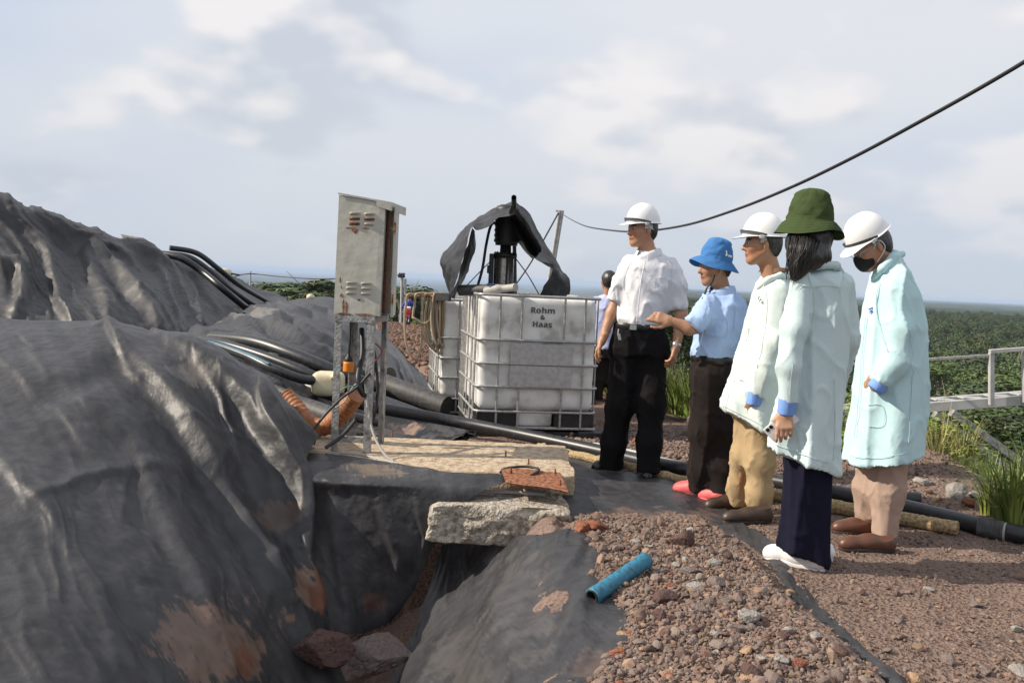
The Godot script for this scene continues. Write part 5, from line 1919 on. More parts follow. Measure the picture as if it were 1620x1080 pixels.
func make_totes() -> void:
	var fl := P(749, 680, 7.5)
	var dir := Vector3(0.986, 0, -0.165)
	var back := Vector3(-0.165, 0, -0.986)
	var y0 := 0.03
	var mid := Vector3(fl.x, y0, fl.z) + dir * 0.5 + back * 0.6
	var turn := atan2(0.165, 0.986)
	var o := tote("liquid_tote", mid, turn, Vector3(1.0, 1.07, 1.2), "white caged liquid tote with stencilled lettering and grey placard plates", true)
	var b := MB.new()
	for k in 3:
		b.box(Transform3D(Basis(Vector3.UP, turn), mid + dir * (k - 1) * 0.42 + Vector3(0, -0.055, 0) + back * -0.02), Vector3(0.14, 0.085, 1.24), 0.006)
	b.box(Transform3D(Basis(Vector3.UP, turn), mid + back * -0.5 + Vector3(0.05, -0.06, 0)), Vector3(1.25, 0.07, 0.16), 0.006)
	var sk := thing("skid", mid + Vector3(0, -0.1, 0), "black timber skid under the lettered liquid tote", "skid")
	part("beams", b, mats.black_plastic, sk, false, sk.position)
	var m2 := mid + back * 1.42 + dir * -0.17
	m2.y = -0.06
	tote("liquid_tote", m2, turn, Vector3(1.0, 1.07, 1.2), "second caged tote, mostly hidden behind the lettered tote", false)
	# pump
	var pb := P(797, 456, 8.15)
	var pu := thing("pump", Vector3(pb.x, y0 + 1.07, pb.z), "upright steel pump with black motor standing on the lettered tote", "pump")
	b = MB.new()
	b.lathe(Transform3D.IDENTITY, [[0.0, 0.0], [0.075, 0.0], [0.075, 0.05], [0.078, 0.05], [0.078, 0.31], [0.0, 0.31]], 24)
	node("barrel", b.shape(), mats.pump_steel, pu)
	b = MB.new()
	b.lathe(Transform3D.IDENTITY, [[0.0, 0.305], [0.10, 0.305], [0.10, 0.345], [0.05, 0.35], [0.045, 0.42], [0.0, 0.42]], 20)
	node("flange", b.shape(), mats.dark_iron, pu)
	b = MB.new()
	b.lathe(Transform3D.IDENTITY, [[0.10, 0.0], [0.10, 0.03], [0.08, 0.035], [0.0, 0.036]], 20)
	node("foot_flange", b.shape(), mats.dark_iron, pu)
	for k in 6:
		var a := TAU * k / 6.0 + 0.3
		b = MB.new()
		b.tube(PackedVector3Array([Vector3(cos(a) * 0.09, 0.02, sin(a) * 0.09), Vector3(cos(a) * 0.09, 0.355, sin(a) * 0.09)]), 0.008, 8)
		node("tie_rod", b.shape(), mats.dark_iron, pu)
	b = MB.new()
	var prof := [[0.0, 0.41], [0.095, 0.41], [0.095, 0.43], [0.108, 0.44]]
	for k in 13:
		prof.append([0.102 if k % 2 else 0.110, 0.45 + k * 0.022])
	prof.append_array([[0.095, 0.74], [0.06, 0.755], [0.0, 0.757]])
	b.lathe(Transform3D(Basis.IDENTITY, Vector3(0.005, 0, 0)), prof, 28)
	node("motor", b.shape(), mats.dark_iron, pu)
	b = MB.new()
	b.box(Transform3D(Basis.IDENTITY, Vector3(-0.115, 0.2, 0.01)), Vector3(0.04, 0.27, 0.08), 0.006)
	b.box(Transform3D(Basis.IDENTITY, Vector3(-0.135, 0.2, 0.02)), Vector3(0.03, 0.07, 0.06), 0.006)
	node("control_box", b.shape(), mats.dark_iron, pu)
	b = MB.new()
	b.tube(smooth_path([Vector3(-0.06, 0.6, 0), Vector3(-0.13, 0.58, 0.0), Vector3(-0.165, 0.42, 0.02), Vector3(-0.19, 0.2, 0.04), Vector3(-0.23, 0.03, 0.06)], 6), 0.012, 8)
	node("power_cable", b.shape(), mats.cable_black, pu)
	var tp := pu.position.y
	var dp := thing("discharge_pipe", P(780, 459, 7.75), "grey discharge pipe with blue valve lying across the tote top", "pipe")
	b = MB.new()
	var q0 := P(728, 459, 7.9)
	var q1 := P(775, 458, 7.75)
	b.tube(PackedVector3Array([q0, q1]), 0.045, 16)
	part("feed_pipe", b, mats.pipe_dusty, dp, false, dp.position)
	b = MB.new()
	b.tube(smooth_path([P(768, 461, 7.7), P(785, 457, 7.65), P(800, 456, 7.62), P(816, 454, 7.55)], 5), [0.034, 0.036, 0.034, 0.036, 0.034, 0.034, 0.036, 0.034, 0.03, 0.03, 0.03, 0.03, 0.03, 0.03, 0.032, 0.032], 14)
	part("elbow", b, mats.cable_grey, dp, false, dp.position)
	b = MB.new()
	b.box(Transform3D(Basis.IDENTITY, P(779, 450, 7.65)), Vector3(0.1, 0.014, 0.02), 0.004)
	part("valve_handle", b, mats.blue_paint, dp, false, dp.position)
	# hood of old membrane over a pipe frame
	var ap := P(813, 322, 8.0)
	var hood := thing("pump_hood", Vector3(ap.x, tp, ap.z), "torn black membrane hood slung over a pipe frame above the pump", "hood")
	b = MB.new()
	b.tube(PackedVector3Array([P(813, 312, 7.62), P(813, 345, 8.3)]), 0.021, 12, false)
	part("ridge_pipe", b, mats.dark_iron, hood, false, hood.position)
	b = MB.new()
	b.tube(PackedVector3Array([P(813, 335, 8.25), P(815, 468, 8.6)]), 0.018, 10)
	part("post", b, mats.dark_iron, hood, false, hood.position)
	# each side: near edge and far edge as pixel + distance
	var left := [[[816, 338, 7.7], [816, 318, 8.4]], [[785, 350, 7.72], [788, 328, 8.4]], [[758, 366, 7.72], [765, 338, 8.4]], [[746, 360, 7.72], [736, 360, 8.4]], [[738, 390, 7.74], [712, 390, 8.3]], [[728, 425, 7.76], [696, 413, 8.25]], [[718, 455, 7.8], [700, 438, 8.2]], [[714, 467, 7.85], [710, 465, 8.1]]]
	var inner := [[[748, 358, 7.71], [752, 366, 8.1]], [[740, 388, 7.73], [750, 396, 8.1]], [[730, 420, 7.75], [742, 428, 8.1]], [[720, 450, 7.8], [731, 450, 8.1]], [[714, 467, 7.85], [722, 466, 8.1]]]
	var right := [[[806, 346, 7.7], [812, 318, 8.4]], [[818, 366, 7.72], [836, 337, 8.4]], [[830, 388, 7.74], [852, 367, 8.4]], [[842, 405, 7.76], [866, 391, 8.4]], [[858, 415, 7.78], [882, 417, 8.4]], [[876, 422, 7.8], [895, 433, 8.4]]]
	var under := [[[808, 326, 7.6], [800, 352, 8.3]], [[826, 342, 7.62], [812, 372, 8.3]], [[842, 366, 7.66], [826, 394, 8.3]], [[858, 392, 7.68], [842, 408, 8.3]]]
	var skirt := [[[876, 420, 7.76], [894, 432, 8.2]], [[871, 434, 7.78], [901, 442, 8.2]], [[862, 450, 7.82], [902, 455, 8.2]], [[853, 468, 7.86], [902, 468, 8.2]]]
	var names := ["left_flap", "folded_edge", "right_flap", "lining", "skirt"]
	var k := 0
	for side in [left, inner, right, under, skirt]:
		var rows := []
		var n: int = side.size()
		var e0 := []
		var e1 := []
		for q in side:
			e0.append(P(q[0][0], q[0][1], q[0][2]))
			e1.append(P(q[1][0], q[1][1], q[1][2]))
		var l0 := smooth_path(e0, 6)
		var l1 := smooth_path(e1, 6)
		for i in l0.size():
			var row := PackedVector3Array()
			for j in 15:
				var t := j / 14.0
				var p := l0[i].lerp(l1[i], t)
				p.y += -0.03 * sin(PI * t) * (1.0 if k != 0 else -0.5) + nz.get_noise_3dv(p * 6.0 + Vector3(k * 3, 0, 0)) * 0.02 + nr.get_noise_3dv(p * 3.0) * 0.012
				p.x += nz.get_noise_3dv(p * 5.0 + Vector3(0, k * 3, 0)) * 0.02
				row.append(p)
			rows.append(row)
		var mb := MB.new()
		mb.col = Color(0.026, 0.0265, 0.030)
		mb.grid(rows)
		part(names[k], mb, mats.membrane, hood, true, hood.position)
		k += 1
	# coiled hose on a bracket
	var br := thing("hose_bracket", P(690, 470, 8.9), "dark steel bracket bar sticking out from the hidden tote", "bracket")
	b = MB.new()
	b.bar(P(688, 469, 8.9), P(712, 470, 8.7), 0.03, 0.075, 0.003)
	part("plate", b, mats.dark_iron, br, false, br.position)
	b = MB.new()
	b.tube(PackedVector3Array([P(640, 467, 9.0), P(712, 470, 8.85)]), 0.014, 8)
	part("bar", b, mats.rust, br, false, br.position)
	var rng := RandomNumberGenerator.new()
	rng.seed = 4
	var coil := thing("hose_coil", P(680, 500, 8.9), "beige hose hanging in long loose loops beside the totes", "hose")
	var loops := [[641, 668, 568, 0.0], [654, 682, 512, 0.0], [668, 690, 545, 0.02], [674, 690, 552, 0.04], [679, 694, 556, 0.05], [683, 696, 545, 0.0], [686, 700, 560, 0.03], [689, 701, 552, 0.06], [692, 703, 548, 0.02], [695, 704, 562, 0.05], [687, 697, 530, 0.07]]
	for l in loops:
		b = MB.new()
		var a: float = l[0]
		var e: float = l[1]
		var lowv: float = l[2]
		var dd: float = 8.9 + l[3]
		var mid2 := (a + e) * 0.5
		b.tube(smooth_path([P(a + 2, 478, dd), P(a + 4, 466, dd - 0.02), P(mid2, 463 + rng.randf() * 3, dd), P(e - 2, 467, dd + 0.02), P(e, 490, dd), P(e - 1, lerpf(480, lowv, 0.7), dd + 0.01), P(mid2 + 3, lowv, dd - 0.01), P(a + 2, lerpf(480, lowv, 0.75), dd - 0.02), P(a - 1, 500, dd - 0.01), P(a + 2, 478, dd)], 7), 0.0115, 8, false)
		part("loop", b, mats.hose_beige, coil, false, coil.position)

# ---------------------------------------------------------------- things far and near
func make_rest() -> void:
	var b: MB
	# steel gangway rising to the right
	var gw := thing("steel_gangway", P(1480, 650, 8.0), "pale steel gangway with a handrail and slanting braces beyond the brink", "gangway")
	var d0 := 8.0
	var beam := [P(1320, 655, d0 + 0.2), P(1700, 627, d0)]
	for k in 2:
		b = MB.new()
		var o := Vector3(0, 0, -0.24 * k)
		b.bar(beam[0] + o, beam[1] + o, 0.05, 0.085, 0.004)
		part("side_beam", b, mats.pale_steel, gw, false, gw.position)
	for k in 9:
		b = MB.new()
		var p: Vector3 = (beam[0] as Vector3).lerp(beam[1], (k + 0.5) / 9.0)
		b.bar(p + Vector3(0, 0.03, -0.04), p + Vector3(0, 0.03, -0.2), 0.2, 0.015, 0.002)
		part("deck_plate", b, mats.pale_steel, gw, false, gw.position)
	for k in 1:
		b = MB.new()
		var o := Vector3(0, 0, -0.24 * k)
		b.bar(P(1345, 576, d0 + 0.2) + o, P(1572, 562, d0) + o, 0.03, 0.025, 0.003)
		part("mid_rail", b, mats.grey_steel, gw, false, gw.position)
		b = MB.new()
		b.bar(P(1566, 556, d0) + o, P(1700, 546, d0 - 0.05) + o, 0.045, 0.035, 0.004)
		part("hand_rail", b, mats.pale_steel, gw, false, gw.position)
		for q in [[1569, 558, 641], [1622, 556, 637], [1690, 550, 630]]:
			b = MB.new()
			b.bar(P(q[0], q[2], d0) + o, P(q[0], q[1], d0) + o, 0.04, 0.04, 0.004)
			part("post", b, mats.pale_steel, gw, false, gw.position)
		b = MB.new()
		b.bar(P(1505, 652, d0 - 0.02) + o, P(1720, 806, d0 - 0.02) + o, 0.065, 0.065, 0.004)
		part("brace", b, mats.grey_steel, gw, false, gw.position)
		b = MB.new()
		b.bar(P(1478, 655, d0 - 0.08) + o, P(1710, 826, d0 - 0.08) + o, 0.06, 0.06, 0.004)
		part("brace", b, mats.grey_steel, gw, false, gw.position)
	# paired pole carrying the overhead cable
	var pd := 34.0
	var up := thing("utility_pole", P(868, 470, pd), "paired leaning steel poles carrying the overhead cable", "utility pole")
	for q in [[[886, 333], [862, 480]], [[890, 334], [866, 480]]]:
		b = MB.new()
		b.tube(PackedVector3Array([P(q[1][0], q[1][1], pd), P(q[0][0], q[0][1], pd)]), 0.06, 10)
		part("pole", b, mats.pale_steel, up, false, up.position)
	b = MB.new()
	b.bar(P(879, 333.5, pd), P(892, 334, pd), 0.06, 0.06, 0.005)
	part("cross_arm", b, mats.pale_steel, up, false, up.position)
	long_tube("overhead_cable", [P(886, 336, pd), P(900, 345, 27), P(925, 357, 20), P(965, 364, 15), P(1010, 366, 12), P(1080, 357, 9.6), P(1160, 333, 8.0), P(1250, 297, 7.0), P(1350, 249, 6.3), P(1460, 190, 5.7), P(1560, 134, 5.3), P(1640, 86, 5.0), P(1760, 8, 4.7)], 0.012, mats.cable_black, "thick black cable sagging from the paired poles across the sky", "cable", 8, 12)
	long_tube("stay_wire", [P(884, 336, pd), P(862, 376, pd - 1), P(838, 418, pd - 1), P(810, 458, pd - 1)], 0.03, mats.cable_black, "taut stay wire slanting down from the paired poles", "wire", 6)
	long_tube("stay_wire", [P(813, 405, 8.1), P(835, 435, 8.3), P(853, 466, 8.4)], 0.005, mats.cable_black, "thin guy wire from the pump to the tote edge", "wire", 6)
	long_tube("stay_wire", [P(790, 400, 8.3), P(765, 424, 8.4), P(732, 458, 8.5)], 0.005, mats.cable_black, "pair of thin guy wires left of the pump", "wire", 6)
	# far poles
	var po := thing("utility_pole", P(636, 480, 75), "far double utility pole with insulators beside the motorbike rider", "utility pole")
	for q in [[634, 436], [639, 441]]:
		b = MB.new()
		b.tube(PackedVector3Array([P(q[0], 512, 75), P(q[0] + 2, q[1], 75)]), 0.11, 8)
		part("pole", b, mats.pale_steel, po, false, po.position)
	b = MB.new()
	for k in 3:
		b.lathe(Transform3D(Basis.IDENTITY, P(632 + k * 3, 437, 75)), [[0.0, -0.1], [0.16, -0.1], [0.1, 0.1], [0.16, 0.2], [0.0, 0.3]], 8)
	part("insulator", b, mats.dark_iron, po, false, po.position)
	po = thing("utility_pole", P(395, 460, 80), "far slender pole above the trees beyond the tall mound", "utility pole")
	b = MB.new()
	b.tube(PackedVector3Array([P(395, 470, 80), P(396, 429, 80)]), 0.07, 8)
	part("pole", b, mats.pale_steel, po, false, po.position)
	long_tube("power_line", [P(368, 438, 70), P(396, 433, 80), P(450, 438, 78), P(520, 441, 76), P(634, 435, 75)], 0.045, mats.cable_black, "power line strung between the far poles", "power line", 6)
	# odds and ends on the mounds
	var cr := thing("wire_crate", P(205, 378, 11.4), "grey plastic basket upside down on the mound's crest", "basket")
	for k in 12:
		b = MB.new()
		var t := k / 11.0
		b.bar(P(lerpf(192, 218, t), lerpf(372, 376, t), 11.4), P(lerpf(194, 221, t), lerpf(386, 392, t), 11.3), 0.012, 0.012, 0.002)
		part("slat", b, mats.pale_steel, cr, false, cr.position)
	for k in 3:
		b = MB.new()
		b.bar(P(191, 371 + k * 6, 11.38), P(219 + k, 376 + k * 7, 11.34), 0.014, 0.014, 0.002)
		part("rim", b, mats.pale_steel, cr, false, cr.position)
	b = MB.new()
	b.box(Transform3D(Basis(Vector3.BACK, -0.2), P(206, 382, 11.55)), Vector3(0.17, 0.09, 0.2), 0.01)
	part("basket_body", b, mats.cable_grey, cr, false, cr.position)
	var ta := thing("plastic_tub", P(353, 432, 17), "beige rounded tub standing on the mound's far shoulder", "tub")
	b = MB.new()
	b.lathe(Transform3D.IDENTITY, [[0.0, -0.12], [0.16, -0.12], [0.155, 0.0], [0.13, 0.06], [0.07, 0.085], [0.0, 0.09]], 20)
	node("tub", b.shape(), mats.cream_plastic, ta)
	b = MB.new()
	b.tube(PackedVector3Array([Vector3(0.14, 0.0, 0.02), Vector3(0.3, -0.02, 0.02)]), 0.015, 8)
	node("spout", b.shape(), mats.pipe_black, ta)
	ta = thing("plastic_tub", P(491, 470, 26), "small cream cap on a dark stand at the far end of the hump", "tub")
	b = MB.new()
	b.lathe(Transform3D.IDENTITY, [[0.0, -0.05], [0.12, -0.05], [0.11, 0.04], [0.05, 0.09], [0.0, 0.095]], 16)
	node("cap", b.shape(), mats.cream_plastic, ta)
	b = MB.new()
	b.lathe(Transform3D.IDENTITY, [[0.32, -0.28], [0.2, -0.14], [0.1, -0.05], [0.0, -0.05]], 14)
	node("stand", b.shape(), mats.pipe_dusty, ta)
	var lump := node("broken_brick", rock_shape(71, 1, 9).shape(), mats.rust, self)
	lump.position = P(540, 578, 8.6)
	lump.scale = Vector3(0.16, 0.1, 0.12)
	tag(lump, "broken orange brick lying behind the stand legs", "brick")
	# scooter and its rider
	make_scooter()

func make_scooter() -> void:
	var at := P(645, 517, 53.0)
	var sc := thing("scooter", at, "red and white motor scooter coming head-on along the track", "scooter")
	var b := MB.new()
	var rows := []
	for i in 25:
		var a := TAU * i / 24.0
		var row := PackedVector3Array()
		for j in 10:
			var e := TAU * j / 9.0
			var r := 0.26 + 0.045 * cos(e)
			row.append(Vector3(0.045 * sin(e), 0.3 + sin(a) * r, 0.55 + cos(a) * r))
		rows.append(row)
	b.grid(rows)
	var w := node("wheel", b.shape(), mats.rubber, sc)
	var w2 := node("wheel", b.shape(), mats.rubber, sc)
	w2.position.z = -1.2
	b = MB.new()
	for s in [-1, 1]:
		b.tube(PackedVector3Array([Vector3(s * 0.09, 0.3, 0.55), Vector3(s * 0.08, 0.75, 0.4)]), 0.03, 8)
	node("fork", b.shape(), mats.pale_steel, sc)
	b = rounded_box(Vector3(0.15, 0.14, 0.5), 0.05, 6, 0.0)
	node("mudguard", b.shape(), mats.paint_red, sc).position = Vector3(0, 0.62, 0.52)
	b = rounded_box(Vector3(0.4, 0.34, 0.22), 0.09, 8, 0.0)
	node("leg_shield", b.shape(), mats.paint_red, sc).position = Vector3(0, 0.84, 0.36)
	b = rounded_box(Vector3(0.36, 0.15, 0.2), 0.06, 6, 0.0)
	node("headlight_cowl", b.shape(), mats.helmet_white, sc).position = Vector3(0, 1.08, 0.36)
	b = MB.new()
	b.tube(PackedVector3Array([Vector3(-0.36, 1.06, 0.22), Vector3(0, 1.1, 0.3), Vector3(0.36, 1.06, 0.22)]), 0.025, 8)
	node("handlebar", b.shape(), mats.rubber, sc)
	b = rounded_box(Vector3(0.34, 0.34, 1.1), 0.1, 8, 0.0)
	node("body_shell", b.shape(), mats.paint_red, sc).position = Vector3(0, 0.6, -0.35)
	var f := Field.new()
	f.cone(Vector3(-0.1, 0.85, -0.25), Vector3(0.1, 0.85, -0.25), 0.16, 0.16)
	f.cone(Vector3(0, 0.9, -0.25), Vector3(0, 1.32, -0.15), 0.19, 0.2, 0.05)
	for s in [-1, 1]:
		f.cone(Vector3(s * 0.19, 1.35, -0.15), Vector3(s * 0.36, 1.12, 0.0), 0.085, 0.07, 0.06)
		f.cone(Vector3(s * 0.36, 1.12, 0.0), Vector3(s * 0.33, 1.08, 0.24), 0.065, 0.05, 0.02)
		f.cone(Vector3(s * 0.12, 0.82, -0.2), Vector3(s * 0.24, 0.78, 0.2), 0.1, 0.085, 0.05)
		f.cone(Vector3(s * 0.24, 0.78, 0.2), Vector3(s * 0.2, 0.36, 0.15), 0.08, 0.06, 0.03)
	f.cone(Vector3(0, 1.4, -0.15), Vector3(0, 1.6, -0.1), 0.07, 0.1, 0.04)
	f.noise = nz
	f.n_amp = 0.01
	f.n_scale = Vector3.ONE * 6.0
	b = MB.new()
	var paint := func(p: Vector3) -> Color:
		if p.y > 1.47:
			return Color(0.03, 0.02, 0.018) if p.y > 1.56 else Color(0.3, 0.16, 0.1)
		return Color(0.03, 0.045, 0.28) if p.y > 0.95 else Color(0.03, 0.03, 0.06)
	f.mesh_into(b, 0.03, Transform3D.IDENTITY, paint)
	var r := thing("person", at + Vector3(0, 0.02, 0), "person in a blue jacket riding the red scooter towards the totes", "person")
	var m: StandardMaterial3D = mats.skin.duplicate()
	m.subsurf_scatter_enabled = false
	node("body", b.shape(true), m, r)

# ---------------------------------------------------------------- people
const SKIN := Color(0.40, 0.21, 0.125)

func facing(fwd: Vector3, up := Vector3.UP) -> Basis:
	var z := fwd.normalized()
	var x := up.cross(z).normalized()
	return Basis(x, z.cross(x), z)

func head_into(mb: MB, xf: Transform3D, neck: Vector3, skin: Color) -> void:      # neck: its foot, in the head's own axes
	var f := Field.new()
	f.ell(Vector3(0, 0.03, -0.012), Vector3(0.076, 0.092, 0.097), 0.02)
	f.ell(Vector3(0, -0.03, 0.03), Vector3(0.060, 0.083, 0.066), 0.03)
	f.cone(Vector3(0, -0.094, 0.066), Vector3(0, -0.09, 0.06), 0.021, 0.021, 0.03)
	for s in [-1.0, 1.0]:
		f.cone(Vector3(s * 0.056, -0.04, -0.005), Vector3(s * 0.02, -0.094, 0.058), 0.017, 0.016, 0.03)
		f.cone(Vector3(s * 0.037, -0.018, 0.064), Vector3(s * 0.042, -0.01, 0.05), 0.022, 0.02, 0.03)
		f.ell(Vector3(s * 0.079, -0.004, -0.010), Vector3(0.009, 0.032, 0.019), 0.006, Basis(Vector3.UP, s * 0.35))
		f.cone(Vector3(s * 0.011, -0.029, 0.098), Vector3(s * 0.010, -0.027, 0.094), 0.0085, 0.009, 0.01)
		f.ell(Vector3(s * 0.031, 0.006, 0.078), Vector3(0.014, 0.008, 0.010), 0.006)
	f.cone(Vector3(0, 0.012, 0.090), Vector3(0, -0.025, 0.112), 0.008, 0.0115, 0.014)
	f.cone(Vector3(-0.034, 0.026, 0.078), Vector3(0.034, 0.026, 0.078), 0.011, 0.011, 0.02)
	f.ell(Vector3(0, -0.056, 0.089), Vector3(0.022, 0.006, 0.009), 0.008)
	f.ell(Vector3(0, -0.068, 0.086), Vector3(0.019, 0.0065, 0.009), 0.008)
	f.cone(Vector3(0, -0.04, -0.022), neck, 0.054, 0.060, 0.03)
	var paint := func(p: Vector3) -> Color:
		var c := skin
		if p.z > 0.07 and absf(p.x) < 0.024 and absf(p.y + 0.062) < 0.012:
			c = skin * Color(0.85, 0.55, 0.55)
			if absf(p.y + 0.062) < 0.0025:
				c = skin * 0.35
		elif p.z > 0.055 and absf(absf(p.x) - 0.031) < 0.013 and absf(p.y - 0.006) < 0.006:
			c = Color(0.02, 0.015, 0.012) if absf(absf(p.x) - 0.031) < 0.008 else Color(0.5, 0.45, 0.42)
		elif p.z > 0.05 and absf(absf(p.x) - 0.031) < 0.019 and absf(p.y - 0.029) < 0.0055:
			c = Color(0.025, 0.017, 0.013)
		elif p.z > 0.0 and p.y < -0.02 and p.y > -0.06 and absf(p.x) > 0.02:
			c = skin * Color(1.05, 0.93, 0.9)
		return c
	f.mesh_into(mb, 0.0046, xf, paint)

func hand_into(mb: MB, wrist: Vector3, dir: Vector3, palm: Vector3, thumb: float, curl: Array, skin: Color, size := 1.0) -> void:
	dir = dir.normalized()
	palm = (palm - dir * palm.dot(dir)).normalized()
	var side := dir.cross(palm) * thumb
	var f := Field.new()
	f.cone(wrist - dir * 0.03, wrist + dir * 0.02, 0.026 * size, 0.026 * size, 0.015)
	for i in 4:
		var k0 := wrist + dir * 0.01 * size + side * (0.016 - i * 0.011) * size
		var k1 := wrist + dir * (0.082 - absf(i - 1) * 0.004) * size + side * (0.030 - i * 0.0205) * size
		f.cone(k0, k1, 0.0145 * size, 0.0115 * size, 0.014)
		var ln: float = [0.070, 0.078, 0.072, 0.056][i] * size
		var a: float = curl[i] * 0.6
		var p := k1
		for s in 3:
			var d := dir * cos(a) + palm * sin(a)
			var q: Vector3 = p + d * ln * [0.48, 0.3, 0.22][s]
			f.cone(p, q, [0.0098, 0.009, 0.0083][s] * size, [0.009, 0.0083, 0.0072][s] * size, 0.004)
			p = q
			a += curl[i]
	var t0 := wrist + dir * 0.022 * size + side * 0.024 * size
	var t1 := t0 + (side * 0.62 + dir * 0.72 + palm * 0.25).normalized() * 0.042 * size
	var t2 := t1 + (side * 0.15 + dir * 0.9 + palm * 0.35).normalized() * 0.033 * size
	var t3 := t2 + (dir * 0.9 + palm * 0.45 - side * 0.1).normalized() * 0.026 * size
	f.cone(t0, t1, 0.016 * size, 0.0115 * size, 0.012)
	f.cone(t1, t2, 0.011 * size, 0.0098 * size, 0.004)
	f.cone(t2, t3, 0.0098 * size, 0.0078 * size, 0.004)
	var paint := func(_p: Vector3) -> Color: return skin
	f.mesh_into(mb, 0.0042, Transform3D.IDENTITY, paint)

func cloth(called: String, f: Field, cell: float, m: Material, parent: Node, big := 0.016, slant := 0.010, sc := Vector3(4.0, 1.5, 4.0), sc2 := Vector3(5.0, 4.0, 5.0)) -> MeshInstance3D:
	f.noise = n1
	f.creased = true
	f.n_amp = big
	f.n_scale = sc
	f.n_amp2 = slant
	f.n_scale2 = sc2
	var b := MB.new()
	f.mesh_into(b, cell)
	return node(called, b.shape(), m, parent)

func band(called: String, c: Vector3, rx: float, rz: float, h: float, m: Material, parent: Node, bs := Basis.IDENTITY) -> void:
	var b := MB.new()
	b.lathe(Transform3D(bs * Basis.from_scale(Vector3(rx, 1, rz)), c), [[0.96, -h * 0.5], [1.0, -h * 0.5], [1.012, 0.0], [1.0, h * 0.5], [0.96, h * 0.5]], 32)
	node(called, b.shape(), m, parent)

func collar(c: Vector3, bs: Basis, r: float, m: Material, parent: Node, gap := 0.5, fall := 0.045) -> void:     # an open turned-down collar; bs.z points to the wearer's front
	var b := MB.new()
	var rows := []
	for k in 5:
		var row := PackedVector3Array()
		for i in 33:
			var a := lerpf(gap, TAU - gap, i / 32.0)
			var fr := pow(maxf(0.0, cos(a)), 2.0)            # 1 at the front
			var rr: float = r * [1.0, 0.98, 1.08, 1.22, 1.34][k]
			var y: float = [0.0, 0.034, 0.037, 0.018, 0.037 - fall][k] - 0.035 * fr * (1.0 if k > 0 else 1.3) - (0.022 * fr if k == 4 else 0.0)
			row.append(c + bs * Vector3(sin(a) * rr, y, cos(a) * rr * (1.0 + 0.35 * fr)))
		rows.append(row)
	b.grid(rows)
	node("collar", b.shape(), m, parent)

func helmet(xf: Transform3D, parent: Node) -> void:
	var o := Node3D.new()
	o.name = "hard_hat"
	parent.add_child(o, true)
	o.transform = xf.scaled_local(Vector3.ONE * 0.83)
	var b := MB.new()
	var rows := []
	var seq := []
	for k in 9:
		seq.append([sin(PI * 0.5 * k / 8.0) * 0.95, cos(PI * 0.5 * k / 8.0) * 0.955, 0.0])
	seq.append([1.0, -0.045, 0.6])
	seq.append([1.0, -0.055, 1.0])
	seq.append([1.0, -0.03, 1.0])
	seq.append([1.0, -0.005, 0.35])
	for k in range(0, 15):
		seq.append([cos(PI * 0.5 * k / 14.0), sin(PI * 0.5 * k / 14.0), 0.0])
	for q in seq:
		var row := PackedVector3Array()
		for i in 56:
			var a := TAU * i / 56.0
			var away := wrapf(a, -PI, PI)
			var lip: float = q[2] * (0.011 + 0.050 * exp(-pow(away / 0.72, 4.0)))
			var r: float = pow(q[0], 0.92)
			var x := sin(a) * (0.112 * r + lip)
			var z := cos(a) * (0.137 * r + lip)
			var y: float = q[1] * 0.148 - (0.012 * exp(-pow(away / 0.7, 4.0)) * q[2])
			if q[1] > 0.2:
				var rid := 0.0
				for s in [-0.036, 0.0, 0.036]:
					rid += exp(-pow((x - s) / 0.010, 2.0))
				y += 0.0045 * rid * smoothstep(0.3, 0.75, q[1])
			row.append(Vector3(x, y, z))
		rows.append(row)
	b.grid(rows, true)
	node("shell", b.shape(), mats.helmet_white, o)
	b = MB.new()
	rows = []
	for k in 2:
		var row := PackedVector3Array()
		for i in 25:
			var a := lerpf(-1.55, 1.55, i / 24.0)
			row.append(Vector3(sin(a) * 0.122, 0.018 - 0.030 * pow(absf(a) / 1.55, 2.0) + (0.020 if k else 0.0), cos(a) * (0.147 + 0.004 * k)))
		rows.append(row)
	b.grid(rows)
	node("face_strap", b.shape(), mats.strap_grey, o)
	b = MB.new()
	rows = []
	for k in 2:
		var row := PackedVector3Array()
		for i in 25:
			var a := lerpf(1.2, TAU - 1.2, i / 24.0)
			var dip := 0.045 * pow(maxf(0.0, -cos(a)), 1.5)
			row.append(Vector3(sin(a) * 0.090, -0.012 - dip - (0.034 if k else 0.0), cos(a) * 0.108 - 0.004))
		rows.append(row)
	b.grid(rows)
	node("headband", b.shape(), mats.band_grey, o)
	for s in [-1, 1]:
		b = MB.new()
		b.box(Transform3D(Basis.IDENTITY, Vector3(s * 0.118, -0.010, 0.035)), Vector3(0.012, 0.022, 0.03), 0.004)
		node("clip", b.shape(), mats.band_grey, o)
	b = MB.new()
	b.tube(smooth_path([Vector3(-0.085, -0.02, 0.03), Vector3(-0.078, -0.05, 0.02), Vector3(-0.08, -0.085, 0.03)], 4), 0.0025, 6)
	b.tube(smooth_path([Vector3(0.085, -0.02, 0.03), Vector3(0.078, -0.05, 0.02), Vector3(0.08, -0.085, 0.03)], 4), 0.0025, 6)

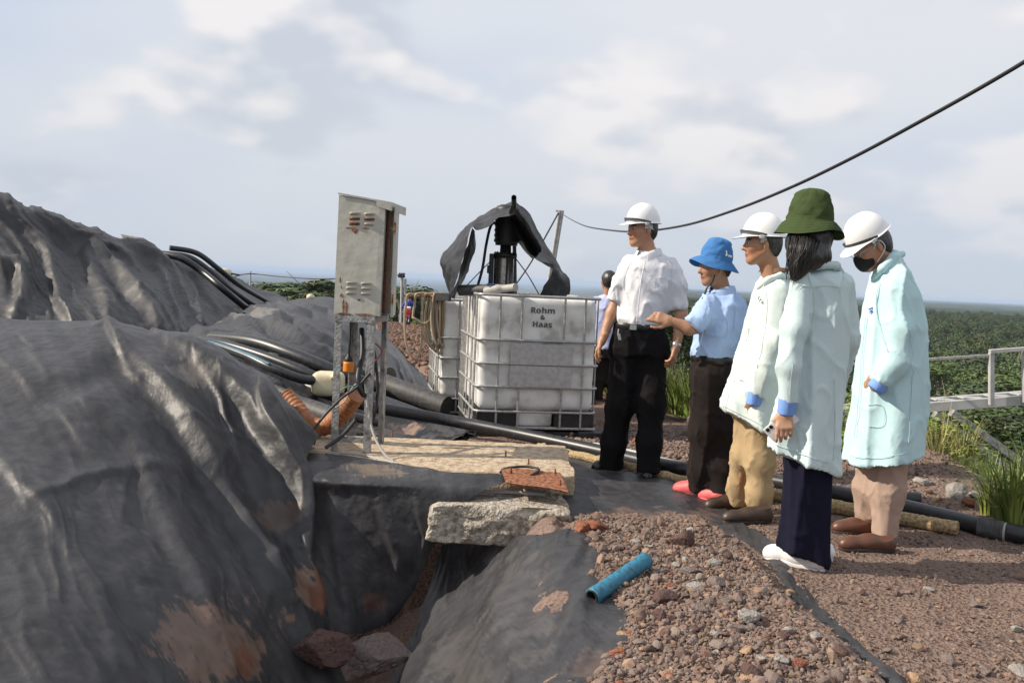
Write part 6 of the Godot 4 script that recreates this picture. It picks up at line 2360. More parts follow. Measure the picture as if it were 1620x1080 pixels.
func bucket_hat(xf: Transform3D, m: Material, parent: Node, r: float, tall: float, brim: float, droop: float, sd: float) -> Node3D:
	var o := Node3D.new()
	o.name = "bucket_hat"
	parent.add_child(o, true)
	o.transform = xf
	var b := MB.new()
	var rows := []
	var prof := []
	for k in 9:                                     # underside of the brim, then its top, then the crown
		var t := 1.0 - k / 8.0
		prof.append([1.0 + brim * (1.0 - t), -droop * pow(1.0 - t, 1.3), 1.0 - t, 0])
	for k in 9:
		var t := k / 8.0
		prof.append([1.0 + brim * (1.0 - t), -droop * pow(1.0 - t, 1.3) + 0.003, 1.0 - t, 1])
	prof.append([1.01, 0.012, 0.0, 1])
	prof.append([0.985, 0.018, 0.0, 1])
	for k in 10:
		var t := k / 9.0
		prof.append([0.985 - 0.10 * t - 0.12 * t * t * t, 0.02 + tall * 0.66 * t, 0.0, 1])
	for k in 6:
		var t := (k + 1) / 6.0
		prof.append([0.765 * cos(t * PI * 0.5), 0.02 + tall * 0.66 + tall * 0.30 * sin(t * PI * 0.5), 0.0, 1])
	for q in prof:
		var row := PackedVector3Array()
		for i in 64:
			var a := TAU * i / 64.0
			var wave: float = q[2] * (sin(a * 2.0 + sd) * 0.010 + sin(a * 3.0 + sd * 2.0) * 0.007)
			var dent := nz.get_noise_3d(cos(a) * 1.6, q[1] * 22.0, sin(a) * 1.6 + sd) * 0.007 * (1.0 if q[2] == 0.0 else 0.6)
			var seam := -0.002 * exp(-pow(wrapf(a * 6.0, -PI, PI) / 0.25, 2.0)) if q[1] > 0.03 else 0.0
			var rr: float = r * q[0] + dent + seam
			row.append(Vector3(sin(a) * rr, q[1] + wave + dent * 0.4, cos(a) * rr * 1.14))
		rows.append(row)
	b.grid(rows, true)
	node("cloth", b.shape(), m, o)
	for k in 5:                                     # stitching round the brim
		b = MB.new()
		var ps := PackedVector3Array()
		var t := 0.15 + k * 0.18
		for i in 65:
			var a := TAU * i / 64.0
			var wave := t * (sin(a * 2.0 + sd) * 0.010 + sin(a * 3.0 + sd * 2.0) * 0.007)
			var dent := nz.get_noise_3d(cos(a) * 1.6, (-droop * pow(t, 1.3) + 0.003) * 22.0, sin(a) * 1.6 + sd) * 0.007 * 0.6
			var rr := r * (1.0 + brim * t) + dent
			ps.append(Vector3(sin(a) * rr, -droop * pow(t, 1.3) + 0.0032 + wave + dent * 0.4, cos(a) * rr * 1.14))
		b.tube(ps, 0.0007, 4, false)
		node("stitching", b.shape(), m, o)
	return o

func shoe(parent: Node, heel: Vector3, toe: Vector3, m: Material, sole: Material, ankle := 0.085, wide := 0.036) -> void:     # heel and toe at ground level
	var d := (toe - heel).normalized()
	var l := (toe - heel).length()
	var up := Vector3.UP
	var f := Field.new()
	f.cone(heel + d * 0.035 + up * 0.040, heel + d * l * 0.5 + up * 0.042, wide * 0.95, wide * 1.0, 0.03)
	f.cone(heel + d * l * 0.45 + up * 0.044, heel + d * (l - 0.04) + up * 0.032, wide * 1.05, wide * 0.92, 0.03)
	f.cone(heel + d * (l - 0.05) + up * 0.030, heel + d * (l - 0.022) + up * 0.026, wide * 0.85, wide * 0.6, 0.03)
	f.chain([heel + d * 0.05 + up * 0.045, heel + d * 0.055 + up * ankle], [wide, wide * 1.02], 0.03, true)
	f.cut(heel + up * 0.016, -up)
	var b := MB.new()
	f.mesh_into(b, 0.006)
	var o := node("shoe", b.shape(), m, parent)
	var sd := d.cross(up)
	b = MB.new()
	var rows := []
	for y in [0.0, 0.004, 0.016, 0.020]:
		var row := PackedVector3Array()
		for i in 40:
			var a := TAU * i / 40.0
			var s := cos(a)
			var t := s * 0.5 + 0.5
			var w := wide * lerpf(0.95, 1.18, smoothstep(0.2, 0.7, t)) * sqrt(maxf(0.0, 1.0 - pow(absf(s), 3.2)))
			var inset := 0.94 if y == 0.0 or y == 0.020 else 1.0
			row.append(heel + d * l * (0.5 + s * 0.502 * inset) + sd * w * signf(sin(a)) * inset + up * y)
		rows.append(row)
	b.grid(rows, true)
	var k := b.v.size()
	for i in 40:
		b.vert(rows[3][i])
	for i in range(1, 39):
		b.tri(k, k + i, k + i + 1)
	node("sole", b.shape(), sole, o)

func srow(v: float, ul: float, ur: float, d: float, rz: float, at: Vector3) -> Array:
	var a := P(ul, v, d) - at
	var b := P(ur, v, d) - at
	return [(a.y + b.y) * 0.5, (a.x + b.x) * 0.5, (a.z + b.z) * 0.5, (b - a).length() * 0.5, rz]

func rel(at: Vector3, pts: Array) -> Array:
	var out := []
	for q in pts:
		out.append(P(q[0], q[1], q[2]) - at)
	return out

func trousers(parent: Node, at: Vector3, waist: Array, legs: Array, m: Material, k := 0.05) -> void:     # waist rows, then two legs of [pixel points, radii]
	var f := Field.new()
	f.stack(waist, 0.03)
	for l in legs:
		f.chain(rel(at, l[0]), l[1], k, true)
	cloth("trousers", f, 0.012, m, parent, 0.010, 0.008, Vector3(6, 1.0, 6), Vector3(7, 8, 7))

func on_cloth(garment: MeshInstance3D, at: Vector3, u: float, v: float) -> Vector3:      # the garment's surface seen at a pixel, in the person's axes
	var vs: PackedVector3Array = garment.mesh.surface_get_arrays(0)[Mesh.ARRAY_VERTEX]
	var best := 1e9
	for p in vs:
		if pixel(p + at).distance_squared_to(Vector2(u, v)) < 16.0:
			best = minf(best, -(p.z + at.z))
	return P(u, v, best) - at

func seam(garment: MeshInstance3D, at: Vector3, px: Array, r := 0.0018, called := "seam") -> void:      # a stitched ridge that lies on the garment
	var vs: PackedVector3Array = garment.mesh.surface_get_arrays(0)[Mesh.ARRAY_VERTEX]
	var line := []
	for q in px:
		line.append(Vector3(q[0], q[1], 0))
	var path := smooth_path(line, 7)
	var lo := Vector2(1e9, 1e9)
	var hi := -lo
	for q in path:
		lo = lo.min(Vector2(q.x, q.y) - Vector2(8, 8))
		hi = hi.max(Vector2(q.x, q.y) + Vector2(8, 8))
	var pp := PackedVector2Array()
	var dd := PackedVector3Array()
	for v in vs:
		var q := pixel(v + at)
		if q.x > lo.x and q.x < hi.x and q.y > lo.y and q.y < hi.y:
			pp.append(q)
			dd.append(v)
	var out := PackedVector3Array()
	for q in path:
		var best := 1e9
		for i in pp.size():
			if pp[i].distance_squared_to(Vector2(q.x, q.y)) < 22.0:
				best = minf(best, -(dd[i].z + at.z))
		if best < 1e8:
			out.append(P(q.x, q.y, best + 0.0006) - at)
	if out.size() < 4:
		return
	var sm := PackedVector3Array()
	for i in out.size():
		var z := 0.0
		var n := 0
		for k in range(maxi(i - 1, 0), mini(i + 2, out.size())):
			z += out[k].z
			n += 1
		sm.append(Vector3(out[i].x, out[i].y, z / n))
	var b := MB.new()
	b.tube(sm, r, 5, false)
	node(called, b.shape(), garment.material_override, garment)

func ground_at(u: float, v: float) -> Vector3:
	var p := ground_point(u, v)
	return p

func foot(u: float, v: float, at: Vector3, lift := 0.0) -> Vector3:
	return ground_point(u, v, lift) - at

func make_people() -> void:
	man_in_white()
	man_in_blue_hat()
	man_in_pale_gown()
	woman_in_green_hat()
	man_in_mask()
	man_behind()

func simple_body(b: MB, joints: Array, skin: Color, cell := 0.012) -> void:      # chains of [points, radii], in the person's own axes
	var f := Field.new()
	for j in joints:
		f.chain(j[0], j[1], 0.02)
	var paint := func(_p: Vector3) -> Color: return skin
	f.mesh_into(b, cell, Transform3D.IDENTITY, paint)

func hair_cap(parent: Node, xf: Transform3D, low: float, front: float, big := 1.0) -> void:
	var f := Field.new()
	f.ell(Vector3(0, 0.028, -0.018), Vector3(0.083, 0.095, 0.101) * big, 0.0)
	f.ell(Vector3(0, -0.02, -0.05), Vector3(0.066, 0.065, 0.058) * big, 0.03)
	f.cut(Vector3(0, low, 0), Vector3(0, -1, 0.25))
	f.cut(Vector3(0, 0.0, front), Vector3(0, -0.75, 1))
	f.noise = nz
	f.n_amp = 0.003
	f.n_scale = Vector3(60, 16, 60)
	var b := MB.new()
	f.mesh_into(b, 0.006)
	node("hair", b.shape(), mats.hair, parent).transform = xf

func man_in_white() -> void:
	var d := 6.04
	var at := ground_at(995, 752)
	var o := thing("person", at, "person in a white shirt, black trousers and white hard hat, smiling sideways", "person")
	var bs := facing(Vector3(-0.92, -0.02, 0.40))
	var hc := P(1016, 364, d) - at
	var hx := Transform3D(bs.scaled(Vector3.ONE * 0.89), hc)
	var skin := SKIN
	var b := MB.new()
	var neck := hx.affine_inverse() * (P(1027, 408, d) - at)
	head_into(b, hx, neck, skin)
	var wl := P(954, 536, d - 0.04) - at
	var wr := P(1070, 547, d - 0.10) - at
	simple_body(b, [
		[rel(at, [[1027, 400, d], [1025, 450, d], [1010, 520, d], [1010, 545, d]]), [0.055, 0.07, 0.07, 0.06]],
		[rel(at, [[998, 420, d], [977, 470, d + 0.01], [968, 495, d], [954, 536, d - 0.04]]), [0.026, 0.034, 0.038, 0.027]],
		[rel(at, [[1066, 420, d], [1079, 478, d - 0.02], [1078, 500, d - 0.05], [1070, 547, d - 0.10]]), [0.026, 0.036, 0.040, 0.028]],
		[rel(at, [[992, 540, d], [978, 640, d], [964, 735, d + 0.1]]), [0.014, 0.014, 0.030]],
		[rel(at, [[1030, 540, d], [1029, 640, d - 0.05], [1026, 745, d - 0.1]]), [0.014, 0.014, 0.030]]], skin)
	hand_into(b, wl, P(945, 556, d - 0.03) - at - wl, Vector3(1, 0, 0.3), 1.0, [0.35, 0.4, 0.45, 0.5], skin)
	hand_into(b, wr, P(1063, 580, d - 0.12) - at - wr, Vector3(-0.8, 0, -0.4), 1.0, [0.45, 0.5, 0.55, 0.6], skin)
	node("body", b.shape(true), mats.skin, o)
	hair_cap(o, hx, -0.055, -0.005)
	var f := Field.new()
	f.stack([srow(398, 1011, 1042, d, 0.06, at), srow(408, 995, 1060, d, 0.09, at), srow(424, 983, 1074, d, 0.112, at), srow(450, 980, 1070, d, 0.125, at), srow(482, 977, 1060, d, 0.125, at), srow(505, 974, 1050, d, 0.122, at), srow(519, 978, 1044, d, 0.115, at)], 0.03)
	f.chain(rel(at, [[996, 416, d], [981, 446, d], [973, 474, d]]), [0.044, 0.048, 0.050], 0.04, true)
	f.chain(rel(at, [[1062, 418, d - 0.01], [1073, 452, d - 0.03], [1074, 489, d - 0.04]]), [0.044, 0.050, 0.053], 0.04, true)
	var g := cloth("shirt", f, 0.0105, mats.shirt_white, o, 0.009, 0.010, Vector3(6, 2, 6), Vector3(7, 6, 7))
	seam(g, at, [[1055, 409], [1062, 425], [1063, 445], [1058, 462]], 0.0014)
	seam(g, at, [[997, 412], [988, 430], [985, 450], [986, 465]], 0.0014)
	seam(g, at, [[1036, 440], [1054, 440], [1053, 462], [1036, 462], [1036, 440]], 0.0014)
	for q in [[973, 474, 976, 463, 0.054], [1074, 487, 1074, 475, 0.057]]:
		var f2 := Field.new()
		f2.chain(rel(at, [[q[2], q[3], d - 0.03 if q[0] > 1000 else d], [q[0], q[1] + 2, d - 0.04 if q[0] > 1000 else d]]), [q[4], q[4]], 0.0, true)
		cloth("rolled_cuff", f2, 0.010, mats.shirt_white, o, 0.006, 0.003)
	collar(P(1027, 401, d) - at, facing(Vector3(-0.55, 0, 0.83)), 0.066, mats.shirt_white, o)
	# placket and buttons
	b = MB.new()
	b.tube(smooth_path(rel(at, [[1021, 414, d - 0.125], [1015, 440, d - 0.150], [1011, 475, d - 0.150], [1008, 508, d - 0.140]]), 6), 0.004, 6)
	node("placket", b.shape(), mats.shirt_white, o)
	trousers(o, at, [srow(512, 972, 1050, d, 0.118, at), srow(530, 968, 1055, d, 0.125, at), srow(560, 964, 1058, d, 0.125, at)],
		[[[[990, 550, d], [981, 640, d], [972, 700, d + 0.05], [966, 742, d + 0.09]], [0.098, 0.083, 0.078, 0.080]], [[[1032, 550, d], [1030, 640, d - 0.05], [1027, 700, d - 0.09], [1026, 748, d - 0.11]], [0.098, 0.082, 0.077, 0.079]]], mats.trouser_black)
	var bw := srow(516, 971, 1051, d, 0.122, at)
	band("belt", Vector3(bw[1], bw[0], bw[2]), bw[3], 0.124, 0.034, mats.belt, o)
	b = MB.new()
	b.box(Transform3D(Basis.IDENTITY, P(1002, 518, d - 0.128) - at), Vector3(0.042, 0.03, 0.006), 0.004)
	node("buckle", b.shape(), mats.buckle, o)
	b = MB.new()
	b.tube(smooth_path(rel(at, [[979, 520, d - 0.12], [978, 528, d - 0.125], [981, 534, d - 0.125]]), 4), 0.004, 6)
	b.box(Transform3D(Basis(Vector3.BACK, 0.3), P(980, 533, d - 0.128) - at), Vector3(0.02, 0.04, 0.006), 0.002)
	node("keys", b.shape(), mats.buckle, o)
	var wd := (P(1063, 580, d - 0.12) - P(1078, 500, d - 0.05)).normalized()
	band("watch", wr - wd * 0.005, 0.031, 0.031, 0.018, mats.buckle, o, Basis(Quaternion(Vector3.UP, wd)))
	shoe(o, foot(985, 741, at), foot(938, 746, at), mats.shoe_black, mats.sole_dark)
	shoe(o, foot(1027, 744, at), foot(1024, 763, at), mats.shoe_black, mats.sole_dark)
	helmet(Transform3D(facing(Vector3(-0.92, -0.05, 0.40)), hc + Vector3(0.004, 0.046, 0)), o)

func man_in_blue_hat() -> void:
	var d := 5.5
	var at := ground_at(1120, 790)
	var o := thing("person", at, "person in a light blue shirt and blue bucket hat, pointing with one hand", "person")
	var bs := facing(Vector3(-0.97, -0.08, 0.24))
	var hc := P(1131, 423, d) - at
	var hx := Transform3D(bs.scaled(Vector3.ONE * 0.87), hc)
	var skin := Color(0.36, 0.19, 0.115)
	var b := MB.new()
	head_into(b, hx, hx.affine_inverse() * (P(1144, 467, d) - at), skin)
	var wr := P(1062, 508, d - 0.12) - at
	simple_body(b, [
		[rel(at, [[1143, 460, d], [1140, 520, d], [1130, 570, d], [1130, 590, d]]), [0.055, 0.085, 0.08, 0.07]],
		[rel(at, [[1122, 480, d - 0.05], [1106, 516, d - 0.10], [1090, 519, d - 0.12], [1062, 508, d - 0.12]]), [0.04, 0.040, 0.040, 0.026]],
		[rel(at, [[1165, 482, d + 0.05], [1172, 530, d + 0.1], [1165, 575, d + 0.08]]), [0.04, 0.04, 0.03]],
		[rel(at, [[1125, 590, d], [1112, 680, d], [1105, 770, d]]), [0.014, 0.014, 0.030]],
		[rel(at, [[1145, 590, d], [1143, 680, d], [1140, 780, d]]), [0.014, 0.014, 0.030]]], skin)
	hand_into(b, wr, Vector3(-0.97, 0.22, 0.05), Vector3(0.1, -0.5, -0.85), 1.0, [0.12, 0.55, 0.7, 0.75], skin, 0.95)
	node("body", b.shape(true), mats.skin, o)
	hair_cap(o, hx, -0.045, -0.02, 0.99)
	var f := Field.new()
	f.stack([srow(458, 1124, 1163, d, 0.058, at), srow(470, 1112, 1170, d, 0.10, at), srow(485, 1104, 1176, d, 0.135, at), srow(510, 1101, 1176, d, 0.145, at), srow(540, 1098, 1172, d, 0.14, at), srow(556, 1093, 1166, d, 0.138, at), srow(567, 1094, 1164, d, 0.135, at)], 0.03)
	f.chain(rel(at, [[1120, 480, d - 0.08], [1108, 504, d - 0.12], [1096, 516, d - 0.13]]), [0.058, 0.062, 0.062], 0.03, true)
	f.chain(rel(at, [[1166, 482, d + 0.04], [1172, 520, d + 0.06]]), [0.058, 0.066], 0.03, true)
	var g := cloth("shirt", f, 0.0105, mats.shirt_blue, o, 0.009, 0.010, Vector3(6, 2, 6), Vector3(7, 6, 7))
	seam(g, at, [[1116, 476], [1112, 495], [1112, 512]], 0.0014)
	seam(g, at, [[1160, 474], [1163, 495], [1160, 525]], 0.0014)
	collar(P(1143, 461, d) - at, facing(Vector3(-0.8, 0, 0.6)), 0.062, mats.shirt_blue, o, 0.4, 0.06)
	b = MB.new()
	b.tube(smooth_path(rel(at, [[1125, 478, d - 0.13], [1117, 505, d - 0.142], [1110, 535, d - 0.138], [1105, 555, d - 0.13]]), 6), 0.0035, 6)
	node("placket", b.shape(), mats.shirt_blue, o)
	seam(g, at, [[1127, 505], [1150, 507], [1148, 532], [1126, 530], [1127, 505]], 0.0014, "pocket")
	trousers(o, at, [srow(562, 1094, 1165, d, 0.135, at), srow(580, 1094, 1168, d, 0.14, at), srow(605, 1095, 1168, d, 0.135, at)],
		[[[[1118, 600, d - 0.05], [1115, 680, d - 0.06], [1112, 740, d - 0.04], [1110, 772, d]], [0.092, 0.080, 0.076, 0.078]], [[[1142, 600, d + 0.03], [1144, 680, d - 0.02], [1142, 740, d - 0.07], [1140, 782, d - 0.09]], [0.095, 0.082, 0.078, 0.082]]], mats.trouser_brown)
	var bw := srow(568, 1094, 1165, d, 0.14, at)
	band("belt", Vector3(bw[1], bw[0], bw[2]), bw[3] * 1.01, 0.141, 0.034, mats.belt, o)
	b = MB.new()
	shoe(o, foot(1118, 786, at), foot(1066, 779, at), mats.clog_red, mats.clog_red, 0.05, 0.04)
	shoe(o, foot(1152, 798, at), foot(1106, 789, at), mats.clog_red, mats.clog_red, 0.05, 0.04)
	var hat := bucket_hat(Transform3D(facing(Vector3(-0.95, 0.16, 0.24), Vector3(0.36, 0.95, 0.0)), hc + hx.basis * Vector3(0, 0.052, -0.008)), mats.hat_blue, o, 0.084, 0.112, 0.56, 0.046, 1.0)
	# white embroidered mark on the crown
	b = MB.new()
	var put := func(x: float, y: float, w: float, h: float) -> void:
		var a := PI * 0.5 + 0.35 + x
		var n := Vector3(sin(a), 0.12, cos(a)).normalized()
		b.box(Transform3D(facing(n), Vector3(sin(a) * 0.0815, y, cos(a) * 0.0815 * 1.14)), Vector3(w, h, 0.004), 0.001)
	for q in [[-0.18, 0.046, 0.006, 0.030], [-0.10, 0.040, 0.006, 0.018], [-0.14, 0.036, 0.012, 0.010], [0.05, 0.036, 0.007, 0.012], [0.14, 0.036, 0.007, 0.012], [0.23, 0.036, 0.007, 0.012], [0.32, 0.036, 0.007, 0.012], [0.41, 0.036, 0.007, 0.012]]:
		put.call(q[0], q[1], q[2], q[3])
	node("embroidered_mark", b.shape(), mats.helmet_white, hat)
	b = MB.new()
	b.tube(smooth_path(rel(at, [[1131, 434, d - 0.085], [1127, 446, d - 0.075], [1119, 455, d - 0.06], [1114, 468, d - 0.09], [1111, 473, d - 0.11]]), 6), 0.005, 6)
	node("chin_cord", b.shape(), mats.cable_black, o)

func man_in_pale_gown() -> void:
	var d := 5.08
	var at := ground_at(1190, 818)
	var o := thing("person", at, "person in a pale open gown, khaki trousers and white hard hat, arm hanging", "person")
	var bs := facing(Vector3(-0.99, -0.02, -0.05))
	var hc := P(1206, 387, d) - at
	var hx := Transform3D(bs.scaled(Vector3.ONE * 0.89), hc)
	var skin := Color(0.38, 0.195, 0.11)
	var b := MB.new()
	head_into(b, hx, hx.affine_inverse() * (P(1222, 438, d) - at), skin)
	var wr := P(1193, 632, d - 0.16) - at
	simple_body(b, [
		[rel(at, [[1222, 430, d], [1222, 500, d], [1215, 600, d], [1210, 640, d]]), [0.05, 0.07, 0.07, 0.06]],
		[rel(at, [[1225, 460, d - 0.14], [1215, 550, d - 0.17], [1193, 632, d - 0.16]]), [0.025, 0.028, 0.026]],
		[rel(at, [[1195, 650, d], [1178, 720, d], [1168, 790, d + 0.1]]), [0.014, 0.014, 0.030]],
		[rel(at, [[1208, 650, d], [1205, 720, d], [1202, 810, d]]), [0.014, 0.014, 0.030]]], skin)
	hand_into(b, wr, P(1192, 668, d - 0.16) - at - wr, Vector3(0.3, 0, -0.9), -1.0, [0.6, 0.65, 0.7, 0.75], skin * 0.85, 0.95)
	node("body", b.shape(true), mats.skin, o)
	hair_cap(o, hx, -0.07, -0.015, 1.02)
	var f := Field.new()
	f.stack([srow(436, 1208, 1246, d, 0.065, at), srow(448, 1199, 1254, d, 0.13, at), srow(470, 1191, 1256, d, 0.175, at), srow(520, 1178, 1256, d, 0.185, at), srow(580, 1161, 1255, d, 0.19, at), srow(640, 1143, 1252, d, 0.2, at), srow(695, 1136, 1250, d, 0.21, at)], 0.03, 0.0, 0.014, 6.0)
	f.cut(P(1133, 641, d) - at, Vector3(-0.48, -1, 0))
	f.chain(rel(at, [[1228, 462, d - 0.13], [1222, 540, d - 0.17], [1207, 590, d - 0.185], [1196, 624, d - 0.18]]), [0.058, 0.058, 0.052, 0.047], 0.035, true)
	var g := cloth("gown", f, 0.0095, mats.gown_pale, o, 0.013, 0.007, Vector3(5.0, 0.6, 5.0), Vector3(5.0, 3.6, 5.0))
	seam(g, at, [[1208, 450], [1212, 480], [1206, 530], [1196, 580]])
	seam(g, at, [[1190, 475], [1180, 530], [1165, 580], [1150, 625], [1144, 648]])
	seam(g, at, [[1142, 640], [1165, 652], [1190, 664], [1208, 674]], 0.0014)
	seam(g, at, [[1158, 600], [1178, 604], [1180, 640]], 0.0014)
	f = Field.new()
	f.chain(rel(at, [[1197, 622, d - 0.18], [1193, 640, d - 0.172]]), [0.044, 0.043], 0.0, true)
	cloth("cuff", f, 0.008, mats.cuff_blue, o, 0.003, 0.002)
	collar(P(1222, 434, d) - at, facing(Vector3(-0.95, 0, 0.3)), 0.066, mats.check_collar, o, 1.1, 0.02)
	f = Field.new()
	f.chain(rel(at, [[1200, 455, d - 0.03], [1215, 443, d - 0.11], [1235, 435, d - 0.10], [1250, 438, d]]), [0.014, 0.017, 0.017, 0.016], 0.01)
	cloth("gown_collar", f, 0.008, mats.gown_pale, o, 0.004, 0.002)
	# small ink marks on the chest
	b = MB.new()
	for q in [[1200, 472, 0.3], [1202, 476, -0.4], [1204, 474, 0.8], [1206, 478, -0.2], [1201, 469, 1.2]]:
		b.box(Transform3D(Basis(Vector3.BACK, q[2]), on_cloth(g, at, q[0], q[1])), Vector3(0.004, 0.012, 0.006), 0.001)
	node("chest_mark", b.shape(), mats.strap_grey, o)
	trousers(o, at, [srow(600, 1165, 1225, d, 0.12, at), srow(640, 1162, 1228, d, 0.125, at), srow(660, 1162, 1228, d, 0.12, at)],
		[[[[1186, 660, d + 0.05], [1178, 720, d + 0.05], [1170, 770, d + 0.12], [1168, 796, d + 0.14]], [0.082, 0.066, 0.061, 0.062]], [[[1206, 660, d - 0.05], [1204, 730, d - 0.06], [1202, 780, d - 0.06], [1201, 816, d - 0.05]], [0.082, 0.066, 0.061, 0.062]]], mats.trouser_khaki)
	shoe(o, foot(1180, 803, at), foot(1116, 808, at), mats.shoe_brown, mats.sole_dark)
	shoe(o, foot(1222, 826, at), foot(1143, 828, at), mats.shoe_brown, mats.sole_dark)
	helmet(Transform3D(facing(Vector3(-0.99, -0.02, -0.05)), hc + Vector3(0.006, 0.046, 0)), o)

func woman_in_green_hat() -> void:
	var d := 4.16
	var at := ground_at(1275, 900)
	var o := thing("person", at, "person in a green bucket hat and mint gown, back turned, holding a phone", "person")
	var bs := facing(Vector3(-0.72, -0.08, -0.69))
	var hc := P(1279, 377, d) - at
	var hx := Transform3D(bs.scaled(Vector3.ONE * 0.87), hc)
	var skin := Color(0.50, 0.30, 0.21)
	var b := MB.new()
	head_into(b, hx, hx.affine_inverse() * (P(1294, 425, d) - at), skin)
	var wr := P(1243, 650, d - 0.12) - at
	simple_body(b, [
		[rel(at, [[1294, 420, d], [1292, 500, d], [1285, 620, d], [1280, 680, d]]), [0.045, 0.06, 0.06, 0.06]],
		[rel(at, [[1275, 460, d - 0.05], [1256, 560, d - 0.13], [1243, 650, d - 0.12]]), [0.022, 0.026, 0.022]],
		[rel(at, [[1272, 690, d], [1270, 790, d], [1265, 885, d]]), [0.014, 0.014, 0.030]],
		[rel(at, [[1288, 690, d], [1290, 790, d], [1296, 885, d]]), [0.014, 0.014, 0.030]]], skin)
	hand_into(b, wr, P(1240, 690, d - 0.15) - at - wr, Vector3(0.25, 0.0, -1.0), -1.0, [0.2, 0.5, 0.6, 0.65], Color(0.46, 0.26, 0.17), 0.92)
	node("body", b.shape(true), mats.skin, o)
	var f := Field.new()
	f.stack([srow(424, 1285, 1313, d, 0.055, at), srow(434, 1267, 1331, d, 0.095, at), srow(452, 1255, 1339, d, 0.115, at), srow(500, 1251, 1342, d, 0.125, at), srow(560, 1243, 1338, d, 0.135, at), srow(620, 1234, 1331, d, 0.14, at), srow(680, 1223, 1326, d, 0.15, at), srow(745, 1216, 1322, d, 0.16, at)], 0.03, 0.0, 0.016, 6.0)
	f.cut(P(1232, 715, d) - at, Vector3(-0.36, -1, 0))
	f.chain(rel(at, [[1268, 448, d - 0.07], [1258, 520, d - 0.12], [1250, 580, d - 0.14], [1247, 638, d - 0.13]]), [0.052, 0.054, 0.050, 0.043], 0.03, true)
	f.chain(rel(at, [[1332, 450, d + 0.02], [1340, 540, d + 0.06], [1322, 610, d + 0.12]]), [0.055, 0.055, 0.05], 0.03)
	var g := cloth("gown", f, 0.0095, mats.gown_mint, o, 0.013, 0.007, Vector3(5.0, 0.6, 5.0), Vector3(5.0, 3.6, 5.0))
	seam(g, at, [[1280, 438], [1289, 470], [1288, 510], [1280, 545]])
	seam(g, at, [[1268, 452], [1285, 454], [1310, 452], [1334, 456]], 0.0014)
	seam(g, at, [[1321, 600], [1322, 650], [1321, 700], [1319, 728]])
	seam(g, at, [[1228, 704], [1255, 713], [1285, 724], [1312, 732]], 0.0014)
	seam(g, at, [[1255, 575], [1252, 600], [1250, 625]], 0.0014)
	f = Field.new()
	f.chain(rel(at, [[1247, 632, d - 0.13], [1243, 656, d - 0.122]]), [0.040, 0.037], 0.0, true)
	cloth("cuff", f, 0.007, mats.cuff_blue, o, 0.003, 0.002)
	f = Field.new()
	f.chain(rel(at, [[1262, 444, d - 0.02], [1280, 425, d - 0.06], [1300, 417, d - 0.075], [1324, 420, d - 0.045], [1332, 430, d]]), [0.010, 0.018, 0.021, 0.018, 0.012], 0.012)
	cloth("gown_collar", f, 0.008, mats.gown_mint, o, 0.004, 0.002)
	# wide trousers
	f = Field.new()
	f.stack([srow(690, 1240, 1314, d, 0.12, at), srow(760, 1240, 1313, d, 0.105, at), srow(830, 1236, 1313, d, 0.10, at), srow(886, 1229, 1314, d, 0.105, at), srow(905, 1226, 1314, d, 0.108, at)], 0.02, 0.0, 0.012, 5.0)
	f.cut(P(1268, 879, d) - at, Vector3(-0.36, -1, 0.0))
	cloth("trousers", f, 0.0115, mats.trouser_navy, o, 0.014, 0.006, Vector3(6, 0.7, 6))
	shoe(o, foot(1306, 905, at), foot(1209, 882, at), mats.shoe_white, mats.shoe_white, 0.07, 0.04)
	shoe(o, foot(1318, 890, at), foot(1240, 872, at), mats.shoe_white, mats.sole_pink, 0.07, 0.038)
	b = MB.new()
	b.box(Transform3D(Basis.IDENTITY, foot(1287, 899, at) + Vector3(0, 0.022, 0.012)), Vector3(0.07, 0.012, 0.06), 0.004)
	# hair: a mass over the skull falling to one side, then strands
	f = Field.new()
	f.ell(hc + bs * Vector3(0, 0.02, -0.02), Vector3(0.080, 0.082, 0.094), 0.0, bs)
	f.chain(rel(at, [[1286, 384, d - 0.05], [1280, 405, d - 0.08], [1266, 425, d - 0.10]]), [0.050, 0.046, 0.034], 0.04)
	f.chain(rel(at, [[1264, 382, d - 0.03], [1262, 405, d - 0.08], [1258, 440, d - 0.10]]), [0.042, 0.036, 0.014], 0.04)
	f.chain(rel(at, [[1298, 386, d - 0.03], [1298, 405, d - 0.06], [1284, 418, d - 0.085]]), [0.036, 0.04, 0.026], 0.03)
	f.chain(rel(at, [[1256, 382, d + 0.03], [1252, 402, d - 0.0]]), [0.036, 0.022], 0.03)
	f.noise = nz
	f.n_amp = 0.005
	f.n_scale = Vector3(48, 7, 48)
	b = MB.new()
	f.mesh_into(b, 0.0065)
	var hr := node("hair", b.shape(), mats.hair, o)
	var rng := RandomNumberGenerator.new()
	rng.seed = 6
	b = MB.new()
	for k in 160:
		var s := rng.randf()
		var u0 := lerpf(1250, 1306, s)
		var e := lerpf(1246, 1282, s) + rng.randf_range(-5, 5)
		var ve := lerpf(446, 424, s) + rng.randf_range(-22, 6)
		var dd := d - 0.085 - 0.045 * sin(PI * s) - rng.randf() * 0.02
		b.tube(smooth_path(rel(at, [[u0, 372, dd + 0.035], [lerpf(u0, e, 0.3) + rng.randf_range(-3, 3), 390, dd - 0.005], [lerpf(u0, e, 0.75) + rng.randf_range(-4, 4), lerpf(390, ve, 0.6), dd - 0.012], [e, ve, dd - 0.012]]), 4), [0.002, 0.002, 0.002, 0.002, 0.002, 0.002, 0.0018, 0.0016, 0.0014, 0.0012, 0.001, 0.0007, 0.0004], 4, false)
	node("strands", b.shape(), mats.hair, hr)
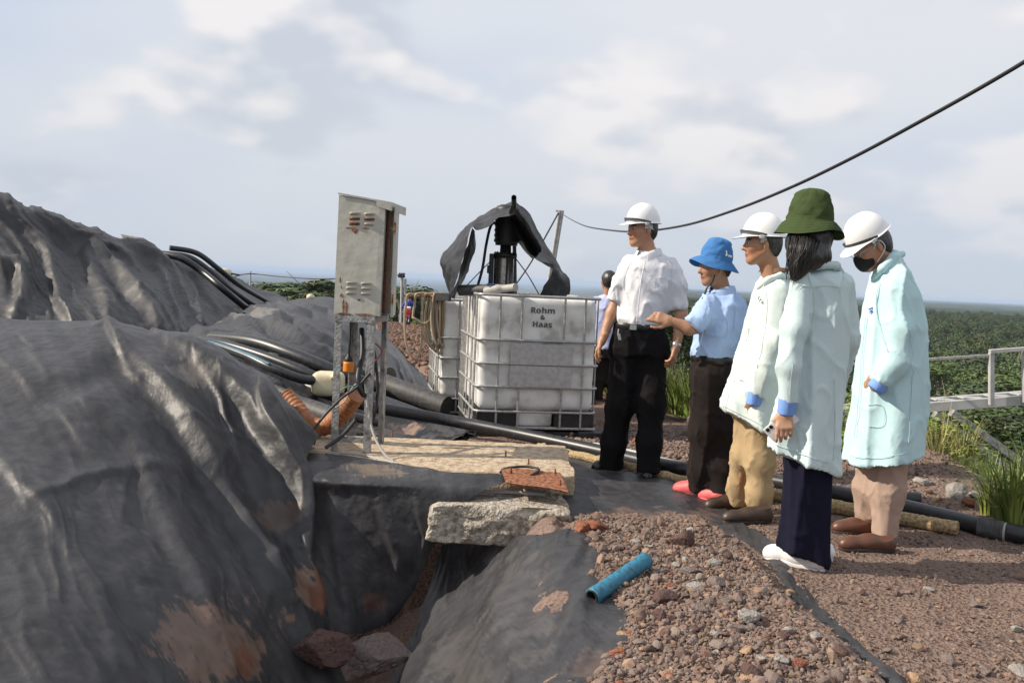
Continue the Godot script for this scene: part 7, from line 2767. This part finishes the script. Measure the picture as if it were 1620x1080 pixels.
	bucket_hat(Transform3D(facing(Vector3(-0.72, 0.02, -0.69), Vector3(0.05, 1, 0.03)), hc + Vector3(0.002, 0.074, 0)), mats.hat_green, o, 0.090, 0.128, 0.48, 0.056, 2.6)
	# phone
	var ph := thing("phone", P(1236, 672, d - 0.125), "white phone with two dark camera lenses held in a hand", "phone")
	var pb := Basis.from_euler(Vector3(0.1, -0.2, -0.75))
	b = rounded_box(Vector3(0.072, 0.145, 0.009), 0.0044, 6, 0.0)
	ph.basis = pb
	node("case", b.shape(), mats.phone_back, ph)
	for k in 2:
		b = MB.new()
		b.lathe(Transform3D(Basis(Vector3.RIGHT, PI / 2), Vector3(-0.022, -0.055 + k * 0.019, 0.0045)), [[0.0085, 0.0], [0.0085, 0.0015], [0.0, 0.0016]], 16)
		node("camera_lens", b.shape(), mats.lens_dark, ph)

func man_in_mask() -> void:
	var d := 4.72
	var at := ground_at(1378, 862)
	var o := thing("person", at, "person in an aqua gown, black face mask and tilted white hard hat", "person")
	var fw := Vector3(-0.86, -0.46, 0.12).normalized()
	var bs := facing(fw)
	var hc := P(1379, 391, d) - at
	var hx := Transform3D(bs.scaled(Vector3.ONE * 0.89), hc)
	var skin := Color(0.42, 0.22, 0.14)
	var b := MB.new()
	head_into(b, hx, hx.affine_inverse() * (P(1417, 425, d) - at), skin)
	simple_body(b, [
		[rel(at, [[1412, 415, d], [1418, 480, d], [1412, 600, d], [1402, 680, d]]), [0.05, 0.07, 0.07, 0.06]],
		[rel(at, [[1415, 460, d - 0.14], [1425, 560, d - 0.17], [1385, 612, d - 0.16]]), [0.025, 0.028, 0.026]],
		[rel(at, [[1385, 690, d], [1380, 770, d], [1368, 835, d + 0.15]]), [0.014, 0.014, 0.030]],
		[rel(at, [[1405, 690, d], [1402, 770, d], [1388, 855, d]]), [0.014, 0.014, 0.034]]], skin)
	var wr := P(1383, 614, d - 0.165) - at
	hand_into(b, wr + Vector3(0.01, 0.02, -0.075), Vector3(-0.1, -0.8, -0.6), Vector3(0.9, 0, -0.2), -1.0, [0.5, 0.5, 0.5, 0.5], skin, 0.9)
	node("body", b.shape(true), mats.skin, o)
	hair_cap(o, hx, -0.055, -0.01, 1.03)
	var f := Field.new()
	f.stack([srow(398, 1406, 1419, d, 0.055, at), srow(414, 1396, 1427, d, 0.085, at), srow(432, 1385, 1439, d, 0.14, at), srow(470, 1373, 1453, d, 0.175, at), srow(520, 1363, 1461, d, 0.185, at), srow(580, 1357, 1463, d, 0.19, at), srow(640, 1352, 1460, d, 0.195, at), srow(700, 1345, 1455, d, 0.205, at), srow(740, 1340, 1453, d, 0.21, at)], 0.03, 0.0, 0.014, 6.0)
	f.cut(P(1400, 724, d) - at, Vector3(0.22, -1, 0))
	f.chain(rel(at, [[1414, 455, d - 0.12], [1424, 520, d - 0.17], [1416, 575, d - 0.185], [1392, 606, d - 0.18]]), [0.060, 0.060, 0.054, 0.046], 0.04, true)
	var g := cloth("gown", f, 0.0095, mats.gown_aqua, o, 0.013, 0.007, Vector3(5.0, 0.6, 5.0), Vector3(5.0, 3.6, 5.0))
	seam(g, at, [[1392, 445], [1386, 480], [1392, 520], [1404, 555]])
	seam(g, at, [[1441, 520], [1444, 580], [1442, 640], [1438, 700]])
	seam(g, at, [[1350, 722], [1375, 724], [1405, 722], [1440, 716]], 0.0014)
	seam(g, at, [[1370, 500], [1364, 560], [1360, 620], [1352, 690]])
	seam(g, at, [[1372, 640], [1396, 642], [1398, 672], [1374, 674]], 0.0014)
	f = Field.new()
	f.chain(rel(at, [[1396, 603, d - 0.18], [1383, 617, d - 0.178]]), [0.044, 0.042], 0.0, true)
	cloth("cuff", f, 0.008, mats.cuff_blue, o, 0.004, 0.002)
	f = Field.new()
	f.chain(rel(at, [[1384, 440, d - 0.02], [1396, 425, d - 0.085], [1414, 408, d - 0.07], [1428, 402, d]]), [0.014, 0.020, 0.022, 0.018], 0.014)
	cloth("gown_collar", f, 0.008, mats.gown_aqua, o, 0.004, 0.002)
	b = MB.new()
	for q in [[1378, 488, 0.022, 0.006, 0.5], [1379, 492, 0.016, 0.006, -0.3], [1377, 494, 0.010, 0.004, 0.2]]:
		b.box(Transform3D(Basis(Vector3.BACK, q[4]), on_cloth(g, at, q[0], q[1])), Vector3(q[2], q[3], 0.008), 0.001)
	node("emblem", b.shape(), mats.emblem_blue, o)
	# mask with ear loops
	f = Field.new()
	f.ell(Vector3(0, -0.055, 0.052), Vector3(0.062, 0.054, 0.066), 0.02)
	f.cone(Vector3(0, -0.025, 0.10), Vector3(0, -0.085, 0.085), 0.020, 0.020, 0.03)
	f.cut(Vector3(0, 0.0, 0.022), Vector3(0, 0.25, -1))
	f.cut(Vector3(0, -0.006, 0.1), Vector3(0, 1, -0.2))
	b = MB.new()
	f.mesh_into(b, 0.0055)
	var mk := node("face_mask", b.shape(), mats.mask_black, o)
	mk.transform = hx
	for s in [-1, 1]:
		b = MB.new()
		b.tube(smooth_path([Vector3(s * 0.060, -0.02, 0.045), Vector3(s * 0.078, 0.022, 0.004), Vector3(s * 0.086, 0.03, -0.018), Vector3(s * 0.086, -0.02, -0.028), Vector3(s * 0.068, -0.075, 0.035)], 5), 0.0028, 6)
		node("ear_loop", b.shape(), mats.helmet_white, mk)
	b = MB.new()
	for s in [-1, 1]:
		b.tube(PackedVector3Array([Vector3(s * 0.06, 0.008, 0.098), Vector3(s * 0.088, 0.026, -0.02)]), 0.0022, 6)
		var ring := PackedVector3Array()
		for i in 17:
			var a := TAU * i / 16.0
			ring.append(Vector3(s * 0.034 + cos(a) * 0.024, 0.002 + sin(a) * 0.017, 0.104))
		b.tube(ring, 0.0018, 6, false)
	node("spectacles", b.shape(), mats.buckle, o).transform = hx
	trousers(o, at, [srow(670, 1358, 1432, d, 0.12, at), srow(720, 1356, 1432, d, 0.12, at)],
		[[[[1384, 715, d + 0.06], [1380, 770, d + 0.07], [1374, 832, d + 0.13]], [0.094, 0.076, 0.064]], [[[1406, 715, d - 0.04], [1404, 780, d - 0.05], [1400, 848, d - 0.06]], [0.094, 0.076, 0.066]]], mats.trouser_beige)
	shoe(o, foot(1380, 846, at), foot(1316, 843, at), mats.shoe_tan, mats.sole_dark, 0.06)
	shoe(o, foot(1417, 873, at), foot(1327, 870, at), mats.shoe_tan, mats.sole_dark, 0.06)
	helmet(Transform3D(facing(Vector3(-0.80, -0.60, 0.12)), hc + bs * Vector3(0, 0.056, -0.004)), o)

func man_behind() -> void:
	var d := 9.5
	var at := ground_at(947, 638)
	var o := thing("person", at, "person in a pale lilac shirt and dark trousers standing behind the lettered tote", "person")
	var bs := facing(Vector3(-0.2, 0, -1))
	var hc := P(963, 445, d) - at
	var hx := Transform3D(bs.scaled(Vector3.ONE * 0.89), hc)
	var skin := Color(0.38, 0.2, 0.125)
	var b := MB.new()
	head_into(b, hx, hx.affine_inverse() * (P(963, 472, d) - at), skin)
	var wr := P(936, 570, d) - at
	simple_body(b, [
		[rel(at, [[963, 468, d], [959, 500, d], [956, 560, d]]), [0.06, 0.09, 0.085]],
		[rel(at, [[941, 480, d], [935, 525, d], [936, 570, d - 0.05]]), [0.045, 0.04, 0.027]],
		[rel(at, [[946, 565, d], [944, 600, d], [943, 635, d]]), [0.014, 0.014, 0.030]],
		[rel(at, [[969, 565, d], [971, 600, d], [973, 635, d]]), [0.014, 0.014, 0.030]]], skin, 0.018)
	hand_into(b, wr, Vector3(0, -1, 0.1), Vector3(1, 0, 0), 1.0, [0.4, 0.4, 0.4, 0.4], skin)
	node("body", b.shape(true), mats.skin, o)
	hair_cap(o, hx, -0.05, 0.045, 1.03)
	var f := Field.new()
	f.stack([srow(466, 953, 975, d, 0.06, at), srow(474, 941, 987, d, 0.1, at), srow(490, 935, 991, d, 0.13, at), srow(545, 935, 987, d, 0.13, at), srow(552, 935, 987, d, 0.13, at)], 0.03)
	f.chain(rel(at, [[942, 480, d], [936, 515, d], [935, 540, d - 0.02]]), [0.065, 0.065, 0.062], 0.03, true)
	cloth("shirt", f, 0.016, mats.shirt_lilac, o, 0.009, 0.010, Vector3(6, 2, 6), Vector3(7, 6, 7))
	trousers(o, at, [srow(548, 936, 986, d, 0.13, at), srow(566, 935, 987, d, 0.13, at)], [[[[948, 565, d], [944, 600, d], [943, 632, d]], [0.095, 0.08, 0.07]], [[[971, 565, d], [972, 600, d], [973, 632, d]], [0.095, 0.08, 0.07]]], mats.trouser_brown)
	shoe(o, foot(943, 634, at), foot(935, 640, at), mats.shoe_black, mats.sole_dark)
	shoe(o, foot(974, 634, at), foot(967, 640, at), mats.shoe_black, mats.sole_dark)

func _ready() -> void:
	make_view()
	make_materials()
	make_ground()
	make_sheets()
	make_slab()
	make_cabinet()
	make_pipes()
	make_totes()
	make_rest()
	make_people()
	make_plants()
	make_stones()
